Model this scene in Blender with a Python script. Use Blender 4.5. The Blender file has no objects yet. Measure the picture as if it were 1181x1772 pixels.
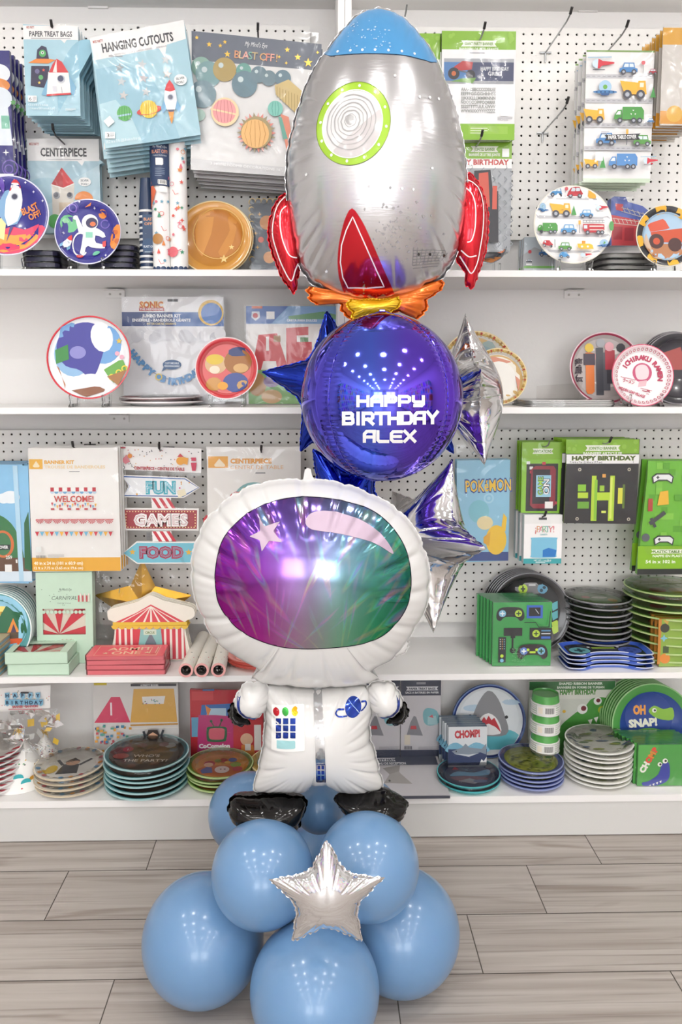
import bpy, bmesh, math, random
import numpy as np
from math import sin, cos, pi, radians, sqrt, exp, atan2
from mathutils import Vector, Matrix
from mathutils.geometry import delaunay_2d_cdt
random.seed(7)
SC = bpy.context.scene
COL = SC.collection
# ------------------------------------------------------------------ camera
F = 1400.0; CX = 577.5; CY = 784.0; PITCH = radians(5.5); YAW = radians(1.2); CAMH = 1.27
YF = 2.11      # front edge of the shelves
YB = 2.392     # face of the pegboard
Z1, Z2, Z3, Z4 = 1.5375, 1.2455, 0.4715, 0.115      # shelf tops
def ray(px, py):
    a = (px - CX) / F; b = -(py - CY) / F
    d = Vector((a, cos(PITCH) + b * sin(PITCH), -sin(PITCH) + b * cos(PITCH)))
    return Vector((d.x * cos(YAW) + d.y * sin(YAW), -d.x * sin(YAW) + d.y * cos(YAW), d.z))
def at(px, py, Y):
    d = ray(px, py); return Vector((0, 0, CAMH)) + d * (Y / d.y)
def atz(px, py, z):
    d = ray(px, py); return Vector((0, 0, CAMH)) + d * ((z - CAMH) / d.z)
def sc(px, py, Y):
    return Y / ray(px, py).y / F          # metres per pixel on the plane y = Y
cd = bpy.data.cameras.new('camera'); cam = bpy.data.objects.new('camera', cd); COL.objects.link(cam)
cam.location = (0, 0, CAMH)
cam.rotation_euler = (pi / 2 - PITCH, 0, -YAW)
cd.sensor_fit = 'VERTICAL'; cd.sensor_height = 36; cd.lens = F * 36 / 1772
cd.shift_x = (590.5 - CX) / 1772; cd.shift_y = (CY - 886) / 1772
cd.clip_start = 0.02; cd.clip_end = 60
SC.camera = cam
SC.view_settings.view_transform = 'Standard'; SC.view_settings.look = 'None'
SC.view_settings.exposure = .06; SC.view_settings.gamma = 1; SC.view_settings.use_curve_mapping = False
# ------------------------------------------------------------------ materials
MATS = {}
def lin(h):
    h = h.lstrip('#')
    v = [int(h[i:i + 2], 16) / 255 for i in (0, 2, 4)]
    return [c / 12.92 if c <= .04045 else ((c + .055) / 1.055) ** 2.4 for c in v] + [1.0]
def newmat(name):
    m = bpy.data.materials.new(name); m.use_nodes = True
    nt = m.node_tree
    b = nt.nodes['Principled BSDF']
    return m, nt, b
def N(nt, t, **kw):
    n = nt.nodes.new(t)
    for k, v in kw.items():
        if k.startswith('i_'):
            n.inputs[k[2:].replace('_', ' ')].default_value = v
        else: setattr(n, k, v)
    return n
def bump(nt, b, scale, strength, dist=.002, detail=2, tex='ShaderNodeTexNoise', stretch=None):
    tc = N(nt, 'ShaderNodeTexCoord'); n = N(nt, tex); n.inputs['Scale'].default_value = scale
    if 'Detail' in n.inputs: n.inputs['Detail'].default_value = detail
    src = tc.outputs['Object']
    if stretch:
        mp = N(nt, 'ShaderNodeMapping'); mp.inputs['Scale'].default_value = stretch
        nt.links.new(src, mp.inputs['Vector']); src = mp.outputs['Vector']
    nt.links.new(src, n.inputs['Vector'])
    bp = N(nt, 'ShaderNodeBump'); bp.inputs['Strength'].default_value = strength; bp.inputs['Distance'].default_value = dist
    nt.links.new(n.outputs[0] if tex == 'ShaderNodeTexNoise' else n.outputs[0], bp.inputs['Height'])
    nt.links.new(bp.outputs['Normal'], b.inputs['Normal'])
KIND = {'paper': (.5, 0, 0), 'card': (.35, 0, 0), 'gloss': (.22, 0, .3), 'plastic': (.3, 0, 0), 'matte': (.8, 0, 0),
        'foil': (.12, 1, 0), 'satin': (.3, 1, 0), 'mfoil': (.2, .6, .2), 'paint': (.4, 0, 0), 'vinyl': (.3, 0, .2), 'ink': (.35, 0, 0)}
def M(col, kind='paper'):
    key = (col, kind)
    if key in MATS: return MATS[key]
    m, nt, b = newmat(kind + '_' + col.strip('#'))
    r, me, coat = KIND[kind]
    # a faint mottling keeps every printed surface procedural
    b.inputs['Roughness'].default_value = r; b.inputs['Metallic'].default_value = me
    b.inputs['Coat Weight'].default_value = coat; b.inputs['Coat Roughness'].default_value = .08
    tc = N(nt, 'ShaderNodeTexCoord'); no = N(nt, 'ShaderNodeTexNoise'); no.inputs['Scale'].default_value = 35
    mx = N(nt, 'ShaderNodeMix', data_type='RGBA', blend_type='MIX'); c = lin(col)
    nt.links.new(tc.outputs['Object'], no.inputs['Vector'])
    mx.inputs[6].default_value = [min(1, x * 1.03) for x in c[:3]] + [1]
    mx.inputs[7].default_value = [x * .96 for x in c[:3]] + [1]
    nt.links.new(no.outputs[0], mx.inputs[0]); nt.links.new(mx.outputs[2], b.inputs['Base Color'])
    if kind in ('foil', 'mfoil'): bump(nt, b, 60, .12, .002)
    MATS[key] = m; return m
def clear_mat(name, tint, refl, rough, bscale=0, bstr=.5, bdist=.004):
    m = bpy.data.materials.new(name); m.use_nodes = True; nt = m.node_tree; nt.nodes.clear()
    o = N(nt, 'ShaderNodeOutputMaterial'); t = N(nt, 'ShaderNodeBsdfTransparent'); g = N(nt, 'ShaderNodeBsdfGlossy')
    t.inputs[0].default_value = (*tint, 1); g.inputs['Roughness'].default_value = rough
    fr = N(nt, 'ShaderNodeFresnel'); fr.inputs['IOR'].default_value = refl
    mx = N(nt, 'ShaderNodeMixShader')
    if bscale:
        tc = N(nt, 'ShaderNodeTexCoord'); no = N(nt, 'ShaderNodeTexNoise'); no.inputs['Scale'].default_value = bscale
        no.inputs['Detail'].default_value = 1.5; no.inputs['Distortion'].default_value = 1.2
        nt.links.new(tc.outputs['Object'], no.inputs['Vector'])
        bp = N(nt, 'ShaderNodeBump'); bp.inputs['Strength'].default_value = bstr; bp.inputs['Distance'].default_value = bdist
        nt.links.new(no.outputs[0], bp.inputs['Height']); nt.links.new(bp.outputs[0], g.inputs['Normal']); nt.links.new(bp.outputs[0], fr.inputs['Normal'])
    nt.links.new(fr.outputs[0], mx.inputs[0]); nt.links.new(t.outputs[0], mx.inputs[1]); nt.links.new(g.outputs[0], mx.inputs[2])
    nt.links.new(mx.outputs[0], o.inputs[0]); return m
FILM = clear_mat('clear_film', (.98, .98, .98), 1.45, .12, 11, .5, .010)
ACRYL = clear_mat('clear_acrylic', (.97, .98, .98), 1.5, .05)
SC.cycles.transparent_max_bounces = 32
# ------------------------------------------------------------------ mesh builder
class MB:
    def __init__(s): s.v = []; s.f = []; s.fm = []; s.mats = []
    def mi(s, m):
        if isinstance(m, str): m = M(m)
        if m not in s.mats: s.mats.append(m)
        return s.mats.index(m)
    def poly(s, pts, m):
        n = len(s.v); s.v += [tuple(p) for p in pts]; s.f.append(tuple(range(n, n + len(pts)))); s.fm.append(s.mi(m))
    def mesh(s, vs, fs, m):
        n = len(s.v); s.v += [tuple(p) for p in vs]; k = s.mi(m)
        for q in fs: s.f.append(tuple(n + i for i in q)); s.fm.append(k)
    def box(s, x0, x1, y0, y1, z0, z1, m):
        vs = [(x, y, z) for x in (x0, x1) for y in (y0, y1) for z in (z0, z1)]
        s.mesh(vs, [(0, 1, 3, 2), (4, 6, 7, 5), (0, 4, 5, 1), (2, 3, 7, 6), (0, 2, 6, 4), (1, 5, 7, 3)], m)
    def rbox(s, x0, x1, y0, y1, z0, z1, m, r=.003, ax='y'):
        # box with rounded outline in the plane across ax
        pts = []
        if ax == 'y': a0, a1, b0, b1 = x0, x1, z0, z1
        else: a0, a1, b0, b1 = x0, x1, y0, y1
        for (ca, cb, st) in ((a1 - r, b1 - r, 0), (a0 + r, b1 - r, 90), (a0 + r, b0 + r, 180), (a1 - r, b0 + r, 270)):
            for k in range(4):
                t = radians(st + 30 * k); pts.append((ca + r * cos(t), cb + r * sin(t)))
        s.prism(pts, y0 if ax == 'y' else z0, y1 if ax == 'y' else z1, m, ax)
    def prism(s, pts, d0, d1, m, ax='y', side=None):
        f = (lambda p, d: (p[0], d, p[1])) if ax == 'y' else ((lambda p, d: (p[0], p[1], d)) if ax == 'z' else (lambda p, d: (d, p[0], p[1])))
        n = len(pts)
        s.poly([f(p, d0) for p in pts], m); s.poly([f(p, d1) for p in reversed(pts)], m)
        for i in range(n):
            a, b = pts[i], pts[(i + 1) % n]
            s.poly([f(a, d0), f(a, d1), f(b, d1), f(b, d0)], side or m)
    def lathe(s, prof, n, mats, ax='y', cap=False):
        # prof: (r, h); ax y: disc faces -y (h is pushed along -y); ax z: h along z
        base = len(s.v)
        for r, h in prof:
            for k in range(n):
                t = 2 * pi * k / n
                s.v.append((r * cos(t), -h, r * sin(t)) if ax == 'y' else (r * cos(t), r * sin(t), h))
        for i in range(len(prof) - 1):
            m = s.mi(mats[i] if isinstance(mats, (list, tuple)) else mats)
            for k in range(n):
                q = [base + i * n + k, base + i * n + (k + 1) % n, base + (i + 1) * n + (k + 1) % n, base + (i + 1) * n + k]
                s.f.append(tuple(q)); s.fm.append(m)
    def tube(s, path, r, m, n=8, cap=True):
        path = [Vector(p) for p in path]; base = len(s.v); k = s.mi(m); up = Vector((0, 0, 1))
        rs = r if isinstance(r, (list, tuple)) else [r] * len(path)
        u = None
        for i, p in enumerate(path):
            t = (path[min(i + 1, len(path) - 1)] - path[max(i - 1, 0)]).normalized()
            if u is None: u = t.orthogonal().normalized()
            u = (u - t * u.dot(t)).normalized(); w = t.cross(u)
            for j in range(n):
                a = 2 * pi * j / n; s.v.append(tuple(p + (u * cos(a) + w * sin(a)) * rs[i]))
        for i in range(len(path) - 1):
            for j in range(n):
                s.f.append((base + i * n + j, base + i * n + (j + 1) % n, base + (i + 1) * n + (j + 1) % n, base + (i + 1) * n + j)); s.fm.append(k)
        if cap:
            s.f.append(tuple(base + j for j in range(n))[::-1]); s.fm.append(k)
            e = base + (len(path) - 1) * n; s.f.append(tuple(e + j for j in range(n))); s.fm.append(k)
    def xf(s, mat):
        s.v = [tuple(mat @ Vector(p)) for p in s.v]
    def build(s, name, parent=None, smooth=False, fix=True, loc=None, rot=None):
        me = bpy.data.meshes.new(name); me.from_pydata(s.v, [], s.f)
        for m in s.mats: me.materials.append(m)
        if s.fm: me.polygons.foreach_set('material_index', s.fm)
        if fix:
            bm = bmesh.new(); bm.from_mesh(me)
            bmesh.ops.remove_doubles(bm, verts=bm.verts, dist=1e-6); bmesh.ops.recalc_face_normals(bm, faces=bm.faces)
            bm.to_mesh(me); bm.free()
        if smooth:
            me.polygons.foreach_set('use_smooth', [True] * len(me.polygons))
            try: me.set_sharp_from_angle(angle=radians(smooth if smooth is not True else 45))
            except Exception: pass
        me.update()
        o = bpy.data.objects.new(name, me); COL.objects.link(o)
        if parent: o.parent = parent
        if loc is not None: o.location = loc
        if rot is not None: o.rotation_euler = rot
        return o
def tag(o, label, cat, group=None):
    o['label'] = label; o['category'] = cat
    if group: o['group'] = group
    return o
def thing(name, label, cat, loc=(0, 0, 0), rot=(0, 0, 0), group=None):
    o = bpy.data.objects.new(name, None); COL.objects.link(o); o.empty_display_size = .05
    o.location = loc; o.rotation_euler = rot
    return tag(o, label, cat, group)
def struct(o): o['kind'] = 'structure'; return o
def dup(root, loc, rot=None, label=None, skip=()):
    r = root.copy(); COL.objects.link(r); r.location = loc
    if rot is not None: r.rotation_euler = rot
    if label: r['label'] = label
    for ch in list(root.children):
        if ch.name.split('.')[0] in skip: continue
        c = ch.copy(); COL.objects.link(c); c.parent = r
        for g in list(ch.children):
            d = g.copy(); COL.objects.link(d); d.parent = c
    return r
ORD = ['topmost', 'second', 'third', 'fourth', 'fifth', 'sixth', 'seventh', 'eighth', 'ninth', 'tenth', 'eleventh', 'twelfth', 'thirteenth']
def olab(i, n, base, way='top'):
    if way == 'top': return ('topmost ' + base) if i == 0 else (('lowest ' + base) if i == n - 1 else base + ', ' + ORD[i] + ' from top')
    return ('frontmost ' + base) if i == 0 else (('rearmost ' + base) if i == n - 1 else base + ', ' + ORD[i] + ' from front')
# ------------------------------------------------------------------ text and flat art
TXT = {}
def text_mesh(t, bold=.0):
    k = (t, bold)
    if k not in TXT:
        c = bpy.data.curves.new('t', 'FONT'); c.body = t; c.resolution_u = 2; c.offset = bold
        o = bpy.data.objects.new('t', c); COL.objects.link(o)
        dg = bpy.context.evaluated_depsgraph_get(); ev = o.evaluated_get(dg); me = ev.to_mesh()
        vs = [(v.co.x, v.co.y) for v in me.vertices]; fs = [tuple(p.vertices) for p in me.polygons]
        ev.to_mesh_clear(); bpy.data.objects.remove(o); bpy.data.curves.remove(c)
        xs = [v[0] for v in vs] or [0, 1]; x0, x1 = min(xs), max(xs)
        TXT[k] = (vs, fs, x0, x1)
    return TXT[k]
CAP = .73
class Art:
    """flat print: shapes in photo pixels (y down), stacked in thin layers"""
    def __init__(s, cx=0, cy=0): s.cx = cx; s.cy = cy; s.it = []
    def poly(s, pts, c, k='ink'): s.it.append((list(pts), [tuple(range(len(pts)))], c, k)); return s
    def rect(s, x0, y0, x1, y1, c, k='ink'): return s.poly([(x0, y0), (x1, y0), (x1, y1), (x0, y1)], c, k)
    def ell(s, x, y, rx, ry, c, n=28, rot=0, a0=0, a1=360, k='ink'):
        full = a1 - a0 >= 360; m = n if full else n + 1; ca, sa = cos(radians(rot)), sin(radians(rot)); p = []
        for i in range(m):
            t = radians(a0 + (a1 - a0) * i / n); u, v = rx * cos(t), ry * sin(t)
            p.append((x + u * ca - v * sa, y + u * sa + v * ca))
        return s.poly(p, c, k)
    def circ(s, x, y, r, c, n=24, **kw): return s.ell(x, y, r, r, c, n, **kw)
    def ring(s, x, y, r0, r1, c, n=36, ry=None, rot=0, a0=0, a1=360, k='ink'):
        f = (ry or r1) / r1; vs = []; fs = []; ca, sa = cos(radians(rot)), sin(radians(rot))
        for i in range(n + 1):
            t = radians(a0 + (a1 - a0) * i / n)
            for r in (r0, r1):
                u, v = r * cos(t), r * f * sin(t); vs.append((x + u * ca - v * sa, y + u * sa + v * ca))
        for i in range(n): fs.append((2 * i, 2 * i + 1, 2 * i + 3, 2 * i + 2))
        s.it.append((vs, fs, c, k)); return s
    def star(s, x, y, R, c, r=None, n=5, rot=0, k='ink'):
        r = r or R * .42; p = []
        for i in range(2 * n):
            t = radians(rot - 90 + 180 * i / n); q = R if i % 2 == 0 else r; p.append((x + q * cos(t), y + q * sin(t)))
        return s.poly(p, c, k)
    def line(s, pts, w, c, k='ink', closed=False):
        pts = [Vector(p) for p in pts]; n = len(pts); vs = []; fs = []
        for i, p in enumerate(pts):
            a = pts[(i - 1) % n] if closed or i > 0 else p; b = pts[(i + 1) % n] if closed or i < n - 1 else p
            d = (b - a); d = d.normalized() if d.length > 1e-9 else Vector((1, 0)); q = Vector((-d.y, d.x)) * w / 2
            if 0 < i < n - 1 or closed:
                d1 = (p - a).normalized(); cc = max(.5, abs(Vector((-d1.y, d1.x)).dot(Vector((-d.y, d.x))))); q /= cc
            vs += [tuple(p + q), tuple(p - q)]
        for i in range(n if closed else n - 1):
            j = (i + 1) % n; fs.append((2 * i, 2 * i + 1, 2 * j + 1, 2 * j))
        s.it.append((vs, fs, c, k)); return s
    def text(s, t, x, y, h, c, w=None, al='l', bold=.0, rot=0, k='ink', sk=0):
        """baseline-left / centre / right at (x, y); h = cap height in px; w fits the width"""
        vs, fs, x0, x1 = text_mesh(t, bold); g = h / CAP; W = (x1 - x0) * g; fx = (w / W) if w and W else 1.0; W *= fx
        o = {'l': 0, 'c': -W / 2, 'r': -W}[al]; ca, sa = cos(radians(rot)), sin(radians(rot)); out = []
        for vx, vy in vs:
            u = (vx - x0) * g * fx + o + vy * g * sk; v = -vy * g; out.append((x + u * ca - v * sa, y + u * sa + v * ca))
        s.it.append((out, fs, c, k)); return s
    def arct(s, t, x, y, R, a0, a1, h, c, bold=.02, inside=False):
        """letters set along a circle from a0 to a1 degrees (0 = right, 90 = down)"""
        n = len(t)
        for i, ch in enumerate(t):
            if ch == ' ': continue
            a = a0 + (a1 - a0) * (i + .5) / n; u, v = x + R * cos(radians(a)), y + R * sin(radians(a))
            s.text(ch, u, v, h, c, al='c', bold=bold, rot=a + (90 if not inside else -90))
        return s
    def greek(s, x, y, w, h, c, rows=3, gap=None):
        gap = gap or h * 1.6
        for i in range(rows): s.rect(x, y + i * gap, x + w * (1 if i < rows - 1 else .7), y + i * gap + h, c)
        return s
    def put(s, mb, scale, y=-.0004, eps=.00012, zf=None, ox=0, oz=0):
        for i, (vs, fs, c, k) in enumerate(s.it):
            yy = y - eps * i; out = []
            for (u, v) in vs:
                X, Z = ox + (u - s.cx) * scale, oz - (v - s.cy) * scale
                out.append((X, yy - (zf(X, Z) if zf else 0), Z))
            mb.mesh(out, fs, M(c, k) if isinstance(c, str) else c)
def inside(pt, poly):
    x, y = pt; r = False; j = len(poly) - 1
    for i in range(len(poly)):
        xi, yi = poly[i]; xj, yj = poly[j]
        if (yi > y) != (yj > y) and x < (xj - xi) * (y - yi) / (yj - yi) + xi: r = not r
        j = i
    return r
def catmull(p, k=6, closed=True):
    n = len(p); out = []
    for i in range(n if closed else n - 1):
        g = lambda j: p[j % n] if closed else p[max(0, min(n - 1, j))]
        a, b, c, d = g(i - 1), g(i), g(i + 1), g(i + 2)
        for q in range(k):
            t = q / k; t2 = t * t; t3 = t2 * t
            out.append(tuple(.5 * (2 * b[m] + (c[m] - a[m]) * t + (2 * a[m] - 5 * b[m] + 4 * c[m] - d[m]) * t2 + (3 * b[m] - a[m] - 3 * c[m] + d[m]) * t3) for m in (0, 1)))
    if not closed: out.append(tuple(p[-1]))
    return out
def resample(p, n):
    p = np.array(list(p) + [p[0]]); d = np.r_[0, np.cumsum(np.hypot(*np.diff(p, axis=0).T))]
    t = np.linspace(0, d[-1], n, endpoint=False)
    return np.c_[np.interp(t, d, p[:, 0]), np.interp(t, d, p[:, 1])]
# ================================================================== the shop itself
Z1, Z2, Z3, Z4 = (at(577, y, YF).z for y in (467, 705, 1168, 1381))
TH = .0165
def white_paint(name, col='#efedeb', rough=.45, bs=0, bst=.1):
    m, nt, b = newmat(name); b.inputs['Base Color'].default_value = lin(col); b.inputs['Roughness'].default_value = rough
    if bs: bump(nt, b, bs, bst, .004, 4)
    return m
WHITE = white_paint('white_melamine', '#f0eeec', .35, 30, .02)
KICK = white_paint('pale_grey_board', '#d3d2cf', .45, 20, .03)
WALLW = white_paint('white_wall_paint', '#efedeb', .6, 45, .35)
CEIL = white_paint('ceiling_paint', '#f2f1ef', .8)
HOLE_DARK = white_paint('dark_hole_backing', '#3a332c', .8)
def peg_mat():
    m = bpy.data.materials.new('pegboard'); m.use_nodes = True; nt = m.node_tree; b = nt.nodes['Principled BSDF']; o = nt.nodes['Material Output']
    b.inputs['Base Color'].default_value = lin('#efede9'); b.inputs['Roughness'].default_value = .45
    tc = N(nt, 'ShaderNodeTexCoord'); sx = N(nt, 'ShaderNodeSeparateXYZ'); nt.links.new(tc.outputs['Object'], sx.inputs[0])
    def wrap(sock):
        a = N(nt, 'ShaderNodeMath', operation='DIVIDE'); a.inputs[1].default_value = .0254; nt.links.new(sock, a.inputs[0])
        r = N(nt, 'ShaderNodeMath', operation='ADD'); r.inputs[1].default_value = .5; nt.links.new(a.outputs[0], r.inputs[0])
        f = N(nt, 'ShaderNodeMath', operation='FLOORED_MODULO'); f.inputs[1].default_value = 1; nt.links.new(r.outputs[0], f.inputs[0])
        q = N(nt, 'ShaderNodeMath', operation='SUBTRACT'); q.inputs[1].default_value = .5; nt.links.new(f.outputs[0], q.inputs[0])
        p = N(nt, 'ShaderNodeMath', operation='POWER'); p.inputs[1].default_value = 2; nt.links.new(q.outputs[0], p.inputs[0]); return p
    s = N(nt, 'ShaderNodeMath', operation='ADD'); nt.links.new(wrap(sx.outputs['X']).outputs[0], s.inputs[0]); nt.links.new(wrap(sx.outputs['Z']).outputs[0], s.inputs[1])
    lt = N(nt, 'ShaderNodeMath', operation='LESS_THAN'); lt.inputs[1].default_value = .128 ** 2; nt.links.new(s.outputs[0], lt.inputs[0])
    t = N(nt, 'ShaderNodeBsdfTransparent'); mx = N(nt, 'ShaderNodeMixShader')
    nt.links.new(lt.outputs[0], mx.inputs[0]); nt.links.new(b.outputs[0], mx.inputs[1]); nt.links.new(t.outputs[0], mx.inputs[2]); nt.links.new(mx.outputs[0], o.inputs[0])
    return m
PEG = peg_mat()
def wood_mat():
    m, nt, b = newmat('grey_wood_tile'); b.inputs['Roughness'].default_value = .42
    at_ = N(nt, 'ShaderNodeAttribute', attribute_name='plank'); tc = N(nt, 'ShaderNodeTexCoord')
    ad = N(nt, 'ShaderNodeVectorMath', operation='ADD'); nt.links.new(tc.outputs['Object'], ad.inputs[0]); nt.links.new(at_.outputs['Color'], ad.inputs[1])
    sc_ = N(nt, 'ShaderNodeVectorMath', operation='SCALE'); sc_.inputs['Scale'].default_value = 9; nt.links.new(at_.outputs['Color'], sc_.inputs[0]); nt.links.new(sc_.outputs[0], ad.inputs[1])
    def noise(scl, st, det, dis):
        mp = N(nt, 'ShaderNodeMapping'); mp.inputs['Scale'].default_value = st; nt.links.new(ad.outputs[0], mp.inputs['Vector'])
        n = N(nt, 'ShaderNodeTexNoise'); n.inputs['Scale'].default_value = scl; n.inputs['Detail'].default_value = det; n.inputs['Distortion'].default_value = dis
        nt.links.new(mp.outputs[0], n.inputs['Vector']); return n
    n1 = noise(4, (.35, 9, 1), 6, .5); n2 = noise(9, (.22, 12, 1), 5, .3); n3 = noise(2.4, (.8, 6, 1), 3, 1.2)
    r1 = N(nt, 'ShaderNodeValToRGB'); e = r1.color_ramp.elements
    e[0].position = .28; e[0].color = lin('#a1978f'); e[1].position = .62; e[1].color = lin('#bbb3ac')
    nt.links.new(n1.outputs[0], r1.inputs[0])
    r2 = N(nt, 'ShaderNodeValToRGB'); e = r2.color_ramp.elements
    e[0].position = .30; e[0].color = lin('#8d837b'); e[1].position = .46; e[1].color = (1, 1, 1, 1)
    nt.links.new(n2.outputs[0], r2.inputs[0])
    mx = N(nt, 'ShaderNodeMix', data_type='RGBA', blend_type='MULTIPLY'); mx.inputs[0].default_value = .45
    nt.links.new(r1.outputs[0], mx.inputs[6]); nt.links.new(r2.outputs[0], mx.inputs[7])
    r3 = N(nt, 'ShaderNodeValToRGB'); e = r3.color_ramp.elements
    e[0].position = .28; e[0].color = lin('#c4bab2'); e[1].position = .42; e[1].color = (1, 1, 1, 1); nt.links.new(n3.outputs[0], r3.inputs[0])
    m2 = N(nt, 'ShaderNodeMix', data_type='RGBA', blend_type='MULTIPLY'); m2.inputs[0].default_value = .6
    nt.links.new(mx.outputs[2], m2.inputs[6]); nt.links.new(r3.outputs[0], m2.inputs[7])
    nt.links.new(m2.outputs[2], b.inputs['Base Color'])
    bp = N(nt, 'ShaderNodeBump'); bp.inputs['Strength'].default_value = .12; bp.inputs['Distance'].default_value = .002
    nt.links.new(n2.outputs[0], bp.inputs['Height']); nt.links.new(bp.outputs[0], b.inputs['Normal'])
    return m
WOOD = wood_mat(); GROUT = white_paint('grout', '#6a645e', .9)
RX0, RX1, RY0, RZ = -2.9, 2.9, -7.0, 2.95
def make_floor():
    mb = MB(); cols = []; w = .19; rows = []
    y = YF + .02; edges = [y, 1.983, 1.793]
    while edges[-1] > RY0: edges.append(edges[-1] - w)
    joints = [-.442, -.64, .353, .163, -.31, -.05, -.2, .1]
    rnd = random.Random(3)
    for i in range(len(edges) - 1):
        y1, y0 = edges[i], edges[i + 1]; L = .592
        j = joints[i % 8]; x = j - L * math.ceil((j - RX0) / L)
        while x < RX1:
            a, b_ = max(x, RX0), min(x + L, RX1)
            if b_ > a:
                g = .0012
                mb.poly([(a + g, y0 + g, 0), (b_ - g, y0 + g, 0), (b_ - g, y1 - g, 0), (a + g, y1 - g, 0)], WOOD)
                cols.append((rnd.random(), rnd.random(), rnd.random(), 1))
            x += L
    n = len(mb.f)
    mb.poly([(RX0, RY0, -.0015), (RX1, RY0, -.0015), (RX1, YB + .1, -.0015), (RX0, YB + .1, -.0015)], GROUT); cols.append((0, 0, 0, 1))
    o = mb.build('floor', fix=False); a = o.data.color_attributes.new('plank', 'FLOAT_COLOR', 'CORNER')
    for p in o.data.polygons:
        for li in p.loop_indices: a.data[li].color = cols[p.index]
    struct(o)
make_floor()
YW = YB + .030
mb = MB(); mb.box(RX0, RX1, YW, YW + .1, 0, RZ, WALLW); struct(mb.build('wall_back'))
mb = MB(); mb.box(RX0, RX1, RY0, YW + .1, RZ, RZ + .05, CEIL); struct(mb.build('ceiling'))
# the rest of the shop behind the photographer: stocked side walls and a bright shop window
def stock_mat():
    m, nt, b = newmat('stocked_shelves'); tc = N(nt, 'ShaderNodeTexCoord'); mp = N(nt, 'ShaderNodeMapping'); mp.inputs['Rotation'].default_value = (0, 0, 0)
    sx = N(nt, 'ShaderNodeSeparateXYZ'); cb = N(nt, 'ShaderNodeCombineXYZ'); nt.links.new(tc.outputs['Object'], sx.inputs[0])
    nt.links.new(sx.outputs['Y'], cb.inputs[0]); nt.links.new(sx.outputs['Z'], cb.inputs[1])
    bt = N(nt, 'ShaderNodeTexBrick'); bt.inputs['Scale'].default_value = 1; bt.inputs['Brick Width'].default_value = .22; bt.inputs['Row Height'].default_value = .36
    bt.inputs['Mortar Size'].default_value = .035; bt.inputs['Mortar'].default_value = lin('#e8e6e4'); bt.inputs['Color1'].default_value = (0, 0, 0, 1); bt.inputs['Color2'].default_value = (1, 1, 1, 1)
    nt.links.new(cb.outputs[0], bt.inputs['Vector'])
    vo = N(nt, 'ShaderNodeTexVoronoi'); vo.inputs['Scale'].default_value = 5; nt.links.new(cb.outputs[0], vo.inputs['Vector'])
    mx = N(nt, 'ShaderNodeMix', data_type='RGBA'); nt.links.new(bt.outputs['Fac'], mx.inputs[0]); nt.links.new(vo.outputs['Color'], mx.inputs[6]); mx.inputs[7].default_value = lin('#e8e6e4')
    nt.links.new(mx.outputs[2], b.inputs['Base Color']); return m
STOCK = stock_mat()
for nm, x in (('wall_left', RX0), ('wall_right', RX1)):
    mb = MB(); s = -1 if x < 0 else 1
    mb.box(min(x, x + .1 * s), max(x, x + .1 * s), RY0, YW + .1, 0, RZ, WALLW)
    x2 = x - s * .45
    mb.box(min(x2, x), max(x2, x), -5.2, .6, .1, 2.1, STOCK); struct(mb.build(nm))
def emit(name, col, st):
    m = bpy.data.materials.new(name); m.use_nodes = True; nt = m.node_tree; nt.nodes.clear()
    o = N(nt, 'ShaderNodeOutputMaterial'); e = N(nt, 'ShaderNodeEmission'); e.inputs[0].default_value = (*col, 1); e.inputs[1].default_value = st
    nt.links.new(e.outputs[0], o.inputs[0]); return m
mb = MB(); mb.box(RX0, RX1, RY0 - .1, RY0, 0, RZ, WALLW); struct(mb.build('wall_front'))
DAY = emit('daylight', (.96, .98, 1), 8)
for k, (x0, x1) in enumerate(((-2.25, -.45), (.35, 2.25))): mb = MB(); mb.box(x0, x1, RY0 + .01, RY0 + .02, .5, 2.5, DAY); struct(mb.build('window_%d' % (k + 1)))
mb = MB()
for x in (-2.23, -1.35, -.45, .35, 1.3, 2.23): mb.box(x - .03, x + .03, RY0 + .005, RY0 + .06, .47, 2.53, '#777a7d')
for z in (.47, 2.53): mb.box(-2.26, 2.26, RY0 + .005, RY0 + .06, z - .03, z + .03, '#777a7d')
struct(mb.build('trim_1'))
# ceiling downlights: rows of round recessed lamps
LAMP = (1.0, .98, .955)
lm = emit('lamp_face', LAMP, 30)
def lamp_light(x, y, w, size=.16):
    d = bpy.data.lights.new('downlight', 'AREA'); d.shape = 'DISK'; d.size = size; d.energy = w; d.color = LAMP
    o = bpy.data.objects.new('downlight_bulb', d); COL.objects.link(o); o.location = (x, y, RZ - .02); return o
LW = 5.6
for x in (-2.0, -.95, .95, 2.0):
    for k in range(8):
        lamp_light(x, .95 - k * 1.0, LW)
for y in (.55, -.6, -2.2): lamp_light(.1, y, LW, .22)
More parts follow.
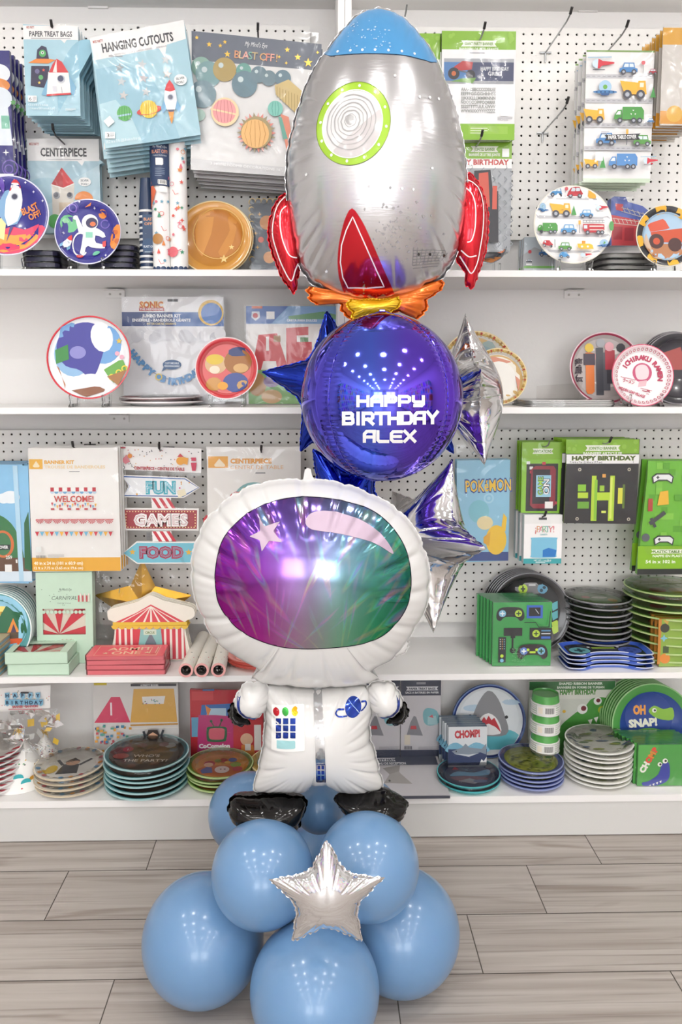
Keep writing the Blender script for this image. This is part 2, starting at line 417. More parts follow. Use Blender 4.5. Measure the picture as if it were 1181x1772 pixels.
# ------------------------------------------------------------------ the two shelving bays
XD = at(597, 20, YF).x; XL, XR = -1.45, 1.5
ZTOP = at(577, 8, YB).z
def bay(label, x0, x1, peg1, peg3, h1, h3):
    t = thing('shelving_bay', label, 'shelving', ((x0 + x1) / 2, YB, 0), group='white shelving bays'); ox = (x0 + x1) / 2
    X = lambda v: v - ox
    Y0, Y1 = YF - YB, YW - YB - .0005
    for sx0, sx1 in ((x0, x0 + .0165), (x1 - .0165, x1)):
        mb = MB(); mb.box(X(sx0), X(sx1), Y0, Y1, 0.0, ZTOP, WHITE); mb.build('side_panel', t)
    a, b = X(x0 + .0166), X(x1 - .0166)
    for z in (Z1, Z2, Z3, Z4):
        mb = MB(); mb.box(a, b, Y0, Y1, z - (TH if z != Z4 else .019), z, WHITE); mb.build('shelf', t)
    mb = MB(); mb.box(a, b, Y0, Y1, ZTOP, ZTOP + TH, WHITE); mb.build('shelf', t)
    mb = MB(); mb.box(a, b, Y0 + .004, Y0 + .02, .003, Z4 - .0192, KICK); mb.build('kickboard', t)
    # pegboards
    for (px0, px1, zt, zb), hole in ((peg1, h1), (peg3, h3)):
        p0 = max(px0, x0 + .018); p1 = min(px1, x1 - .018)
        h = at(*hole, YB); mb = MB(); mb.box(p0 - h.x, p1 - h.x, 0, .004, zb - h.z, zt - h.z, PEG)
        o = mb.build('pegboard', t); o.location = (X(h.x), 0, h.z)
        mb = MB(); mb.box(X(p0), X(p1), .018, .021, zb + .004, zt - .004, HOLE_DARK)  # unseen dark sheet added so that the peg holes read dark
        mb.build('added_dark_backing', t)
    # lower wall panel behind shelves 2 and 4 and little corner brackets
    return t
zt1, zb1 = at(900, 48, YB).z, at(900, 415, YB).z
zt3, zb3 = at(900, 743, YB).z, at(900, 1076, YB).z
bl = bay('white shelving bay holding the space and circus party stock', XL, XD - .0005, (XL, at(537, 200, YB).x, zt1, zb1), (XL, XD, zt3, zb3), (185.8, 276.4), (5.5, 766.7))
br = bay('white shelving bay holding the truck, shark and alligator party stock', XD + .0005, XR, (at(715, 200, YB).x, XR, zt1, zb1), (XD, XR, zt3, zb3), (906.3, 75.3), (882.8, 774.3))
def bracket(px, py, parent):
    p = at(px, py, YW - .003); w, h = .028, .014
    mb = MB(); mb.box(-w, w, -.004, .0025, -h, h * .6, WHITE); mb.box(-w, w, -.03, -.004, h * .6 - .002, h * .6, WHITE)
    for sx in (-.015, .015): mb.tube([(sx, -.0055, -.004), (sx, -.004, -.004)], .0035, '#b8b5b0', 8)
    o = mb.build('corner_bracket', parent); o.location = (p.x - parent.location.x, p.y - YB - .0005, p.z)
for px, py, pr in ((170, 6, bl), (200, 507, bl), (207, 722, bl), (1018, 12, br), (993, 508, br)): bracket(px, py, pr)

# LED strip under the top shelf, washing the wall above the pegboards
for x0, x1 in ((XL + .03, XD - .03), (XD + .03, XR - .03)):
    d = bpy.data.lights.new('led_strip', 'AREA'); d.shape = 'RECTANGLE'; d.size = x1 - x0; d.size_y = .015; d.energy = .45; d.color = (1, .97, .96)
    o = bpy.data.objects.new('led_strip_light', d); COL.objects.link(o); o.location = ((x0 + x1) / 2, YF + .10, ZTOP - .012); o.rotation_euler = (radians(50), 0, 0)
# ================================================================== balloons
def foil_mat(name, col, rough=.12, metal=1.0, coat=0, bs=0, bst=.1, stretch=None):
    m, nt, b = newmat(name); b.inputs['Base Color'].default_value = lin(col); b.inputs['Roughness'].default_value = rough
    b.inputs['Metallic'].default_value = metal; b.inputs['Coat Weight'].default_value = coat; b.inputs['Coat Roughness'].default_value = .05
    if bs: bump(nt, b, bs, bst, .003, 2, stretch=stretch)
    return m
SILVER = foil_mat('silver_foil', '#e6e6e8', .1, 1, 0, 30, .12)
SILVERS = foil_mat('silver_foil_satin', '#d3d2d4', .2, 1, 0, 40, .1)
GREYINK = foil_mat('grey_ink_on_foil', '#b9b8b9', .3, .55)
WHITEF = foil_mat('white_foil', '#d8d7d5', .24, .0, .4, 40, .08)
BLUEF = foil_mat('cobalt_foil', '#2a3fae', .12, 1, 0, 40, .1)
REDF = foil_mat('red_foil', '#d21f2e', .18, .75, .3, 40, .12)
ORANGEF = foil_mat('orange_foil', '#e8701c', .2, .5, .3, 60, .2)
YELLOWF = foil_mat('yellow_foil', '#f2c21e', .2, .4, .3)
BLACKF = foil_mat('black_foil', '#090706', .14, .0, .12, 30, .2)
BLACKF.node_tree.nodes['Principled BSDF'].inputs['Specular IOR Level'].default_value = .32
SKYF = foil_mat('sky_blue_foil', '#5fb0ee', .2, .5, .3, 40, .1)
LIME = foil_mat('lime_ink_on_foil', '#9fc931', .3, .1, .2)
NAVYF = foil_mat('royal_blue_foil', '#2140a0', .15, .7, .3)
def latex():
    m, nt, b = newmat('pale_blue_latex'); b.inputs['Base Color'].default_value = lin('#6a91ba'); b.inputs['Roughness'].default_value = .3
    b.inputs['Subsurface Weight'].default_value = .0; b.inputs['Coat Weight'].default_value = .45; b.inputs['Coat Roughness'].default_value = .13
    bump(nt, b, 90, .02, .001); return m
LATEX = latex()
class Pillow:
    inner = .5; amp = .16
    """inflated foil shape: outline in local (x, z) metres, star-shaped about its centre; bulge from a Poisson solve"""
    def __init__(s, pts, depth, centre=None, n=220, rings=22, seam=.012, crease=None, ribs=0.0, power=.5, back=1.0, seed=1, scal=.004):
        P = resample(pts, n); s.c = np.array(centre) if centre is not None else P.mean(0)
        rnd = random.Random(seed)
        D = P - s.c; s.ang = np.arctan2(D[:, 1], D[:, 0]); rad = np.hypot(D[:, 0], D[:, 1])
        per = np.hypot(*(P - np.roll(P, 1, 0)).T).sum()
        cr = np.zeros(n)
        if crease:
            pos = []; x = 0
            while x < per: pos.append((x, rnd.uniform(.5, 1))); x += crease * rnd.uniform(.6, 1.4)
            arc = np.arange(n) / n * per
            for q, a in pos:
                d = np.abs(arc - q); d = np.minimum(d, per - d); cr = np.maximum(cr, a * np.exp(-(d / (.0035 + crease * .05)) ** 2))
        s.cr = cr
        rad = rad * (1 - scal * cr / max(1e-6, rad.mean()) )
        s.rad = rad; s.n = n
        u = np.linspace(0, 1, rings + 1); t = np.sin(u * pi / 2) * .55 + u * .45; s.t = t
        X = s.c[0] + np.outer(t, np.cos(s.ang) * rad); Z = s.c[1] + np.outer(t, np.sin(s.ang) * rad)
        R1 = rings + 1
        idx = lambda i, k: np.where(i == 0, 0, 1 + (i - 1) * n + k % n)
        V = [np.array([s.c])]; 
        V += [np.c_[X[i], Z[i]] for i in range(1, R1)]; V = np.vstack(V); nv = len(V)
        tris = []
        k = np.arange(n)
        tris.append(np.c_[np.zeros(n, int), idx(1, k), idx(1, k + 1)])
        for i in range(1, rings):
            a, b_, c_, d_ = idx(i, k), idx(i, k + 1), idx(i + 1, k), idx(i + 1, k + 1)
            tris.append(np.c_[a, c_, d_]); tris.append(np.c_[a, d_, b_])
        T = np.vstack(tris)
        # cotangent weights
        ei, ej, w = [], [], []; area = np.zeros(nv)
        for q in range(3):
            i, j, o = T[:, q], T[:, (q + 1) % 3], T[:, (q + 2) % 3]
            a = V[i] - V[o]; b_ = V[j] - V[o]; cross = np.abs(a[:, 0] * b_[:, 1] - a[:, 1] * b_[:, 0]) + 1e-12
            cot = (a * b_).sum(1) / cross * .5; ei.append(i); ej.append(j); w.append(cot)
            np.add.at(area, i, cross / 6)
        ei, ej, w = np.r_[tuple(ei)], np.r_[tuple(ej)], np.r_[tuple(w)]
        free = np.ones(nv, bool); free[1 + (rings - 1) * n:] = False
        diag = np.bincount(ei, w, nv) + np.bincount(ej, w, nv)
        def A(x):
            x = x * free; return (diag * x - np.bincount(ei, w * x[ej], nv) - np.bincount(ej, w * x[ei], nv)) * free
        bb = area * free; x = np.zeros(nv); r = bb - A(x); Mi = 1 / np.maximum(diag, 1e-6); z = Mi * r; p = z.copy(); rz = r @ z
        for it in range(900):
            Ap = A(p); al = rz / max(1e-30, p @ Ap); x += al * p; r -= al * Ap
            z = Mi * r; rn = r @ z
            if rn < 1e-16 * max(1e-30, bb @ (Mi * bb)): break
            p = z + rn / rz * p; rz = rn
        phi = np.maximum(x * free, 0)
        h = depth * (phi / phi.max()) ** power
        H = np.zeros((R1, n)); H[0] = h[0]
        for i in range(1, R1): H[i] = h[1 + (i - 1) * n:1 + i * n]
        # puckers that run in from the seam
        tt = t[:, None]; dec = np.clip((tt - s.inner) / (.9 - s.inner), 0, 1) ** 1.3 * (1 - np.clip((tt - .9) / .1, 0, 1) ** 4)
        H *= 1 - s.amp * dec * cr[None, :]
        if ribs:
            fr = np.sin(np.arange(n) * 2 * pi / n * round(n / 5)) * np.array([rnd.uniform(.2, 1) for _ in range(n)])
            H += ribs * dec * fr[None, :]
        s.X, s.Z, s.H, s.back = X, Z, H, back; s.seam = seam
    def h(s, x, z):
        dx, dz = x - s.c[0], z - s.c[1]; r = sqrt(dx * dx + dz * dz); a = atan2(dz, dx)
        d = (a - s.ang + pi) % (2 * pi) - pi
        k = int(np.argmin(np.abs(d))); k2 = (k + 1) % s.n if (d[k] * ((s.ang[(k + 1) % s.n] - s.ang[k] + pi) % (2 * pi) - pi)) > 0 else (k - 1) % s.n
        da = ((s.ang[k2] - s.ang[k] + pi) % (2 * pi) - pi); f = min(1, max(0, d[k] / da)) if abs(da) > 1e-9 else 0
        R = s.rad[k] * (1 - f) + s.rad[k2] * f; t = min(1, r / R)
        i = int(np.searchsorted(s.t, t)); i = max(1, min(len(s.t) - 1, i)); g = (t - s.t[i - 1]) / (s.t[i] - s.t[i - 1])
        v = lambda kk: s.H[i - 1, kk] * (1 - g) + s.H[i, kk] * g
        return v(k) * (1 - f) + v(k2) * f
    def mb(s, m, seam_m=None):
        mb = MB(); n = s.n; R = len(s.t)
        for sg in (1, -1):
            base = len(mb.v); hh = s.H * (1 if sg > 0 else s.back)
            mb.v.append((s.c[0], -sg * hh[0, 0], s.c[1]))
            for i in range(1, R):
                for k in range(n): mb.v.append((s.X[i, k], -sg * hh[i, k], s.Z[i, k]))
            q = mb.mi(m)
            for k in range(n): mb.f.append((base, base + 1 + k, base + 1 + (k + 1) % n)); mb.fm.append(q)
            for i in range(1, R - 1):
                for k in range(n):
                    a = base + 1 + (i - 1) * n
                    mb.f.append((a + k, a + n + k, a + n + (k + 1) % n, a + (k + 1) % n)); mb.fm.append(q)
        if s.seam:
            q = mb.mi(seam_m or m); base = len(mb.v)
            for k in range(n):
                e = 1 + (s.seam * (.8 + .25 * sin(k * 1.9) * sin(k * .37))) / s.rad[k]; y = .0015 * sin(k * 1.3)
                mb.v.append((s.X[-1, k], 0, s.Z[-1, k])); mb.v.append((s.c[0] + (s.X[-1, k] - s.c[0]) * e, y, s.c[1] + (s.Z[-1, k] - s.c[1]) * e))
            for k in range(n):
                j = (k + 1) % n; mb.f.append((base + 2 * k, base + 2 * k + 1, base + 2 * j + 1, base + 2 * j)); mb.fm.append(q)
        return mb
    def decal(s, mb, poly, m, eps=.0009, step=.006):
        """a printed area that hugs the front of the pillow"""
        poly = [tuple(p) for p in poly]
        P = resample(poly, max(12, int(sum(sqrt((a[0] - b[0]) ** 2 + (a[1] - b[1]) ** 2) for a, b in zip(poly, poly[1:] + poly[:1])) / (step * .8))))
        P = [tuple(p) for p in P]
        x0, x1 = min(p[0] for p in P), max(p[0] for p in P); z0, z1 = min(p[1] for p in P), max(p[1] for p in P)
        pts = list(P); A = np.array(P)
        x = x0 + step / 2; r = 0
        while x < x1:
            z = z0 + step / 2 + (step / 2 if r % 2 else 0)
            while z < z1:
                if inside((x, z), P) and np.min(np.hypot(A[:, 0] - x, A[:, 1] - z)) > step * .45: pts.append((x, z))
                z += step
            x += step; r += 1
        n = len(P)
        vs, _, fs, *_ = delaunay_2d_cdt([Vector(p) for p in pts], [(i, (i + 1) % n) for i in range(n)], [], 1, 1e-7)
        fs = [f for f in fs if inside((sum(vs[i][0] for i in f) / 3, sum(vs[i][1] for i in f) / 3), P)]
        mb.mesh([(v[0], -s.h(v[0], v[1]) - eps, v[1]) for v in vs], [tuple(f) for f in fs], m)
    def strip(s, mb, pts, w, m, eps=.0012, closed=False, step=.006):
        pts = [Vector(p) for p in pts]; q = []
        seg = list(zip(pts, pts[1:] + ([pts[0]] if closed else [])))
        for a, b in seg:
            k = max(1, int((b - a).length / step)); q += [a.lerp(b, i / k) for i in range(k)]
        if not closed: q.append(pts[-1])
        n = len(q); vs = []; fs = []
        for i, p in enumerate(q):
            a = q[(i - 1) % n] if closed or i else p; b = q[(i + 1) % n] if closed or i < n - 1 else p
            d = (b - a).normalized(); o = Vector((-d.y, d.x)) * w / 2
            for g in (p + o, p - o): vs.append((g.x, -s.h(g.x, g.y) - eps, g.y))
        for i in range(n if closed else n - 1):
            j = (i + 1) % n; fs.append((2 * i, 2 * i + 1, 2 * j + 1, 2 * j))
        mb.mesh(vs, fs, m)
def circpts(x, z, rx, rz, n=40, rot=0):
    ca, sa = cos(rot), sin(rot)
    return [(x + rx * cos(t) * ca - rz * sin(t) * sa, z + rx * cos(t) * sa + rz * sin(t) * ca) for t in (2 * pi * i / n for i in range(n))]
class Frame:
    """crop coordinates -> local metres of an object standing on the plane y = Y with its origin at pixel (ox, oy)"""
    def __init__(s, ox, oy, Y, k=1, x0=0, y0=0):
        s.o = at(ox, oy, Y); s.Y = Y; s.k = k; s.x0 = x0; s.y0 = y0
    def __call__(s, p):
        w = at(s.x0 + p[0] * s.k, s.y0 + p[1] * s.k, s.Y); return (w.x - s.o.x, w.z - s.o.z)
    def L(s, pts): return [s(p) for p in pts]
class SFrame(Frame):
    """as Frame, but the point lies on the bulging front of a pillow"""
    def on(s, pw): s.pw = pw; return s
    def __call__(s, p):
        px, py = s.x0 + p[0] * s.k, s.y0 + p[1] * s.k; h = 0
        for _ in range(4):
            w = at(px, py, s.Y - h); x, z = w.x - s.o.x, w.z - s.o.z; h = s.pw.h(x, z)
        return (x, z)
# ------------------------------------------------------------------ round latex balloons of the base
def latex_balloon(label, px, py, r, Y=None, tilt=(0, 0), knot=True):
    p = atz(px, py, r) if Y is None else at(px, py, Y)
    if Y is None:
        for _ in range(3): p = atz(px, py, r)
    prof = []; n = 40
    for i in range(n + 1):
        t = pi * i / n; rr = r * sin(t); z = r * cos(t)
        if t > 2.2: z -= r * .10 * ((t - 2.2) / (pi - 2.2)) ** 3 * 0
        prof.append((max(rr, 1e-5), z))
    root = thing('latex_balloon', label, 'balloon', p, (radians(tilt[0]), radians(tilt[1]), 0), 'pale blue latex balloons of the column base')
    mb = MB(); mb.lathe(prof, 64, LATEX, 'z'); mb.build('bulb', root, smooth=True)
    mb = MB(); mb.lathe([(.001, -r + .001), (.006, -r - .004), (.004, -r - .008), (.008, -r - .013), (.0001, -r - .012)], 16, LATEX, 'z')
    mb.build('knot', root, smooth=True)
    return root, p
# knots point inwards and up so that the balloons rest on their bellies
latex_balloon('big pale blue balloon on the floor at the outer side under the teal plates', 352, 1624, .1235, tilt=(110, 40))
latex_balloon('big pale blue balloon on the floor in front, below the small silver star', 545, 1712, .1215, tilt=(110, 0))
latex_balloon('big pale blue balloon on the floor on the side of the shark plates', 694, 1610, .1215, tilt=(110, -40))
latex_balloon('medium pale blue balloon of the upper ring on the side of the circus stock', 455, 1511, .1, 1.50, (110, 30))
latex_balloon('medium pale blue balloon of the upper ring, behind the small silver star', 637, 1498, .1, 1.50, (110, -30))
latex_balloon('pale blue balloon tucked at the back behind the black boot, near the green plates', 430, 1408, .098, 1.90, (90, 40))
latex_balloon('pale blue balloon mostly hidden at the back beside the party hat pack', 628, 1414, .095, 1.90, (90, -40))
latex_balloon('small pale blue balloon between the two black boots', 553, 1397, .0545, 1.68, (90, 0))
latex_balloon('shaded pale blue balloon deep in the middle of the column base', 553, 1490, .09, 1.86, (90, 0))
# ------------------------------------------------------------------ star balloons
def star_pts(R, r, n=5, rot=90, round_=.22):
    raw = []
    for i in range(2 * n):
        t = radians(rot + 180 * i / n); q = R if i % 2 == 0 else r; raw.append(Vector((q * cos(t), q * sin(t))))
    out = []
    for i, p in enumerate(raw):
        a, b = raw[i - 1], raw[(i + 1) % len(raw)]; f = round_ * (.35 if i % 2 == 0 else 1)
        p0, p1 = p.lerp(a, f), p.lerp(b, f)
        for k in range(5):
            t = k / 4; out.append(tuple(p0 * (1 - t) ** 2 + p * 2 * t * (1 - t) + p1 * t * t))
    return out
def star_balloon(label, px, py, Y, R, mat, depth, rz=0, roll=90, lean=0, r=.47, group=None, n=260, crease=.05):
    root = thing('star_balloon', label, 'balloon', at(px, py, Y), (Matrix.Rotation(radians(lean), 3, 'Y') @ Matrix.Rotation(radians(rz), 3, 'Z')).to_euler(), group)
    pw = Pillow(star_pts(R, R * r, 5, roll), depth, (0, 0), n=n, rings=20, seam=.006, crease=crease, ribs=.0006, power=.55, seed=int(px))
    pw.mb(mat).build('star_body', root, smooth=180)
    return root, pw
star_balloon('cobalt blue foil star sticking out beside the purple globe, next to the smaller red plate', 582, 668, 1.96, .182, BLUEF, .062, 0, 97)
star_balloon('cobalt blue foil star mostly behind the purple globe, one tip over the silver star', 722, 688, 1.92, .158, BLUEF, .045, -14, 16)
star_balloon('cobalt blue foil star behind the top of the white helmet', 596, 862, 1.90, .140, BLUEF, .05, 0, 122)
g = 'large silver foil stars on the side of the column'
star_balloon('large silver foil star behind the purple globe, seen almost edge-on', 818, 684, 1.93, .197, SILVER, .072, -94, 90, -6, group=g)
star_balloon('large silver foil star behind the helmet rim, pointing at the table cover with yellow lettering', 738, 940, 1.84, .208, SILVER, .085, -63, 86, 14, group=g)
# small silver star on the front
root, pw = star_balloon('small silver foil star in front of the blue balloon base', 566, 1551, 1.315, .102, SILVER, .03, 0, 90, r=.50, crease=.03)
# ------------------------------------------------------------------ rocket
k = 440 / 1181
fr = Frame(650, 280, 1.80, k, 440, 0)
root = thing('rocket_balloon', 'big silver rocket balloon with a blue nose and lime porthole, topmost in the column', 'balloon', fr.o)
egg = [(545, 45), (460, 88), (385, 175), (312, 272), (252, 375), (208, 500), (165, 660), (152, 760), (152, 870), (165, 1000), (185, 1130), (212, 1230), (262, 1308), (340, 1352), (430, 1385), (550, 1403), (660, 1385), (755, 1358), (805, 1328), (880, 1280), (938, 1180), (968, 1050), (985, 900), (982, 760), (960, 620), (925, 480), (875, 345), (830, 250), (765, 160), (700, 90), (620, 50)]
eggL = catmull(fr.L(egg), 6)
Pillow.inner, Pillow.amp = .70, .10
pw = Pillow(eggL, .15, fr((565, 760)), n=340, rings=26, seam=.005, crease=.052, ribs=.0007, power=.55, seed=5, scal=.004)
Pillow.inner, Pillow.amp = .5, .16
def hull_mat():
    m, nt, b = newmat('rocket_foil'); b.inputs['Metallic'].default_value = .85; b.inputs['Roughness'].default_value = .24
    b.inputs['Base Color'].default_value = lin('#c9c8ca'); bump(nt, b, 30, .08, .003, 1.5, stretch=(1, 1, 6)); return m
pw.mb(hull_mat()).build('hull', root, smooth=180)
ff = fr; fr = SFrame(650, 280, 1.80, k, 440, 0).on(pw)
D = lambda pts, m, name, e=.0009, step=.008, parent=root: (lambda mb: (pw.decal(mb, pts, m, e, step), mb.build(name, parent, smooth=180, fix=False))[1])(MB())
# blue nose: outline above a curved edge
def edge_y(x): return 249 + .00035 * (x - 545) ** 2 + max(0, x - 700) * .12
nose = [p for p in catmull(egg, 6) if p[1] < edge_y(p[0])]
nose.sort(key=lambda p: atan2(p[1] - 300, p[0] - 565))
shr = lambda p, c, f: (c[0] + (p[0] - c[0]) * f, c[1] + (p[1] - c[1]) * f)
cc = (565, 760)
nose = [shr(p, cc, .992) for p in nose]
xs = (nose[-1][0], nose[0][0])
low = [(x, edge_y(x)) for x in np.linspace(xs[0], xs[1], 24)][1:-1]
nc = D(fr.L(nose + low), SKYF, 'nose_cap', .0018, .006)
mb = MB(); rnd = random.Random(4)
for x in (388, 447, 503, 562, 624, 686, 745): mb = MB(); pw.decal(mb, circpts(*fr((x, edge_y(x) - 16)), .0026, .003, 12), M('#eef4fa', 'gloss'), .0026, .004); mb.build('printed_rivet', nc, fix=False)
mb = MB()
for _ in range(46):
    x, y = rnd.uniform(430, 640), rnd.uniform(95, 225); c = fr((x, y)); r = rnd.uniform(.0008, .0026)
    pw.decal(mb, [(c[0] + r * rnd.uniform(.5, 1.3) * cos(t), c[1] + r * rnd.uniform(.5, 1.3) * sin(t)) for t in (0, 1.2, 2.4, 3.6, 4.9)], M('#a9c6de', 'gloss'), .0026, .004)
mb.build('speckles', nc, fix=False)
# lime porthole
PC = fr((461, 570)); e1 = circpts(*PC, .0728, .0835, 90, radians(-14)); e2 = circpts(*fr((457, 573)), .0575, .0668, 80, radians(-14))
ph = D(e1, LIME, 'porthole_ring', .0011)
gl = D(e2, M('#dedddd', 'gloss'), 'porthole_glass', .0018, parent=ph)
mb = MB()
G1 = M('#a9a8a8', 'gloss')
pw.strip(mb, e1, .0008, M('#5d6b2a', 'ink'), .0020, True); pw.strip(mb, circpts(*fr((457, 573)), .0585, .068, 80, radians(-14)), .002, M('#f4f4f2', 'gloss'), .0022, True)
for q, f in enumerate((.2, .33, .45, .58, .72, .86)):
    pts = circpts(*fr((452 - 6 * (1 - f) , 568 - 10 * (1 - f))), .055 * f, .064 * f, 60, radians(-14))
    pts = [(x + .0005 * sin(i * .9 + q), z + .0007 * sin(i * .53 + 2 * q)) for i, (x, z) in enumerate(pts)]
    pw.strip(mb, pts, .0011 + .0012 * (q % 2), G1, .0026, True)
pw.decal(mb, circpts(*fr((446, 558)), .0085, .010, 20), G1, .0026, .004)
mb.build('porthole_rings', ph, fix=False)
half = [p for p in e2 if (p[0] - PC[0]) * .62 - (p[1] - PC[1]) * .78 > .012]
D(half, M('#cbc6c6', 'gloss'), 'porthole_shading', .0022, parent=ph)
mb = MB()
for i in range(12):
    t = radians(95 - 30 * i); ca, sa = cos(radians(-14)), sin(radians(-14)); u, v = .0655 * cos(t), .0755 * sin(t)
    mb = MB(); pw.decal(mb, circpts(PC[0] + u * ca - v * sa, PC[1] + u * sa + v * ca, .0026, .0032, 14), M('#f6f8ee', 'gloss'), .0019, .004); mb.build('rivet', ph, fix=False)
# red centre fin print
fin = catmull([(455, 968), (497, 1020), (530, 1085), (565, 1165), (608, 1265), (650, 1360), (640, 1378), (560, 1396), (440, 1382), (400, 1310), (388, 1230), (392, 1150), (405, 1080), (425, 1010)], 5)
cf = D(fr.L(fin), REDF, 'centre_fin', .001)
mb = MB(); pw.strip(mb, fr.L([(458, 1008), (490, 1080), (530, 1170), (570, 1260), (604, 1333), (520, 1340), (436, 1338), (412, 1290), (401, 1220), (406, 1140), (428, 1070)]), .0024, M('#f4eeee', 'gloss'), .002, True)
mb.build('fin_outline', cf, fix=False)
mb = MB()
for x, y, c in [(585, 867, '#eeeeee'), (633, 872, '#8d8c8c'), (688, 876, '#eeeeee'), (740, 880, '#e6e6e6'), (533, 866, '#b5b4b4'), (770, 450, '#f4f4f4'), (817, 453, '#f4f4f4'), (858, 460, '#f4f4f4'), (765, 1182, '#33302f'), (818, 1182, '#33302f'), (884, 1190, '#4a2f28')]:
    mb = MB(); pw.decal(mb, circpts(*fr((x, y)), .0027, .0031, 14), M(c, 'gloss'), .0014, .004); mb.build('printed_rivet', root, fix=False)
mb = MB()
for x, y in ((655, 352), (828, 782), (242, 812), (336, 1262)):
    mb = MB(); c = fr((x, y)); pw.decal(mb, [(c[0] + (.0042 if i % 2 == 0 else .0018) * cos(radians(90 + 36 * i)), c[1] + (.0042 if i % 2 == 0 else .0018) * sin(radians(90 + 36 * i))) for i in range(10)], M('#efefef', 'gloss'), .0014, .004); mb.build('printed_star', root, fix=False)
mb = MB()
for _ in range(70):
    x, y = rnd.gauss(660, 70), rnd.gauss(1080, 75); c = fr((x, y)); r = rnd.uniform(.0008, .0032)
    if y < 880 or x > 900 or inside((x, y), fin): continue
    pw.decal(mb, [(c[0] + r * rnd.uniform(.4, 1.5) * cos(t), c[1] + r * rnd.uniform(.4, 1.5) * sin(t)) for t in (0, .9, 1.8, 2.7, 3.6, 4.5, 5.4)], M('#a3a1a1', 'gloss'), .0012, .004)
for i in range(9):      # woven patch low on the hull
    pw.strip(mb, fr.L([(742 + 20 * i, 1150 + 3 * i), (736 + 17 * i, 1235 - 3 * i)]), .0007, M('#8e8d8d', 'gloss'), .0013)
for i in range(7): pw.strip(mb, fr.L([(738, 1165 + 14 * i), (890 - 6 * i, 1165 + 12 * i)]), .0007, M('#8e8d8d', 'gloss'), .0013)
mb.build('hull_markings', root, fix=False)
fr = ff
def side_fin(pts, inner, tabs=None):
    L = catmull(fr.L(pts), 5); q = Pillow(L, .03, None, n=150, rings=12, seam=.005, crease=.02, ribs=.0005, power=.55, seed=len(pts))
    o = q.mb(REDF).build('side_fin', root, smooth=180); o.location.y = .012
    mb = MB()
    for ln in inner: q.strip(mb, fr.L(catmull(ln, 4, False)), .0026, M('#f6eeee', 'gloss'), .0012)
    mb.build('fin_outline', o, fix=False)
side_fin([(152, 893), (112, 915), (86, 965), (67, 1050), (70, 1120), (96, 1205), (122, 1275), (152, 1322), (184, 1360), (197, 1330), (202, 1292), (213, 1250), (225, 1180), (215, 1060), (200, 960)], [[(150, 905), (112, 950), (93, 1010), (86, 1090), (106, 1170), (135, 1245), (172, 1305), (192, 1255), (205, 1225)], [(150, 960), (125, 990), (123, 1060), (137, 1130), (165, 1190), (200, 1200)]])
side_fin([(990, 800), (960, 850), (930, 980), (925, 1100), (938, 1180), (960, 1225), (985, 1262), (984, 1310), (1010, 1336), (1034, 1310), (1055, 1245), (1080, 1165), (1090, 1060), (1088, 960), (1062, 868), (1020, 808)], [[(988, 832), (1040, 870), (1062, 945), (1060, 1060), (1048, 1150), (1035, 1225), (1010, 1270), (985, 1235), (955, 1190)], [(975, 870), (1005, 900), (1022, 960), (1020, 1060), (1005, 1120), (985, 1130)], [(960, 1165), (995, 1195), (1030, 1190)]])
# flames: gathered foil skirt under the hull
def flame(pts, m, name, depth, y, crease):
    q = Pillow(catmull(fr.L(pts), 5), depth, fr((sum(p[0] for p in pts) / len(pts), sum(p[1] for p in pts) / len(pts))), n=200, rings=12, seam=.006, crease=crease, ribs=.0012, power=.6, seed=9, scal=.006)
    o = q.mb(m).build(name, root, smooth=180); o.location.y = y; return o
flame([(248, 1332), (300, 1350), (345, 1362), (440, 1375), (560, 1380), (680, 1372), (770, 1345), (840, 1318), (874, 1300), (870, 1345), (800, 1395), (795, 1450), (745, 1482), (715, 1445), (640, 1452), (560, 1468), (470, 1482), (415, 1455), (392, 1408), (300, 1418), (256, 1385)], ORANGEF, 'flame_skirt', .022, -.01, .022)
flame([(432, 1402), (500, 1400), (570, 1402), (630, 1392), (672, 1388), (662, 1425), (636, 1448), (580, 1462), (520, 1470), (462, 1480), (445, 1445)], YELLOWF, 'flame_core', .016, -.034, .03)
# ------------------------------------------------------------------ purple globe with the greeting
def globe_mat():
    m, nt, b = newmat('purple_ombre_foil'); b.inputs['Metallic'].default_value = 1; b.inputs['Roughness'].default_value = .07
    tc = N(nt, 'ShaderNodeTexCoord'); sx = N(nt, 'ShaderNodeSeparateXYZ'); nt.links.new(tc.outputs['Object'], sx.inputs[0])
    mr = N(nt, 'ShaderNodeMapRange'); mr.inputs[1].default_value = -.16; mr.inputs[2].default_value = .16; nt.links.new(sx.outputs['X'], mr.inputs[0])
    rp = N(nt, 'ShaderNodeValToRGB'); e = rp.color_ramp.elements; e[0].position = .1; e[0].color = lin('#5a50d0'); e[1].position = .95; e[1].color = lin('#6a3fd0')
    q = e.new(.4); q.color = lin('#5a72ee'); q = e.new(.62); q.color = lin('#6f52e0')
    nt.links.new(mr.outputs[0], rp.inputs[0]); nt.links.new(rp.outputs[0], b.inputs['Base Color'])
    bump(nt, b, 9, .05, .003); return m
GC = at(661, 688, 1.70); GR = .1695
root = thing('globe_balloon', 'shiny purple globe balloon with white birthday lettering, under the rocket', 'balloon', GC)
seams = [radians(a) for a in (-130, -43, 47, 137)]       # longitudes of the gore seams, 0 = towards the viewer
def globe_r(az, t):
    d = min(abs((az - s + pi) % (2 * pi) - pi) for s in seams); st = sin(t)
    w = d * st; dip = .010 * exp(-(w / .05) ** 2) * st + .006 * exp(-(w / .16) ** 2) * st
    pk = .0028 * (sin(t * 95) * exp(-((w - .06) / .06) ** 2)) * st
    return GR * (1 - dip * 1.1) + pk * .45 + .004 * exp(-((t) / .09) ** 2)
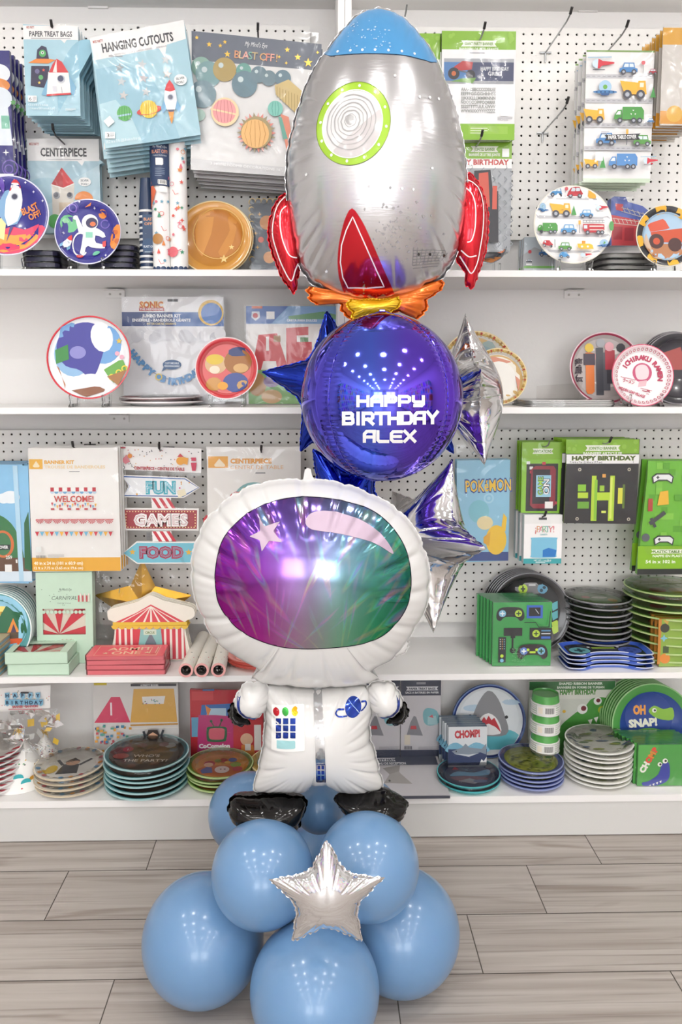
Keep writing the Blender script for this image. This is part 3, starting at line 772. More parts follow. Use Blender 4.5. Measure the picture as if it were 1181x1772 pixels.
mb = MB(); n, mrow = 200, 150; bm_i = mb.mi(globe_mat())
for i in range(mrow + 1):
    t = pi * i / mrow
    for j in range(n):
        a = 2 * pi * j / n; r = globe_r(a, t); mb.v.append((r * sin(t) * sin(a), -r * sin(t) * cos(a), r * cos(t) * 1.035))
for i in range(mrow):
    for j in range(n): mb.f.append((i * n + j, i * n + (j + 1) % n, (i + 1) * n + (j + 1) % n, (i + 1) * n + j)); mb.fm.append(bm_i)
mb.build('globe_skin', root, smooth=180)
SEAM = M('#7c74d8', 'foil')
for s_ in seams:
    mb = MB(); mb.tube([((globe_r(s_, t) + .0004) * sin(t) * sin(s_), -(globe_r(s_, t) + .0004) * sin(t) * cos(s_), (globe_r(s_, t) + .0004) * cos(t) * 1.035) for t in np.linspace(.04, pi - .04, 60)], .0007, SEAM, 6)
    mb.build('seam', root, smooth=True)
mb = MB(); mb.prism([(-.008, .168), (.008, .168), (.005, .182), (-.005, .182)], -.0008, .0008, globe_mat()); mb.build('filling_tab', root)
# square-cut lettering, drawn as strokes
GL = {'H': [[(0, 0), (0, 1)], [(0, .5), (1, .5)], [(1, 0), (1, 1)]], 'A': [[(0, 1), (0, .28), (.25, 0), (1, 0), (1, 1)], [(0, .58), (1, .58)]],
      'P': [[(0, 1), (0, .0)], [(0, 0), (.8, 0), (1, .15), (1, .5), (.85, .62), (.05, .62)]], 'Y': [[(0, 0), (0, .45), (.18, .6), (1, .6)], [(1, 0), (1, .85), (.85, 1), (.15, 1)]],
      'B': [[(0, 0), (0, 1)], [(0, 0), (.8, 0), (.92, .1), (.92, .4), (.82, .48), (0, .48)], [(.82, .48), (1, .6), (1, .9), (.85, 1), (0, 1)]], 'I': [[(0, 0), (0, 1)]],
      'R': [[(0, 1), (0, 0), (.85, 0), (1, .13), (1, .45), (.85, .58), (.05, .58)], [(.5, .58), (1, 1)]], 'T': [[(0, 0), (1, 0)], [(.5, 0), (.5, 1)]],
      'D': [[(0, 0), (0, 1), (.8, 1), (1, .8), (1, .2), (.8, 0), (0, 0)]], 'L': [[(0, 0), (0, .85), (.15, 1), (1, 1)]], 'E': [[(1, 0), (.2, 0), (0, .2), (0, .8), (.2, 1), (1, 1)], [(0, .5), (.9, .5)]],
      'X': [[(0, 0), (1, 1)], [(1, 0), (0, 1)]], 'y': [[(0, 0), (.5, .55), (.5, 1)], [(1, 0), (.5, .55)]]}
fg = Frame(661, 688, 1.70 - GR * .96)
WHT = M('#f6f5f4', 'matte')
def globe_pt(px, py, e):
    d = ray(px, py).normalized(); o = Vector((0, 0, CAMH)) - GC
    for R in (GR + .0005 + e,):
        q = Vector((o.x, o.y, o.z / 1.035)); dd = Vector((d.x, d.y, d.z / 1.035))
        a = dd.dot(dd); b_ = 2 * q.dot(dd); c_ = q.dot(q) - R * R; t = (-b_ - sqrt(b_ * b_ - 4 * a * c_)) / (2 * a)
    return o + d * t
def greeting(text, x0, y0, x1, y1, h, wd, rise=0):
    mb = MB(); wts = [.35 if c == 'I' else 1 for c in text]; gap = .38; tot = sum(wts) + gap * (len(text) - 1); u = (x1 - x0) / tot; x = x0
    for ch, w in zip(text, wts):
        f = (x - x0 + u * w / 2) / (x1 - x0); yy = y0 + (y1 - y0) * f - rise * 4 * f * (1 - f) * -1
        cw = u * w if ch != 'I' else 0; xo = x + (u * w / 2 if ch == 'I' else 0)
        sl = (y1 - y0) / (x1 - x0)
        for li, st in enumerate(GL[ch]):
            P = [Vector((xo + p[0] * cw, yy + p[1] * h + (p[0] - .5) * cw * sl)) for p in st]
            P = [P[0] - (P[1] - P[0]).normalized() * wd * .5] + P[1:-1] + [P[-1] + (P[-1] - P[-2]).normalized() * wd * .5]
            Q = []
            for a, b_ in zip(P, P[1:]):
                kk = max(1, int((b_ - a).length / 4)); Q += [a.lerp(b_, i / kk) for i in range(kk)]
            Q.append(P[-1]); vs = []; fs = []
            for i, p in enumerate(Q):
                a = Q[max(0, i - 1)]; b_ = Q[min(len(Q) - 1, i + 1)]; d = (b_ - a).normalized(); o = Vector((-d.y, d.x)) * wd / 2
                d1 = (p - a); 
                if d1.length > 1e-6: o /= max(.6, abs(Vector((-d1.y, d1.x)).normalized().dot(Vector((-d.y, d.x)))))
                vs += [globe_pt(*(p + o), .0016 + .0002 * li), globe_pt(*(p - o), .0016 + .0002 * li)]
            for i in range(len(Q) - 1): fs.append((2 * i, 2 * i + 1, 2 * i + 3, 2 * i + 2))
            mb.mesh(vs, fs, WHT)
        x += u * (w + gap)
    return mb
for tx, a in (('HAPPy', (620, 687, 733, 687, 15, 5.6, -1)), ('BIRTHDAy', (595, 715, 757, 713, 18, 6, 1)), ('ALEX', (631, 746, 718, 746, 17, 5.6, 1))):
    if tx == 'HAPPy': tx = 'HAPPY'
    greeting(tx, *a).build('lettering', root, fix=False)
# ------------------------------------------------------------------ astronaut
ka = 550 / 1181
fa = Frame(540, 1180, 1.60, ka, 310, 780)
root = thing('astronaut_balloon', 'white astronaut balloon with a shiny purple and green visor standing on blue balloons', 'balloon', fa.o)
hel = [(455, 108), (540, 112), (620, 126), (705, 160), (790, 203), (858, 268), (905, 350), (928, 440), (930, 520), (915, 585), (880, 650), (845, 705), (795, 768), (745, 790), (712, 815), (742, 850), (650, 866), (500, 872), (350, 862), (270, 848), (300, 815), (262, 785), (215, 758), (140, 705), (92, 625), (57, 530), (48, 425), (65, 340), (110, 250), (180, 182), (270, 132), (370, 112)]
pw = Pillow(catmull(fa.L(hel), 6), .118, fa((490, 480)), n=380, rings=26, seam=.004, crease=.075, ribs=.0007, power=.5, seed=12, scal=.005)
helmet = pw.mb(WHITEF).build('helmet', root, smooth=180)
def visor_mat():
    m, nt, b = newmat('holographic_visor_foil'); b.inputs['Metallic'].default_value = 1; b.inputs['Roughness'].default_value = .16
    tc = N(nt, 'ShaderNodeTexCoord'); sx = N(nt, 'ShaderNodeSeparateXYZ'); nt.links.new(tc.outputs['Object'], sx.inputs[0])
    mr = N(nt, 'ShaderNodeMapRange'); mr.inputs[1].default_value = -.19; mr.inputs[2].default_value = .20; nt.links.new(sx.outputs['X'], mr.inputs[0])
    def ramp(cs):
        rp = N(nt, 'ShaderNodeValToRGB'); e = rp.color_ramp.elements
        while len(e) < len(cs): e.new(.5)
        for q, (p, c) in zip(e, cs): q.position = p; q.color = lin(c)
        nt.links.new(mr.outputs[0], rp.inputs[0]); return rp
    bot = ramp([(0, '#b0108f'), (.25, '#b73aa0'), (.45, '#a892a8'), (.62, '#7fb79a'), (.8, '#2fa36c'), (1, '#0d6a48')])  # iridescent colour shift of the foil painted in as fixed gradients
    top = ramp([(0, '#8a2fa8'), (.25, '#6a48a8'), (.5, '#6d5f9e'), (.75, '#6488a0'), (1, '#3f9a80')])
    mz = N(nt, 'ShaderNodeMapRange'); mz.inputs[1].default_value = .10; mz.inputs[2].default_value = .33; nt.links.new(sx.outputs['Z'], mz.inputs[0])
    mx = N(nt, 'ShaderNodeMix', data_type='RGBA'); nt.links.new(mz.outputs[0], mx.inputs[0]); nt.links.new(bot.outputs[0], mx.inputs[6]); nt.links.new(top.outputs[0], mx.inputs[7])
    # diffraction glints painted into the colour: spectrum rays from two points low down
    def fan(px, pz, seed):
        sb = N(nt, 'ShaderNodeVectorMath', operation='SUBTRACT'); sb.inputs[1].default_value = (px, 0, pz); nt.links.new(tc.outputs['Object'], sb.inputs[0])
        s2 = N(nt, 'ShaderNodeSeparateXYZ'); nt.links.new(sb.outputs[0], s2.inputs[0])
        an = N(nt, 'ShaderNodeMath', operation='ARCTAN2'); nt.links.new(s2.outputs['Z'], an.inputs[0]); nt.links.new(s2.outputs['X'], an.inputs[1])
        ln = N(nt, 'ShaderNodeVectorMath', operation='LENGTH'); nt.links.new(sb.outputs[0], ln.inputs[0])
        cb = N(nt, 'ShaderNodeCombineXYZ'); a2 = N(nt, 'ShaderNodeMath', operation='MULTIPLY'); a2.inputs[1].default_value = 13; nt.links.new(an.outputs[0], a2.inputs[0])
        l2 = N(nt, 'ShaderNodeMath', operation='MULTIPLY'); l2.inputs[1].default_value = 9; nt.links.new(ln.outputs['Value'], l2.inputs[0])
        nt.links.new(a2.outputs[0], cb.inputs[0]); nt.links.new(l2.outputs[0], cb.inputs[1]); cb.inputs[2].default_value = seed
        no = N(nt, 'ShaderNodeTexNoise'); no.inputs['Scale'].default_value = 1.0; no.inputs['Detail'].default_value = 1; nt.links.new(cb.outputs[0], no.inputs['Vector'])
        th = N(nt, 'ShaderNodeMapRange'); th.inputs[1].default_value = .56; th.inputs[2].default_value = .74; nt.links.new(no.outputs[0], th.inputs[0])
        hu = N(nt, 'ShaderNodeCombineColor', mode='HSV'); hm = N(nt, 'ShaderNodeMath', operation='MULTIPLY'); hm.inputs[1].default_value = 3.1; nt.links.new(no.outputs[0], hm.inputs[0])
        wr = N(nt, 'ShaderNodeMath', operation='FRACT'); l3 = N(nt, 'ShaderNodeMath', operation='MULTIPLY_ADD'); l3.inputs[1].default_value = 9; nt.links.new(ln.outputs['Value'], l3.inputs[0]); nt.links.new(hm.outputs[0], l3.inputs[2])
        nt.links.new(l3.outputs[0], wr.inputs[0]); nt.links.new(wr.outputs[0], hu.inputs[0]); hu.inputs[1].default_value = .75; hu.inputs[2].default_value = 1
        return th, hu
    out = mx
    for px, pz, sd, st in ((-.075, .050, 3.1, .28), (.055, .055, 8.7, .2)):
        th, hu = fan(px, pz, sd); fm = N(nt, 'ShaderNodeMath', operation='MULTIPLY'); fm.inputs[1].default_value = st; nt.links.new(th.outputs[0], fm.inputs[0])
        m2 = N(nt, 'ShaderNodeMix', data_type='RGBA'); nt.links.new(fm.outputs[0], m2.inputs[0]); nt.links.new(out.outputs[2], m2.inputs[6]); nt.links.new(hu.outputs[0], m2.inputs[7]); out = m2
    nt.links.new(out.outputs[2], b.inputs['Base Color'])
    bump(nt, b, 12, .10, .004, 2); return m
vis = [(134, 450), (152, 355), (192, 288), (270, 222), (378, 180), (500, 171), (620, 188), (720, 222), (792, 282), (842, 362), (862, 450), (858, 540), (830, 612), (770, 678), (690, 715), (560, 733), (440, 735), (350, 722), (250, 682), (188, 628), (148, 568), (136, 510)]
ffa = fa; fa = SFrame(540, 1180, 1.60, ka, 310, 780).on(pw)
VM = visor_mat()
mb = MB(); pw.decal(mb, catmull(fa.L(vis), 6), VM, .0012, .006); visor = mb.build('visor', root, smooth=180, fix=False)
mb = MB(); pw.strip(mb, catmull(fa.L(vis), 6), .0012, M('#2a2438', 'gloss'), .0018, True); mb.build('visor_outline', visor, fix=False)
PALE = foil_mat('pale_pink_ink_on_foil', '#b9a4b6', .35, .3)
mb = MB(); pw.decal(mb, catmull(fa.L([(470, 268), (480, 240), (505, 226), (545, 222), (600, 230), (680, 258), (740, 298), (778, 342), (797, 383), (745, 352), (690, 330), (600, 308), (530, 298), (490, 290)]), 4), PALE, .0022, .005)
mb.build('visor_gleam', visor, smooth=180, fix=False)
mb = MB(); pw.decal(mb, fa.L([(299, 249), (318, 280), (376, 262), (350, 298), (383, 339), (336, 333), (308, 373), (300, 331), (261, 317), (302, 297)]), PALE, .0022, .005)
mb.build('visor_star', visor, smooth=180, fix=False)
fa = ffa
# filling tab on top and a valve tail at the side
mb = MB(); mb.prism(fa.L([(460, 115), (468, 70), (478, 64), (490, 68), (494, 92), (512, 115)]), -.0008, .0008, WHITEF); mb.build('filling_tab', root)
q = Pillow(catmull(fa.L([(838, 690), (856, 705), (845, 745), (800, 768), (785, 760)]), 4), .012, None, n=70, rings=8, seam=.003, crease=.012); o = q.mb(WHITEF).build('valve_tail', root, smooth=180)
# torso, arms, boots
fb = Frame(540, 1180, 1.60, 360 / 1181, 370, 1130)
tor = [(285, 195), (345, 175), (560, 190), (780, 178), (885, 190), (903, 260), (900, 330), (886, 400), (890, 480), (915, 560), (935, 640), (952, 765), (800, 785), (700, 775), (655, 742), (605, 728), (555, 740), (520, 780), (380, 775), (236, 782), (252, 660), (275, 560), (287, 470), (293, 400), (290, 300)]
tw = Pillow(catmull(fb.L(tor), 6), .078, fb((592, 480)), n=300, rings=22, seam=.004, crease=.05, ribs=.0006, power=.5, seed=21)
torso = tw.mb(WHITEF).build('torso', root, smooth=180)
ffb = fb; fb = SFrame(540, 1180, 1.60, 360 / 1181, 370, 1130).on(tw)
ZIP = foil_mat('bare_silver_strip', '#d8dadd', .12, 1, 0, 60, .2)
mb = MB(); tw.decal(mb, fb.L([(566, 205), (614, 205), (632, 560), (638, 725), (582, 725), (578, 560)]), ZIP, .0011, .006); zp = mb.build('silver_strip', torso, smooth=180, fix=False)
mb = MB()
for y in (640, 668, 696): 
    for x in (590, 612): tw.decal(mb, fb.L([(x, y), (x + 16, y), (x + 16, y + 18), (x, y + 18)]), NAVYF, .0018, .006)
tw.strip(mb, fb.L([(586, 632), (634, 632), (634, 722), (586, 722)]), .001, NAVYF, .0018, True); mb.build('strip_print', zp, fix=False)
mb = MB(); PNL = M('#f1f1ee', 'gloss'); tw.decal(mb, fb.L([(330, 290), (515, 290), (518, 555), (328, 545)]), PNL, .001, .006); panel = mb.build('chest_panel', torso, smooth=180, fix=False)
for x, c in ((355, '#c9202c'), (407, '#3fae49'), (461, '#f2b41c')):
    mb = MB(); ct = fb((x, 332)); tw.decal(mb, circpts(*ct, .0066, .0077, 24), M(c, 'mfoil'), .0016, .004); mb.build('round_button', panel, smooth=180, fix=False)
for r in range(3):
    for c in range(3):
        x, y = 353 + 41 * c, 369 + 40 * r; mb = MB(); tw.decal(mb, fb.L([(x, y), (x + 30, y), (x + 30, y + 34), (x, y + 34)]), NAVYF, .0016, .005); mb.build('square_button', panel, fix=False)
mb = MB(); tw.decal(mb, fb.L([(358, 492), (464, 496), (464, 542), (358, 540)]), M('#9fcfd3', 'gloss'), .0016, .005); mb.build('display_bar', panel, fix=False)
mb = MB(); c = fb((793, 308)); tw.decal(mb, circpts(*c, .0165, .018, 40), NAVYF, .0014, .005); pl = mb.build('planet_emblem', torso, smooth=180, fix=False)
mb = MB(); tw.strip(mb, catmull(fb.L([(742, 318), (708, 322), (694, 342), (712, 360), (758, 356)]), 6, False), .0028, NAVYF, .0018); tw.strip(mb, catmull(fb.L([(838, 275), (862, 272), (866, 292), (848, 318), (836, 326)]), 6, False), .0028, NAVYF, .0018)
tw.strip(mb, fb.L([(768, 268), (830, 340)]), .0012, M('#8fb2e6', 'gloss'), .0022); mb.build('planet_ring', pl, fix=False)
fb = ffb
def limb(pts, name, m, depth, parent=root, y=0, crease=.02, seed=3, n=110):
    L = catmull(fb.L(pts), 5); q = Pillow(L, depth, None, n=n, rings=12, seam=.003, crease=crease, ribs=.0004, power=.5, seed=seed)
    o = q.mb(m).build(name, parent, smooth=180); o.location.y = y; return o, q
for mir in (0, 1):
    f = (lambda pts: [(1190 - x, y - 5) for x, y in pts]) if mir else (lambda pts: pts)
    hand, _ = limb(f([(92, 300), (118, 268), (140, 330), (190, 360), (215, 384), (175, 398), (132, 396), (108, 372), (84, 335)]), 'glove', BLACKF, .02, y=-.012, crease=.018)
    arm, q = limb(f([(310, 175), (240, 158), (180, 165), (140, 215), (118, 272), (142, 330), (205, 362), (255, 352), (290, 322), (320, 250)]), 'arm', WHITEF, .042, y=-.008, crease=.03)
    mb = MB(); q.strip(mb, catmull(fb.L(f([(152, 212), (148, 250), (160, 290), (200, 322), (252, 340)])), 5, False), .0062, NAVYF, .0012); mb.build('blue_cuff_band', arm, smooth=180, fix=False)
    mb = MB(); q.strip(mb, catmull(fb.L(f([(128, 275), (150, 320), (200, 352), (240, 352)])), 5, False), .0055, ZIP, .0013); mb.build('silver_cuff', arm, smooth=180, fix=False)
Pillow.amp = .09
for mir, pts in enumerate(([(88, 822), (130, 780), (200, 786), (300, 778), (390, 775), (480, 785), (530, 792), (522, 850), (500, 910), (478, 970), (400, 942), (320, 932), (240, 938), (175, 950), (102, 902)],
                           [(685, 782), (760, 776), (850, 768), (950, 757), (985, 762), (1055, 795), (1095, 822), (1080, 880), (1045, 905), (1000, 915), (900, 892), (820, 890), (760, 880), (705, 835)])):
    o, q = limb(pts, 'boot', BLACKF, .055, y=-.02, crease=.035, seed=30 + mir, n=140)
# ================================================================== generators for the stock on the shelves
def rectp(x0, y0, x1, y1): return [(x0, y0), (x1, y0), (x1, y1), (x0, y1)]
def bbox(p): return min(q[0] for q in p), min(q[1] for q in p), max(q[0] for q in p), max(q[1] for q in p)
def grow(p, d):
    cx = sum(q[0] for q in p) / len(p); cy = sum(q[1] for q in p) / len(p)
    return [(q[0] + (d if q[0] > cx else -d), q[1] + (d if q[1] > cy else -d)) for q in p]
def drape(vs, zf, step):
    """fill a 2-D outline with small triangles so that it can follow a curved face"""
    P = [tuple(p) for p in resample(vs, max(10, int(sum(sqrt((a[0] - b[0]) ** 2 + (a[1] - b[1]) ** 2) for a, b in zip(vs, vs[1:] + vs[:1])) / step)))]
    x0, y0, x1, y1 = bbox(P); A = np.array(P); pts = list(P); x = x0 + step / 2
    while x < x1:
        y = y0 + step / 2
        while y < y1:
            if inside((x, y), P) and np.min(np.hypot(A[:, 0] - x, A[:, 1] - y)) > step * .4: pts.append((x, y))
            y += step
        x += step
    n = len(P); v, _, f, *_ = delaunay_2d_cdt([Vector(p) for p in pts], [(i, (i + 1) % n) for i in range(n)], [], 1, 1e-9)
    f = [t for t in f if inside((sum(v[i][0] for i in t) / 3, sum(v[i][1] for i in t) / 3), P)]
    return [tuple(q) for q in v], f
class MBx(MB):
    pass
def film_part(poly, root, s, cx, cy, y, name='sleeve', wob=.0025, nx=9, nz=11, seed=1):
    """thin clear film over a rectangle-like outline, slightly wavy"""
    rnd = random.Random(seed); a, b, c, d = [Vector(p) for p in poly]; vs = []; fs = []
    for j in range(nz):
        for i in range(nx):
            u, v = i / (nx - 1), j / (nz - 1); p = a.lerp(b, u).lerp(d.lerp(c, u), v)
            e = 0 if i in (0, nx - 1) or j in (0, nz - 1) else rnd.uniform(0, wob)
            vs.append(((p.x - cx) * s, y - e, -(p.y - cy) * s))
    for j in range(nz - 1):
        for i in range(nx - 1): q = j * nx + i; fs.append((q, q + 1, q + nx + 1, q + nx))
    mb = MB(); mb.mesh(vs, fs, FILM); return mb.build(name, root, smooth=180, fix=False)
def pack(name, label, cat, poly, Y, art=None, th=.003, base='#f4f3f1', film=None, group=None, kind='card', n=1, dy=.012, base_lab=None, drift=(0, 0), extra=None, edge=None, jit=0, seed=1, stand=None):
    """flat pack facing the aisle; poly in photo pixels on the plane y = Y; n > 1 hangs copies behind it"""
    if len(poly) == 4 and not isinstance(poly[0], (tuple, list)): poly = rectp(*poly)
    x0, y0, x1, y1 = bbox(poly)
    if stand is not None:      # let the lower edge rest on the shelf
        cx = (x0 + x1) / 2; yb = y1
        for _ in range(10): cy = (y0 + yb) / 2; yb = cy + (at(cx, cy, Y).z - stand - .0012) / sc(cx, cy, Y)
        poly = [(p[0], yb if p[1] > y1 - 9 else p[1]) for p in poly]; x0, y0, x1, y1 = bbox(poly); drift = (drift[0], 0)
        if art: art.it = [([(u, min(v, yb - .4)) for u, v in vs], fs, c, k) for vs, fs, c, k in art.it if min(q[1] for q in vs) < yb - 1]
        if isinstance(film, list): film = [(p[0], min(p[1], yb)) for p in film]
        elif film: film = [(q[0], min(q[1], yb)) for q in grow(poly, 3)]
    cx, cy = (x0 + x1) / 2, (y0 + y1) / 2; s = sc(cx, cy, Y)
    if n > 1: label = olab(0, n, base_lab or label, 'front'); group = group or base_lab or label
    root = thing(name, label, cat, at(cx, cy, Y), group=group)
    mb = MB(); mb.prism([((p[0] - cx) * s, -(p[1] - cy) * s) for p in poly], 0, th, M(base, kind), side=M(edge or base, kind))
    if art: art.cx, art.cy = cx, cy; art.put(mb, s)
    mb.build('card', root)
    for nm, ep, ec, ea, off in (extra or []):
        m2 = MB()
        if isinstance(ep, tuple): ep = rectp(*ep)
        m2.prism([((p[0] - cx) * s, -(p[1] - cy) * s) for p in ep], -off - .0012, -off, M(ec, kind))
        if ea: ea.cx, ea.cy = cx, cy; ea.put(m2, s, y=-off - .0016)
        m2.build(nm, root)
    if film: film_part(film if isinstance(film, list) else grow(poly, 3), root, s, cx, cy, -.004 - (max(e[4] for e in extra) if extra else 0), seed=seed)
    rnd = random.Random(seed)
    for i in range(1, n):
        l = root.location; c = dup(root, (l.x + drift[0] * i + rnd.uniform(-jit, jit), l.y + dy * i, l.z + drift[1] * i + (rnd.uniform(-jit, jit) * .6 if stand is None else 0)), rot=(0, rnd.uniform(-jit, jit) * 4 if stand is None else 0, 0), label=olab(i, n, base_lab or label, 'front'), skip=('sleeve',))
    return root
def hook(px, py, Y, label, L=.235, base=True, tip=True, dark=False):
    """pegboard hook whose wire passes pixel (px, py) at depth Y"""
    p = at(px, py, Y); root = thing('peg_hook', label, 'hook', (p.x, YB, p.z), group='metal pegboard hooks')
    m = M('#4a4848' if dark else '#a9abad', 'satin'); pts = [(0, .002, 0)] + [(0, -L * t, .004 * t) for t in (.3, .6, .85)] + [(.001, -L * .95, .010), (.002, -L, .022)]
    mb = MB(); mb.tube(pts, .0022, m, 8); mb.build('wire', root, smooth=True)
    if base:
        mb = MB(); mb.tube([(-.0165, -.003, 0), (.0165, -.003, 0)], .0028, m, 8); mb.tube([(0, -.004, .003), (0, -.003, -.026)], .0024, m, 8); mb.build('back_plate', root, smooth=True)
    if tip:
        mb = MB(); mb.tube([(.001, -L * .955, .011), (.0022, -L - .001, .024)], .0036, M('#2b2a2b', 'plastic'), 10); mb.build('rubber_tip', root, smooth=True)
    return root
# ------------------------------------------------------------------ plates
def plate_prof(R, deep=.012, th=.0018, wf=.72):
    return [(1e-5, 0), (R * wf * .98, 0), (R * (wf + .06), deep * .7), (R * .97, deep), (R, deep * .96), (R, deep * .96 - th), (R * .965, deep - th * 1.6), (R * (wf + .06), deep * .55 - th), (R * wf, -th), (1e-5, -th)]
def plate_h(R, deep, wf=.72):
    pr = plate_prof(R, deep, .0018, wf)[:5]
    def f(x, z):
        r = sqrt(x * x + z * z)
        for (a, ha), (b, hb) in zip(pr, pr[1:]):
            if r <= b: return ha + (hb - ha) * (r - a) / max(1e-9, b - a)
        return pr[-1][1]
    return f
def plate_mesh(R, cols, art=None, deep=.012, wf=.72, scale=None, kind='gloss', n=64, th=.0018, oz=0, rim=None):
    """cols: (well, rim, edge, back). art in its own units, centre (cx, cy)"""
    well, rimc, edge, back = cols; mb = MB(); K = lambda c: M(c, kind)
    mb.lathe(plate_prof(R, deep, th, wf), n, [K(well), K(well), K(rimc), K(edge), K(edge), K(edge), K(back), K(back), K(back)])
    if art:
        zf = plate_h(R, deep, wf); s = scale; a2 = Art(0, 0)
        for i, (vs, fs, c, k) in enumerate(art.it):
            loc = [((u - art.cx) * s, -(v - art.cy) * s) for u, v in vs]
            far = max(sqrt(x * x + z * z) for x, z in loc)
            loc = [(x, z) if sqrt(x * x + z * z) < R * .985 else tuple(Vector((x, z)).normalized() * R * .985) for x, z in loc]
            if len(fs) == 1 and len(vs) > 3 and far > R * wf * .95:
                loc, fs = drape(loc, zf, R * .13)
            mb.mesh([(x, -zf(x, z) - .0005 - .00014 * i, z) for x, z in loc], fs, M(c, k))
    mb.v = [(x, y, z + oz) for x, y, z in mb.v]
    return mb
EASEL = [None]
def easel(px, py_shelf, Y, z, w, label):
    p = at(px, py_shelf, Y); loc = (p.x, Y, z + .0006)
    root = thing('plate_easel', label, 'plate stand', loc, group='clear plastic plate stands')
    for sx in (-1, 1):
        mb = MB(); pts = [(-.034, 0), (-.030, .004), (-.024, .012), (-.034, .030), (-.038, .032), (-.041, .028), (-.033, .010), (-.044, .004), (-.046, 0), (.040, 0), (.052, .085), (.046, .087), (.030, .008), (-.012, .008), (-.018, .004)]
        mb.prism([(y, zz) for y, zz in pts], sx * w / 2 - .003, sx * w / 2 + .003, ACRYL, 'x'); mb.build('side_frame', root)
    mb = MB(); mb.box(-w / 2, w / 2, .034, .037, .012, .020, ACRYL); mb.build('crossbar', root)
    return root
def stood_plate(name, label, px, py, rx, Y, cols, art=None, zshelf=None, tilt=13, deep=.012, wf=.72, cat='plate', stand=None, group=None, rings=None, kind='gloss', roll=0, standw=.085, rest=None):
    """round plate facing the aisle, leaning back; (px, py) is its centre, rx its radius in pixels"""
    s = sc(px, py, Y); R = rx * s; c = at(px, py, Y)
    if rest is not None:
        gap = c.z - R * cos(radians(tilt)) - rest - .0008; R += gap / 2; c.z -= gap / 2; gap_px = gap / 2 / s
    root = thing(name, label, cat, (c.x, Y, c.z), (radians(-tilt), 0, 0), group)
    if art: art.cx, art.cy = px, py + (gap_px if rest is not None else 0)
    plate_mesh(R, cols, art, deep, wf, s, kind).build('disc', root, smooth=50)
    if stand: easel(px, py, Y - .002, zshelf, standw, stand)
    return root
def lying_stack(name, base_lab, px, rx, yb, yt, z, n, cols, art=None, group=None, deep=.012, wf=.72, cat='plate', seed=1, jit=.003, film=True, kind='gloss', tilt=1.5, th=.0035, Y=None):
    """stack of plates lying on a shelf: yb / yt = photo rows of the front edge of the lowest / topmost plate"""
    Yc = atz(px, yb, z).y
    for _ in range(4): R = rx * sc(px, yb, Yc); Yc = atz(px, yb, z).y + R
    if Y: Yc = Y
    c = at(px, yb, Yc - R * .9); zt = at(px, yt, Yc - R).z; ctr = at(px, yb, Yc)
    x = at(px, (yb + yt) / 2, Yc).x
    dz = max(.004, (zt - deep - z) / max(1, n - 1)) if n > 1 else 0
    rnd = random.Random(seed); first = None; made = []
    for i in range(n):
        zz = z + .0037 + (n - 1 - i) * dz
        loc = (x + rnd.uniform(-jit, jit) * (0 if i == n - 1 else 1), Yc + rnd.uniform(-jit, jit), zz); rot = (radians(-90 + rnd.uniform(-tilt, tilt) * .6), radians(rnd.uniform(-tilt, tilt)), 0) if i < n - 1 else (radians(-90), 0, 0)
        lab = olab(i, n, base_lab) if n > 1 else base_lab
        if first is None:
            first = thing(name, lab, cat, loc, rot, group or (base_lab if n > 1 else None))
            plate_mesh(R, cols, art, deep, wf, R / 100 if art else None, kind, th=th).build('disc', first, smooth=50)
            if film:
                mb = MB(); rr = random.Random(seed)
                mb.lathe([(1e-4, deep + .003), (R * .3, deep + .002 + .001), (R * .6, deep + .002), (R * .9, deep + .0025), (R * 1.01, deep * .8), (R * 1.015, 0)], 40, FILM)
                mb.v = [(a, b + rr.uniform(-.0008, .0008), c_) for a, b, c_ in mb.v]; mb.build('wrapper', first, smooth=180)
            made.append(first)
        else: made.append(dup(first, loc, rot, lab, skip=('wrapper',)))
    return made
def lying_cols(c): return c
def stood_row(name, base_lab, poly, Y, n, dy, art, base, edge=None, th=.016, drift=(0, 0), group=None, film=True, cat='napkins', jit=.0015, seed=2, rot=0, stand=None):
    """a file of packs standing one behind the other"""
    return pack(name, base_lab, cat, poly, Y, art, th=th, base=base, edge=edge, film=film, n=n, dy=dy, base_lab=base_lab, drift=drift, group=group, jit=jit, seed=seed, kind='gloss', stand=stand)
# little pictures used in several prints
def a_rocket(A, x, y, h, rot=0, body='#e9e9ee', nose='#d8323c', fin='#7fb4d8', win='#4a4c68', flame=None):
    ca, sa = cos(radians(rot)), sin(radians(rot)); T = lambda P: [(x + (u * ca - v * sa) * h, y + (u * sa + v * ca) * h) for u, v in P]
    if flame: A.poly(T([(-.09, .38), (.09, .38), (.05, .62), (0, .78), (-.05, .62)]), flame)
    A.poly(T([(-.17, .05), (-.3, .3), (-.24, .46), (-.12, .32)]), fin); A.poly(T([(.17, .05), (.3, .3), (.24, .46), (.12, .32)]), fin)
    A.poly(T([(0, -.5), (.1, -.36), (.17, -.15), (.19, .1), (.12, .36), (-.12, .36), (-.19, .1), (-.17, -.15), (-.1, -.36)]), body)
    A.poly(T([(0, -.5), (.1, -.36), (.155, -.2), (0, -.16), (-.155, -.2), (-.1, -.36)]), nose)
    c = T([(0, .0)])[0]; A.circ(c[0], c[1], h * .095, '#b9c3cf'); A.circ(c[0], c[1], h * .068, win)
    A.poly(T([(-.09, .36), (.09, .36), (.07, .42), (-.07, .42)]), '#5b5a74')
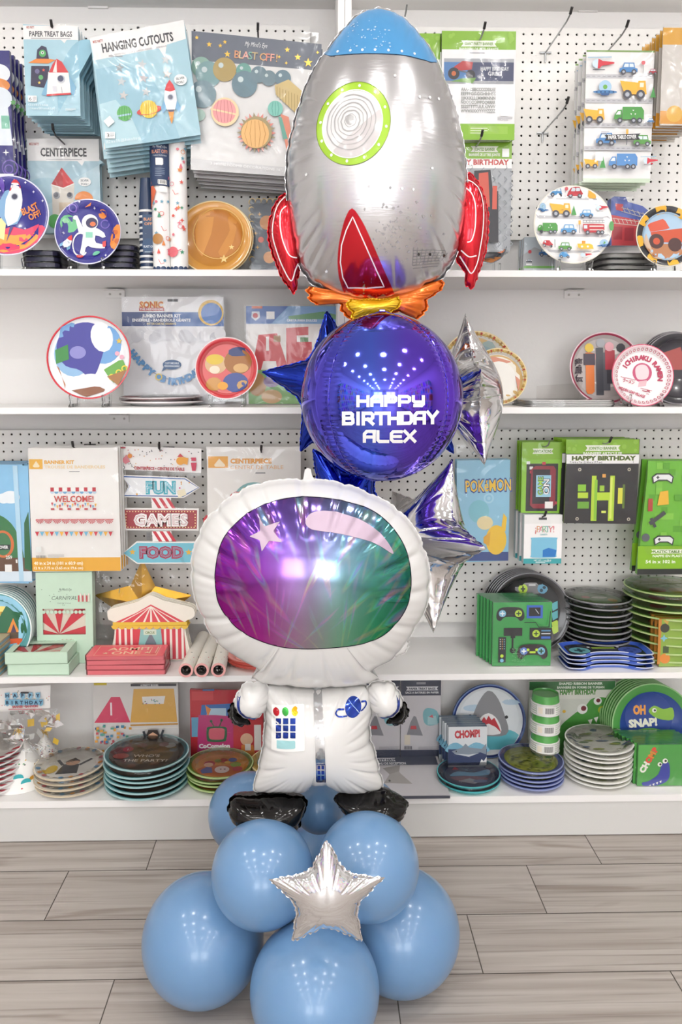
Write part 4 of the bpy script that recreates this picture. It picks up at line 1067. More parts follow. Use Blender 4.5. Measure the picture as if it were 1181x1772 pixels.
def a_truck(A, x, y, w, col, kind=0, wheel='#4a4c55'):
    """toy vehicle, (x, y) = middle of its wheels' foot, w = width"""
    r = w * .12
    if kind == 0:    # small car / jeep
        A.poly([(x - w * .5, y - r), (x - w * .5, y - w * .32), (x - w * .35, y - w * .36), (x - w * .26, y - w * .62), (x + w * .3, y - w * .62), (x + w * .36, y - w * .34), (x + w * .5, y - w * .3), (x + w * .5, y - r)], col)
        A.poly([(x - w * .22, y - w * .56), (x, y - w * .56), (x, y - w * .38), (x - w * .28, y - w * .38)], '#dbe7ef'); A.poly([(x + .04 * w, y - w * .56), (x + w * .25, y - w * .56), (x + w * .3, y - w * .38), (x + .04 * w, y - w * .38)], '#dbe7ef'); ws = (-.28, .3); r = w * .14
    elif kind == 1:  # tipper
        A.poly([(x - w * .5, y - w * .62), (x + w * .18, y - w * .55), (x + w * .12, y - w * .3), (x - w * .38, y - w * .3)], '#f0b63e')
        A.poly([(x - w * .38, y - w * .3), (x + w * .12, y - w * .3), (x + w * .16, y - w * .62), (x + w * .42, y - w * .62), (x + w * .48, y - w * .15), (x - w * .3, y - w * .15)], col); A.rect(x + w * .22, y - w * .55, x + w * .36, y - w * .4, '#f6ead0'); ws = (-.22, .26); r = w * .16
    elif kind == 2:  # bin lorry
        A.poly([(x - w * .22, y - w * .12), (x - w * .22, y - w * .52), (x + w * .42, y - w * .52), (x + w * .5, y - w * .4), (x + w * .5, y - w * .12)], col)
        A.poly([(x - w * .5, y - w * .12), (x - w * .48, y - w * .26), (x - w * .38, y - w * .42), (x - w * .24, y - w * .42), (x - w * .24, y - w * .12)], col); A.poly([(x - w * .44, y - w * .27), (x - w * .36, y - w * .38), (x - w * .28, y - w * .38), (x - w * .28, y - w * .27)], '#e8f0ea')
        for q in range(3):
            t = radians(-90 + 120 * q); A.poly([(x + w * .14 + w * .1 * cos(t + d), y - w * .33 + w * .1 * sin(t + d)) for d in (-.35, .35)] + [(x + w * .14 + w * .05 * cos(t), y - w * .33 + w * .05 * sin(t))], '#f2f4f0')
        ws = (-.3, .16, .36); r = w * .09
    else:            # fire engine
        A.rect(x - w * .5, y - w * .5, x + w * .5, y - w * .1, col); A.rect(x - w * .46, y - w * .44, x - w * .3, y - w * .28, '#d5e4ec'); A.rect(x - w * .2, y - w * .42, x + w * .46, y - w * .36, '#e9d9d4'); A.rect(x - w * .2, y - w * .24, x + w * .46, y - w * .2, '#e9d9d4')
        for q in range(7): A.rect(x - w * .5 + q * w * .15, y - w * .66, x - w * .48 + q * w * .15, y - w * .56, '#8d9298')
        A.line([(x - w * .52, y - w * .66), (x + w * .5, y - w * .66)], w * .025, '#8d9298'); A.line([(x - w * .52, y - w * .56), (x + w * .5, y - w * .56)], w * .025, '#8d9298'); ws = (-.3, .2, .38); r = w * .1
    for q in ws: A.circ(x + w * q, y - r * .9, r, wheel, 14); A.circ(x + w * q, y - r * .9, r * .5, '#aeb3bd', 10)
def a_saucer(A, x, y, w):
    A.circ(x, y - w * .2, w * .26, '#a9cbe6'); A.circ(x, y - w * .2, w * .09, '#6fae4f'); A.ell(x, y, w * .5, w * .07, '#4a7fb4'); A.poly([(x - w * .2, y + w * .04), (x + w * .2, y + w * .04), (x + w * .14, y + w * .14), (x - w * .14, y + w * .14)], '#3a5f94')
    for q in range(5): A.circ(x - w * .34 + q * w * .17, y, w * .03, '#22406a', 8)
def a_road(A, x0, x1, y, w=7):
    A.rect(x0, y - w / 2, x1, y + w / 2, '#c3c3c7'); q = x0 + 3
    while q < x1 - 6: A.rect(q, y - .7, q + 6, y + .7, '#8f9096'); q += 10
def a_tree(A, x, y, h, c='#4f9d54'): A.poly([(x, y - h), (x + h * .26, y), (x - h * .26, y)], c)
def a_heli(A, x, y, w):
    A.ell(x - w * .12, y - w * .2, w * .2, w * .17, '#cfe2ee'); A.poly([(x - w * .1, y - w * .38), (x + w * .06, y - w * .3), (x + w * .5, y - w * .26), (x + w * .5, y - w * .2), (x + w * .04, y - w * .12), (x - w * .05, y - w * .03), (x - w * .12, y - w * .03)], '#d13a48'); A.line([(x - w * .5, y - w * .42), (x + w * .4, y - w * .44)], w * .03, '#8db9d6'); A.line([(x - w * .3, y + w * .02), (x + w * .15, y + w * .02)], w * .025, '#5a5c64')
def a_pad(A, x, y, w, body='#2b2f33', l='#5fb0c8', r='#b9d84a', mid='#b9d84a'):
    """game controller seen from the front"""
    h = w * .5
    A.poly(catmull([(x - w * .3, y - h * .5), (x + w * .3, y - h * .5), (x + w * .48, y - h * .2), (x + w * .5, y + h * .3), (x + w * .36, y + h * .5), (x + w * .2, y + h * .22), (x - w * .2, y + h * .22), (x - w * .36, y + h * .5), (x - w * .5, y + h * .3), (x - w * .48, y - h * .2)], 3), body)
    A.circ(x - w * .29, y - h * .06, w * .13, l, 16); A.circ(x + w * .29, y - h * .06, w * .13, r, 16)
    for cx, cc in ((x - w * .29, '#e8eef0'), (x + w * .29, '#2b4a2a')):
        A.rect(cx - w * .08, y - h * .06 - w * .02, cx + w * .08, y - h * .06 + w * .02, cc); A.rect(cx - w * .02, y - h * .06 - w * .08, cx + w * .02, y - h * .06 + w * .08, cc)
    A.rect(x - w * .1, y - h * .05, x + w * .1, y + h * .08, mid)
# ================================================================== shelf 1 and its pegboard, space side
MD = lambda A, x, y, w: (A.text('MOD PARTY!', x, y, 4.2, '#b5483a', w, bold=.02))
# indigo table covers at the picture's edge
def bag_cover(px0, px1, y0, y1, Y, label):
    A = Art(); A.rect(px0, y0, px1, y1, '#2d2a78')
    A.ell(0, 130, 20, 16, '#e9eef4'); A.ell(-2, 150, 21, 12, '#e08a3e'); A.ell(-2, 172, 24, 20, '#dfe8f0'); A.poly([(-10, 190), (14, 185), (20, 250), (-10, 250)], '#dfe8f0'); A.rect(2, 200, 16, 222, '#7fc0a8')
    A.ring(12, 290, 6, 8, '#6a54b0'); A.ring(14, 288, 12, 14, '#6a54b0'); A.star(8, 262, 6, '#f2f2f6', r=1.5, n=4); A.star(22, 240, 4, '#f2f2f6', r=1, n=4); A.star(24, 178, 5, '#5aa05a', r=3)
    A.rect(px0, 298, px1, 304, '#eef1f4')
    return pack('table_cover', label, 'table cover', (px0, y0, px1, y1), Y, A, th=.012, base='#2d2a78', film=rectp(px0, 60, px1 + 6, y1 + 2), n=4, dy=.03, base_lab=label, kind='gloss')
bag_cover(-40, 20, 92, 306, 2.21, 'indigo space table cover hanging in a clear bag')
# paper treat bags
A = Art(); A.rect(43, 48, 137, 198, '#a9cfdd'); A.ell(150, 175, 52, 105, '#8fbfd2', a0=170, a1=290); A.rect(43, 48, 137, 71, '#f1f0ef'); A.poly([(106, 70), (118, 70), (113, 77)], '#f1f0ef')
MD(A, 49, 53, 13); A.text('PAPER TREAT BAGS', 90, 66, 9, '#2b2c38', 73, 'c', .02); A.rect(56, 68.5, 124, 69.6, '#9a9aa2')
A.poly([(64, 104), (66, 88), (74, 81), (82, 84), (86, 104)], '#29284a'); A.circ(75, 94, 6, '#4fae5e'); A.circ(75, 93, 2.6, '#e9f2ea'); A.circ(75, 93, 1.3, '#22222c'); A.poly([(50, 110), (64, 103), (86, 103), (97, 105), (84, 111)], '#ea8a36')
A.poly([(55, 115), (86, 115), (82, 152), (53, 148)], '#2b2848'); A.circ(65, 124, 4, '#6b6690'); A.circ(71, 134, 4, '#5fb06c'); A.star(76, 122, 3, '#e05a4a'); A.star(68, 143, 3, '#f0d060')
A.poly([(71, 163), (86, 128), (88, 158), (85, 166)], '#7fb4d2'); A.poly([(120, 130), (131, 150), (127, 166), (120, 158)], '#7fb4d2')
A.poly([(84, 125), (119, 126), (122, 162), (80, 165)], '#f3f2f0'); A.poly([(85, 126), (92, 112), (99, 103), (108, 108), (119, 126)], '#d5343c'); A.poly([(92, 125), (97, 110), (99, 104), (99, 126)], '#f6e9e4'); A.circ(106, 137, 7, '#c8ccd4'); A.circ(105, 136, 5.2, '#4c5270'); A.line([(106, 150), (107, 160)], .8, '#9a9aa8'); A.line([(80, 164), (122, 161)], 3, '#d5343c')
A.rect(91, 149, 98, 158, '#dcdce4'); A.rect(48, 165, 63, 175, '#f6f6f4'); A.text('6', 50, 173, 6, '#3a3a44', 4); A.greek(56, 167, 6, .8, '#a9a9b0', 4, 1.8)
A.text('4.5 in x 8 in x 3.25 in', 48, 182, 3.6, '#f3f6f8', 34); A.text('(11.4 cm x 20.3 cm x 8.3 cm)', 48, 188, 3.6, '#f3f6f8', 46); A.greek(112, 186, 18, .7, '#e4eef2', 3, 1.5)
pack('treat_bag_pack', '', 'party pack', [(43, 46), (137, 49), (136, 198), (43, 193)], 2.17, A, th=.004, base='#9cc6d6', n=12, dy=.0165, base_lab='pale blue pack of paper treat bags with a rocket picture', edge='#6d9fb4', jit=.004, seed=3, film=rectp(42, 46, 138, 197))
hook(90, 55, 2.17, 'black tipped hook holding the paper treat bags', dark=True)
# hanging cutouts
def cutouts(front=True):
    A = Art(); A.poly([(158, 70), (320, 39), (346, 230), (180, 254)], '#a9cfdc'); A.poly([(158, 70), (320, 39), (323, 70), (290, 80), (286, 101), (276, 86), (165, 107)], '#f0efee'); A.poly([(167, 122), (215, 112), (260, 130), (290, 180), (310, 236), (180, 254)], '#98c3d4'); A.poly([(172, 180), (200, 172), (228, 205), (245, 244), (180, 254)], '#b5d8e2')
    R = -9.6; MD2 = A.text('MOD PARTY!', 164, 79, 4.5, '#b5483a', 17, bold=.02, rot=R); A.text('HANGING CUTOUTS', 180, 94, 15, '#2a2b33', 124, 'l', .03, R); A.rect(190, 99.2, 214, 100.4, '#9a9aa2'); A.text('HANGING CUTOUTS  |  DECOUPAGES SUSPENDUS', 191, 100, 2.4, '#8c8c94', 100, rot=R)
    for x, y, c in ((208, 119, '#9aa3a8'), (247, 113, '#c6cbce'), (288, 105, '#c9ced0'), (211, 142, '#bfc6ca'), (249, 136, '#c2b9bb'), (290, 129, '#cfc9c6'), (214, 165, '#c9c6c4'), (253, 159, '#c4c9cc')): A.star(x, y, 8.5, c, rot=8)
    A.circ(215, 195, 13, '#5fb55f'); A.line([(203, 200), (226, 196)], 3, '#a9cfdc')
    for q in range(-2, 3): A.line([(215 + 4 * q, 184), (215 + 5 * q, 206)], .7, '#3a8a45')
    A.ell(258, 190, 22, 7, '#d2423e', rot=-12); A.circ(257, 188, 15, '#f0cf3c'); A.ring(258, 190, 19, 22, '#d2423e', ry=7, rot=-12, a0=10, a1=170)
    for q in range(-3, 4): A.line([(257 + 3.6 * q, 175), (257 + 4.6 * q, 201)], .7, '#c79d22')
    a_rocket(A, 295, 168, 58, -2, flame='#ef9a3c'); A.ell(313, 139, 11, 9, '#f4f4f2'); A.text('SILVER', 313, 138.5, 4, '#4a5a66', 15, 'c', .02, R); A.text('FOIL!', 313, 145, 4, '#4a5a66', 13, 'c', .02, R)
    A.poly([(179, 209), (190, 200), (198, 210), (187, 219)], '#f5f5f3'); A.rect(181, 227, 198, 238, '#f6f6f4'); A.text('3', 184, 236, 6.5, '#34343c', 4.5); A.greek(190, 229, 7, .8, '#a9a9b0', 4, 2)
    A.text('10.2 in x 2 ft (25.9 cm x 0.6 m)', 183, 247, 5, '#eef4f6', 60, rot=R + 2); return A
pack('cutout_pack', '', 'party pack', [(158, 70), (320, 39), (346, 230), (180, 254)], 2.15, cutouts(), th=.004, base='#9cc6d6', edge='#5d93a8', film=[(157, 69), (321, 38), (347, 231), (180, 256)], n=9, dy=.02, drift=(-.0035, -.0045), base_lab='pale blue pack of hanging star cutouts, tilted', jit=.006, seed=5)
hook(237, 62, 2.15, 'black tipped hook holding the hanging cutouts', dark=True)
# honeycomb kit
SL = '#6c7380'
A = Art(); A.poly([(334, 60), (557, 80), (535, 304), (329, 291)], '#e2e1e0'); A.poly([(334, 60), (557, 80), (556, 124), (334, 108)], SL); A.poly([(329, 272), (538, 290), (535, 304), (329, 291)], '#d3d3d4')
gold = M('#d9b45a', 'satin')
for x, y, R in ((343, 71, 4), (364, 82, 5), (383, 84, 4), (391, 78, 4), (395, 98, 6), (498, 90, 5), (516, 102, 6), (534, 111, 8), (496, 112, 3), (484, 102, 3), (550, 94, 3)): A.it.append(([(x + (R if i % 2 == 0 else R * .4) * sin(pi * i / (5 if R > 3 else 4)), y - (R if i % 2 == 0 else R * .4) * cos(pi * i / (5 if R > 3 else 4))) for i in range(10 if R > 3 else 8)], [tuple(range(10 if R > 3 else 8))], gold, 'ink'))
A.text("My Mind's Eye", 444, 86, 8, '#eceef0', 38, 'c', 0, 5, sk=.2); 
for i, (c, col) in enumerate(zip('BLAST OFF!', ['#e0a07a', '#dfc8a0', '#e9a99a', '#7fb8a8', '#c9b288', '', '#e2b07a', '#dd8a7a', '#e9a99a', '#e0b070'])):
    if c != ' ': A.text(c, 411 + 7.6 * i, 104.5 + .65 * i, 13, col, al='c', bold=.01, rot=5)
for x, y, r, c in ((350, 120, 17, '#8fb3a6'), (362, 132, 22, '#7fa3a6'), (390, 124, 20, '#b09a62'), (352, 165, 23, '#7f98a2'), (423, 126, 13, '#6fa39a'), (424, 148, 22, '#6d8894'), (449, 132, 14, '#6f8792'), (466, 138, 13, '#738a94'), (490, 138, 14, '#6c8490'), (346, 200, 10, '#b9d3c8')):
    A.circ(x, y, r, c)
    A.circ(x - r * .3, y - r * .35, r * .22, '#c6d4d6')
A.poly([(476, 150), (500, 140), (530, 165), (522, 205), (492, 178), (478, 165)], '#cdb67e')
for q in range(9): A.line([(480 + 5 * q, 152 + 2 * q), (480 + 5 * q, 170 + 4 * q)], .8, '#a58c52')
A.circ(390, 195, 24, '#ecd2a8'); A.circ(389, 194, 20, '#e9a0a0'); A.line([(365, 190), (414, 200)], 3, '#ecd2a8')
for q in range(-2, 3): A.line([(389 + 5 * q, 176), (389 + 7 * q, 194), (389 + 5 * q, 212)], .8, '#c77a80')
A.circ(477, 189, 13, '#7fc0b2')
for q in range(-1, 2): A.line([(477 + 4 * q, 178), (477 + 6 * q, 189), (477 + 4 * q, 200)], .8, '#4f988a')
A.poly([(486, 198), (500, 203), (508, 255), (496, 262)], '#d98a72'); A.poly([(482, 202), (488, 204), (498, 240), (490, 240)], '#6aa596')
for i in range(26):
    t = 2 * pi * i / 26; A.poly([(444 + 26 * cos(t - .11), 230 + 26 * sin(t - .11)), (444 + 34 * cos(t), 230 + 34 * sin(t)), (444 + 26 * cos(t + .11), 230 + 26 * sin(t + .11))], ['#d98478', '#9a8f72', '#e0a8a0'][i % 3])
A.circ(444, 230, 27, '#a3926a'); A.circ(442, 232, 24, '#e6b574')
for q in range(-2, 3): A.line([(442 + 6 * q, 210), (442 + 9 * q, 232), (442 + 6 * q, 254)], .8, '#c08a48')
A.text('3 HONEYCOMB DECORATIONS 16", 13.5" & 9"', 364, 284, 4.5, '#f3f3f3', 160, rot=5)
pack('honeycomb_kit', '', 'party pack', [(334, 60), (557, 80), (535, 304), (329, 291)], 2.19, A, th=.006, base='#5c6470', film=[(332, 50), (552, 62), (536, 306), (328, 293)], n=6, dy=.028, drift=(.001, -.003), base_lab='slate honeycomb decoration kit with garland picture, half behind the rocket', edge='#4a515c', jit=.003, seed=6)
hook(447, 66, 2.19, 'black tipped hook holding the honeycomb decoration kit', dark=True)
# centrepiece pack behind the small plate
A = Art(); A.rect(50, 243, 173, 402, '#b3cfda'); A.ell(80, 380, 60, 72, '#9fc2d0', a0=180, a1=320); A.ell(150, 360, 60, 90, '#a5c6d4', a0=200, a1=300); A.rect(50, 243, 173, 280, '#efeeed'); A.poly([(134, 279), (148, 279), (143, 288)], '#efeeed')
A.text('MOD PARTY!', 54, 254, 4.5, '#b5483a', 16, bold=.02); A.text('CENTERPIECE', 112, 272, 14, '#2a2b33', 79, 'c', .03); A.rect(82, 277, 143, 278, '#9a9aa2')
A.poly([(90, 319), (129, 318), (126, 372), (98, 380), (90, 370)], '#d9d2c8'); A.poly([(89, 320), (108, 291), (129, 318), (110, 326)], '#cf3138'); A.poly([(89, 320), (108, 291), (110, 326)], '#b5262f'); A.line([(89, 320), (110, 326), (129, 318)], 2, '#f0ece6'); A.circ(98, 338, 6, '#8d9096'); A.circ(97, 337, 4, '#3f4150'); A.circ(121, 338, 5.5, '#8d9096'); A.circ(120, 337, 4, '#3f4150')
A.rect(102, 350, 122, 372, '#cbb9a2'); A.ell(145, 345, 16, 14, '#ea8a3a', a0=180, a1=360); A.ell(147, 315, 11, 7.5, '#f4f4f2'); A.text('SILVER', 147, 314.5, 3.6, '#4a5a66', 14, 'c', .02); A.text('FOIL!', 147, 320.5, 3.6, '#4a5a66', 12, 'c', .02); A.circ(94, 382, 12, '#5fae62')
pack('centerpiece_pack', 'pale blue centerpiece pack with a castle rocket, above the indigo plates', 'party pack', [(49, 243), (172, 246), (174, 402), (50, 400)], 2.30, A, th=.005, base='#9cc6d6', edge='#7aa7b8', film=rectp(49, 243, 174, 402), n=2, dy=.02, base_lab='pale blue centerpiece pack with a castle rocket above the indigo plates')
hook(112, 251, 2.30, 'black tipped hook holding the pale blue centerpiece pack', dark=True, L=.2)
# big indigo plate
IND = '#34318a'
A = Art()
A.poly([(-44, 396), (-20, 388), (0, 400), (20, 392), (44, 398), (66, 388), (84, 396), (70, 425), (40, 440), (20, 443), (-10, 440), (-44, 420)], '#e0476a'); A.poly([(-30, 410), (0, 404), (24, 408), (60, 404), (72, 412), (50, 432), (10, 440), (-20, 432)], '#f2a24a'); A.poly([(-20, 405), (6, 372), (12, 372), (8, 416)], '#f4e3a2')
A.poly([(-2, 372), (-2, 350), (8, 330), (14, 328), (36, 350), (38, 372), (30, 388), (14, 392)], '#7fa9cf'); A.poly([(14, 392), (8, 372), (10, 345), (18, 325), (26, 311), (36, 322), (39, 350), (34, 372), (30, 384)], '#efeff2'); A.poly([(16, 330), (21, 318), (28, 310), (35, 318), (38, 329), (26, 326)], '#d63a44'); A.circ(25, 340, 6.5, '#b9bfca'); A.circ(25, 340, 4.8, '#383a52'); A.poly([(18, 392), (12, 420), (24, 392)], '#4a4a86')
A.text('BLAST', 40, 373, 12, '#e88a3e', 30, 'l', .03, -24); A.text('OFF!', 52, 382, 11, '#e88a3e', 23, 'l', .03, -24)
for x, y in ((8, 315), (46, 318), (60, 334), (76, 350), (0, 330), (44, 396)): A.star(x, y, 3, '#e6e4f6', r=.8, n=4)
A.poly([(0, 320), (6, 308), (10, 320), (6, 336)], '#6a4fb4')
stood_plate('party_plate', 'large indigo rocket plate on a clear stand at the edge of the top shelf', 17, 375, 70, 2.185, (IND, IND, '#d9d9ee', '#e9e9ee'), A, Z1, stand='clear stand under the large indigo rocket plate', tilt=8)
# small indigo astronaut plate
A = Art(); A.circ(153, 402, 53, '#37348c'); A.circ(121, 388, 15, '#6fbf8a'); A.ell(118, 384, 8, 5, '#9fd8b0'); A.circ(178, 371, 7.5, '#e58a40'); A.line([(171, 369), (185, 373)], 2, '#a34a72'); A.ring(128, 362, 5, 7, '#8a72c8'); A.ring(127, 362, 9, 10.5, '#6a58b0'); A.ring(182, 388, 6, 8, '#6a58b0')
A.poly([(148, 360), (160, 352), (158, 358)], '#e8874a'); A.ell(206, 412, 14, 24, '#e88b3c', rot=15); A.circ(202, 404, 4, '#c8662c', 10); A.circ(205, 420, 5, '#c8662c', 10)
WH = '#eff0f2'
A.ring(140, 424, 12, 14, WH, ry=22, a0=40, a1=320); A.poly([(137, 404), (130, 375), (134, 373), (143, 392), (150, 397), (150, 408)], WH); A.poly([(145, 395), (168, 395), (180, 402), (184, 412), (178, 412), (166, 406), (164, 420), (184, 425), (182, 431), (162, 430), (150, 425), (148, 436), (146, 446), (138, 446), (142, 425), (144, 410)], WH); A.circ(156, 385, 14, WH); A.ell(159, 386, 10, 9, '#39375c'); A.ell(161, 388, 5, 4, '#e0764a'); A.rect(149, 402, 161, 412, '#8fd0b8'); A.poly([(178, 419), (184, 417), (184, 428), (178, 428)], '#d8474a'); A.ell(141, 446, 6, 3, '#d8474a'); A.circ(131, 377, 4, WH)
a_rocket(A, 119, 421, 30, 25); A.ell(168, 440, 7, 4, '#6fc0a2', rot=-25)
for x, y in ((140, 352), (196, 360), (112, 405), (186, 445), (165, 362)): A.star(x, y, 3, '#e6e4f6', r=.8, n=4)
stood_plate('party_plate', 'small indigo plate with a waving astronaut, standing in front of the dark packs', 154, 403, 57, 2.17, (IND, IND, '#d9d9ee', '#e9e9ee'), A, Z1, stand='clear stand under the small astronaut plate', tilt=8)
# dark wrapped packs lying behind the plates
for k_, (x0, x1, ch, lab) in enumerate(((60, 118, 4, 'dark indigo wrapped plate pack lying between the two indigo plates'), (168, 243, 5, 'dark indigo wrapped plate pack lying beside the small astronaut plate'))):
    s = sc(200, 440, 2.25); w = (x1 - x0) * s; first = None
    for i in range(ch):
        z = Z1 + .001 + i * .0155; p = at((x0 + x1) / 2, 440, 2.29)
        lab2 = olab(ch - 1 - i, ch, lab)
        if first is None:
            first = thing('plate_pack', lab2, 'plate pack', (p.x, 2.29, z), group=lab); mb = MB(); rr = .006
            mb.rbox(-w / 2, w / 2, -.085, .085, .001, .011, '#2c2a4c', .02, 'z'); mb.build('plates', first, smooth=30); mb = MB()
            mb.rbox(-w / 2 - .004, w / 2 + .004, -.09, .09, 0, .0135, FILM, .022, 'z'); mb.build('wrapper', first, smooth=30)
        else: dup(first, (p.x + random.uniform(-.003, .003), 2.29 + random.uniform(-.004, .004), z), (0, 0, random.uniform(-.03, .03)), lab2)
# navy paper cups, nested upside down
def cup_stack(px, rx, yb, yt, z, Y, n, base_lab, bodyc, rimc, art=None, hh=.09, up=False, group=None, film=True):
    s = sc(px, yb, Y); R = rx * s; dz = .0088; first = None; x = at(px, yb, Y).x; top = at(px, yt, Y).z; dz = (top - z - hh) / (n - 1) if n > 1 else 0
    for i in range(n):
        lab = olab(i, n, base_lab); loc = (x, Y, z + .0008 + (n - 1 - i) * dz)
        if first is None:
            first = thing('paper_cup', lab, 'cup', loc, group=base_lab)
            mb = MB(); pr = [(R, 0), (R * 1.03, .0015), (R, .003)]; r1 = R * .74
            m1, m2 = M(rimc, 'gloss'), M(bodyc, 'gloss')
            mb.lathe([(R * .95, .0), (R, 0), (R * 1.04, .002), (R * 1.0, .0042), (R * .99, .006), (r1, hh), (r1 * .97, hh), (r1 * .96, hh - .006), (1e-4, hh - .006)], 40, [m1, m1, m1, m1, m2, m1, m1, m1], 'z')
            mb.build('body', first, smooth=40)
        else: dup(first, loc, None, lab)
    return first
cup_stack(257, 14.5, 463, 310, Z1, 2.24, 12, 'navy rocket paper cup with white rim in the tall nested stack', '#2c3f5f', '#f2f2f0')
A = Art(); A.rect(248, 372, 269, 396, '#2a4a6e'); A.text('BLAST', 258, 382, 5, '#e0a070', 17, 'c', .02); A.text('OFF!', 258, 390, 5, '#e0a070', 15, 'c', .02); A.circ(258, 424, 12, '#274a72'); A.text('BLAST OFF!', 258, 428, 4, '#d8e0e8', 19, 'c', .02); A.greek(250, 434, 14, .8, '#a9bccc', 2)
pack('cup_label', 'navy round paper label on the nested rocket cups', 'label', [(247, 372), (269, 372), (269, 438), (247, 438)], 2.2165, A, th=.0004, base='#2c4468')
# table runner rolls
def runner(px, Y, label, band):
    s = sc(px, 330, Y); r = 15.2 * s; p = at(px, 463, Y); H = at(px, 199, Y).z - Z1
    root = thing('paper_roll', label, 'table runner', (p.x, Y, Z1 + .0005), group='two space table runner rolls'); rnd = random.Random(px)
    mb = MB(); mb.lathe([(r * .8, 0), (r, 0), (r, H), (r * .8, H), (r * .8, H - .05), (1e-4, H - .05)], 40, [M('#f3f2f0'), M('#f3f2f0'), M('#33486a'), M('#e9e7e2'), M('#d9d7d2')], 'z')
    def wrap(A, y0=0):
        for i, (vs, fs, c, k) in enumerate(A.it):
            q = []; rr = r + .0004 + .0001 * i
            if len(fs) == 1 and len(vs) > 2:
                u = []
                for a, b in zip(vs, vs[1:] + vs[:1]):
                    for t in (0, .25, .5, .75): u.append((a[0] + (b[0] - a[0]) * t, a[1] + (b[1] - a[1]) * t))
                loc, fs = drape(u, None, 3.0)
            else: loc = vs
            for (a, b) in loc: th_ = (a - px) * s / r; q.append((rr * sin(th_), -rr * cos(th_), H - (b - 199) * s))
            mb.mesh(q, fs, M(c, k))
    A = Art()
    for k in range(6):
        a = px - 22 + 9 * k
        A.ell(a, 203, 4.6, 4.2, '#33486a', 12); A.ell(a, 460, 4.6, 4.2, '#33486a', 12)
    for k in range(30 if not band else 20):
        x = px + rnd.uniform(-17, 17); y = rnd.uniform(214, 450) if not band else rnd.uniform(330, 452); q = rnd.randrange(6); c = ['#e0645a', '#4f9a78', '#e08a4a', '#6aa0b8', '#e07a8a'][rnd.randrange(5)]
        if q == 0: A.star(x, y, rnd.uniform(3, 5), c)
        elif q == 1: A.ring(x, y, 3, 3.8, c, 14)
        elif q == 2: A.star(x, y, 5, c, r=1.2, n=4)
        elif q == 3: A.line([(x - 4, y - 5), (x, y + 3), (x + 5, y + 1)], .8, c)
        elif q == 4: A.poly([(x, y - 5), (x + 3, y + 4), (x - 3, y + 4)], c)
        else: A.circ(x, y, 2.4, c, 12)
    if not band:
        A.circ(px - 6, 230, 11, '#e2707a'); A.line([(px - 16, 233), (px + 4, 229)], 2, '#f2c6c2'); A.circ(px - 8, 432, 9, '#e2707a'); A.line([(px - 20, 438), (px + 6, 428)], 1.6, '#d85868')
    else:
        A.rect(px - 14, 222, px - 4, 232, '#c98a5a'); A.rect(px - 4, 215, px + 8, 224, '#5fa083'); A.circ(px - 4, 410, 9, '#b8834a'); A.poly([(px - 15, 310), (px - 4, 330), (px - 15, 360)], '#d96a48')
        A.rect(px - 22, 250, px + 22, 321, '#2b3f63'); A.text("My Mind's Eye", px + 2, 258, 4, '#e6e8ea', 22, 'c', 0, 0, sk=.2); A.text('BLAST OFF!', px + 2, 267, 6, '#e3a184', 25, 'c', .02); A.text('TABLE RUNNER', px + 2, 272, 2.6, '#c9d2dc', 22, 'c'); A.rect(px - 4, 275, px + 7, 287, '#f2efec'); A.greek(px - 6, 292, 16, .9, '#8fa0b8', 5, 3); A.rect(px - 1, 311, px + 12, 319, '#f4f4f2')
        for q in range(6): A.rect(px + 2 * q, 311.5, px + .9 + 2 * q, 318, '#2a2a30')
        A.rect(px + 1, 322, px + 12, 332, '#f6f6f4')
    wrap(A); mb.build('roll', root, smooth=40)
runner(281, 2.20, 'white space table runner roll with the navy paper band', True); runner(311, 2.20, 'white space table runner roll without a band', False)
# gold round plates
A = Art(); A.circ(378, 405, 42, '#c07a2e'); A.poly([(345, 372), (372, 362), (366, 404), (350, 446), (340, 430), (338, 396)], '#d69240'); A.poly([(392, 364), (412, 384), (404, 420), (388, 446), (376, 440), (398, 400)], '#cf8a38'); A.star(401, 428, 5, '#f0d48a'); A.star(388, 449, 8, '#f0d48a'); A.ring(378, 405, 43, 44.5, '#e6b868')
GOLDC = ('#c98a3e', '#d79a44', '#f2dcaa', '#e9e2d0')
stood_plate('party_plate', 'gold moon plate leaning behind the white table runner rolls, front one of the pair', 371, 410, 62, 2.26, GOLDC, A, tilt=10, rest=Z1, group='gold moon plates')
stood_plate('party_plate', 'gold moon plate of which just the rim shows behind the other gold plate', 374, 411, 62, 2.285, GOLDC, None, tilt=10, rest=Z1, group='gold moon plates')
# navy scalloped square plate
A = Art(); nv = '#4a5461'; A.rect(438, 352, 528, 462, nv)
for x, y, r, c in ((462, 386, 12, '#c98a52'), (466, 445, 10, '#d99a62'), (452, 415, 5, '#d96a58'), (478, 414, 6, '#e0b08a')): A.circ(x, y, r, c)
for x, y in ((450, 372), (443, 404), (446, 428), (482, 366)): A.star(x, y, 4, '#d8a24a', r=1.2, n=4)
for q in range(9): A.circ(438 + 10 * q, 350, 5, '#d6b35e', 12); A.circ(436, 352 + 12 * q, 5, '#d6b35e', 12)
for q in range(9): A.circ(438 + 10 * q, 351, 4.2, nv, 12); A.circ(437, 353 + 12 * q, 4.2, nv, 12)
pack('square_plate', 'dark slate square plate with gold scalloped edge, half hidden by the rocket fin', 'plate', (435, 350, 530, 464), 2.31, A, th=.006, base=nv, film=True, kind='gloss', stand=Z1)
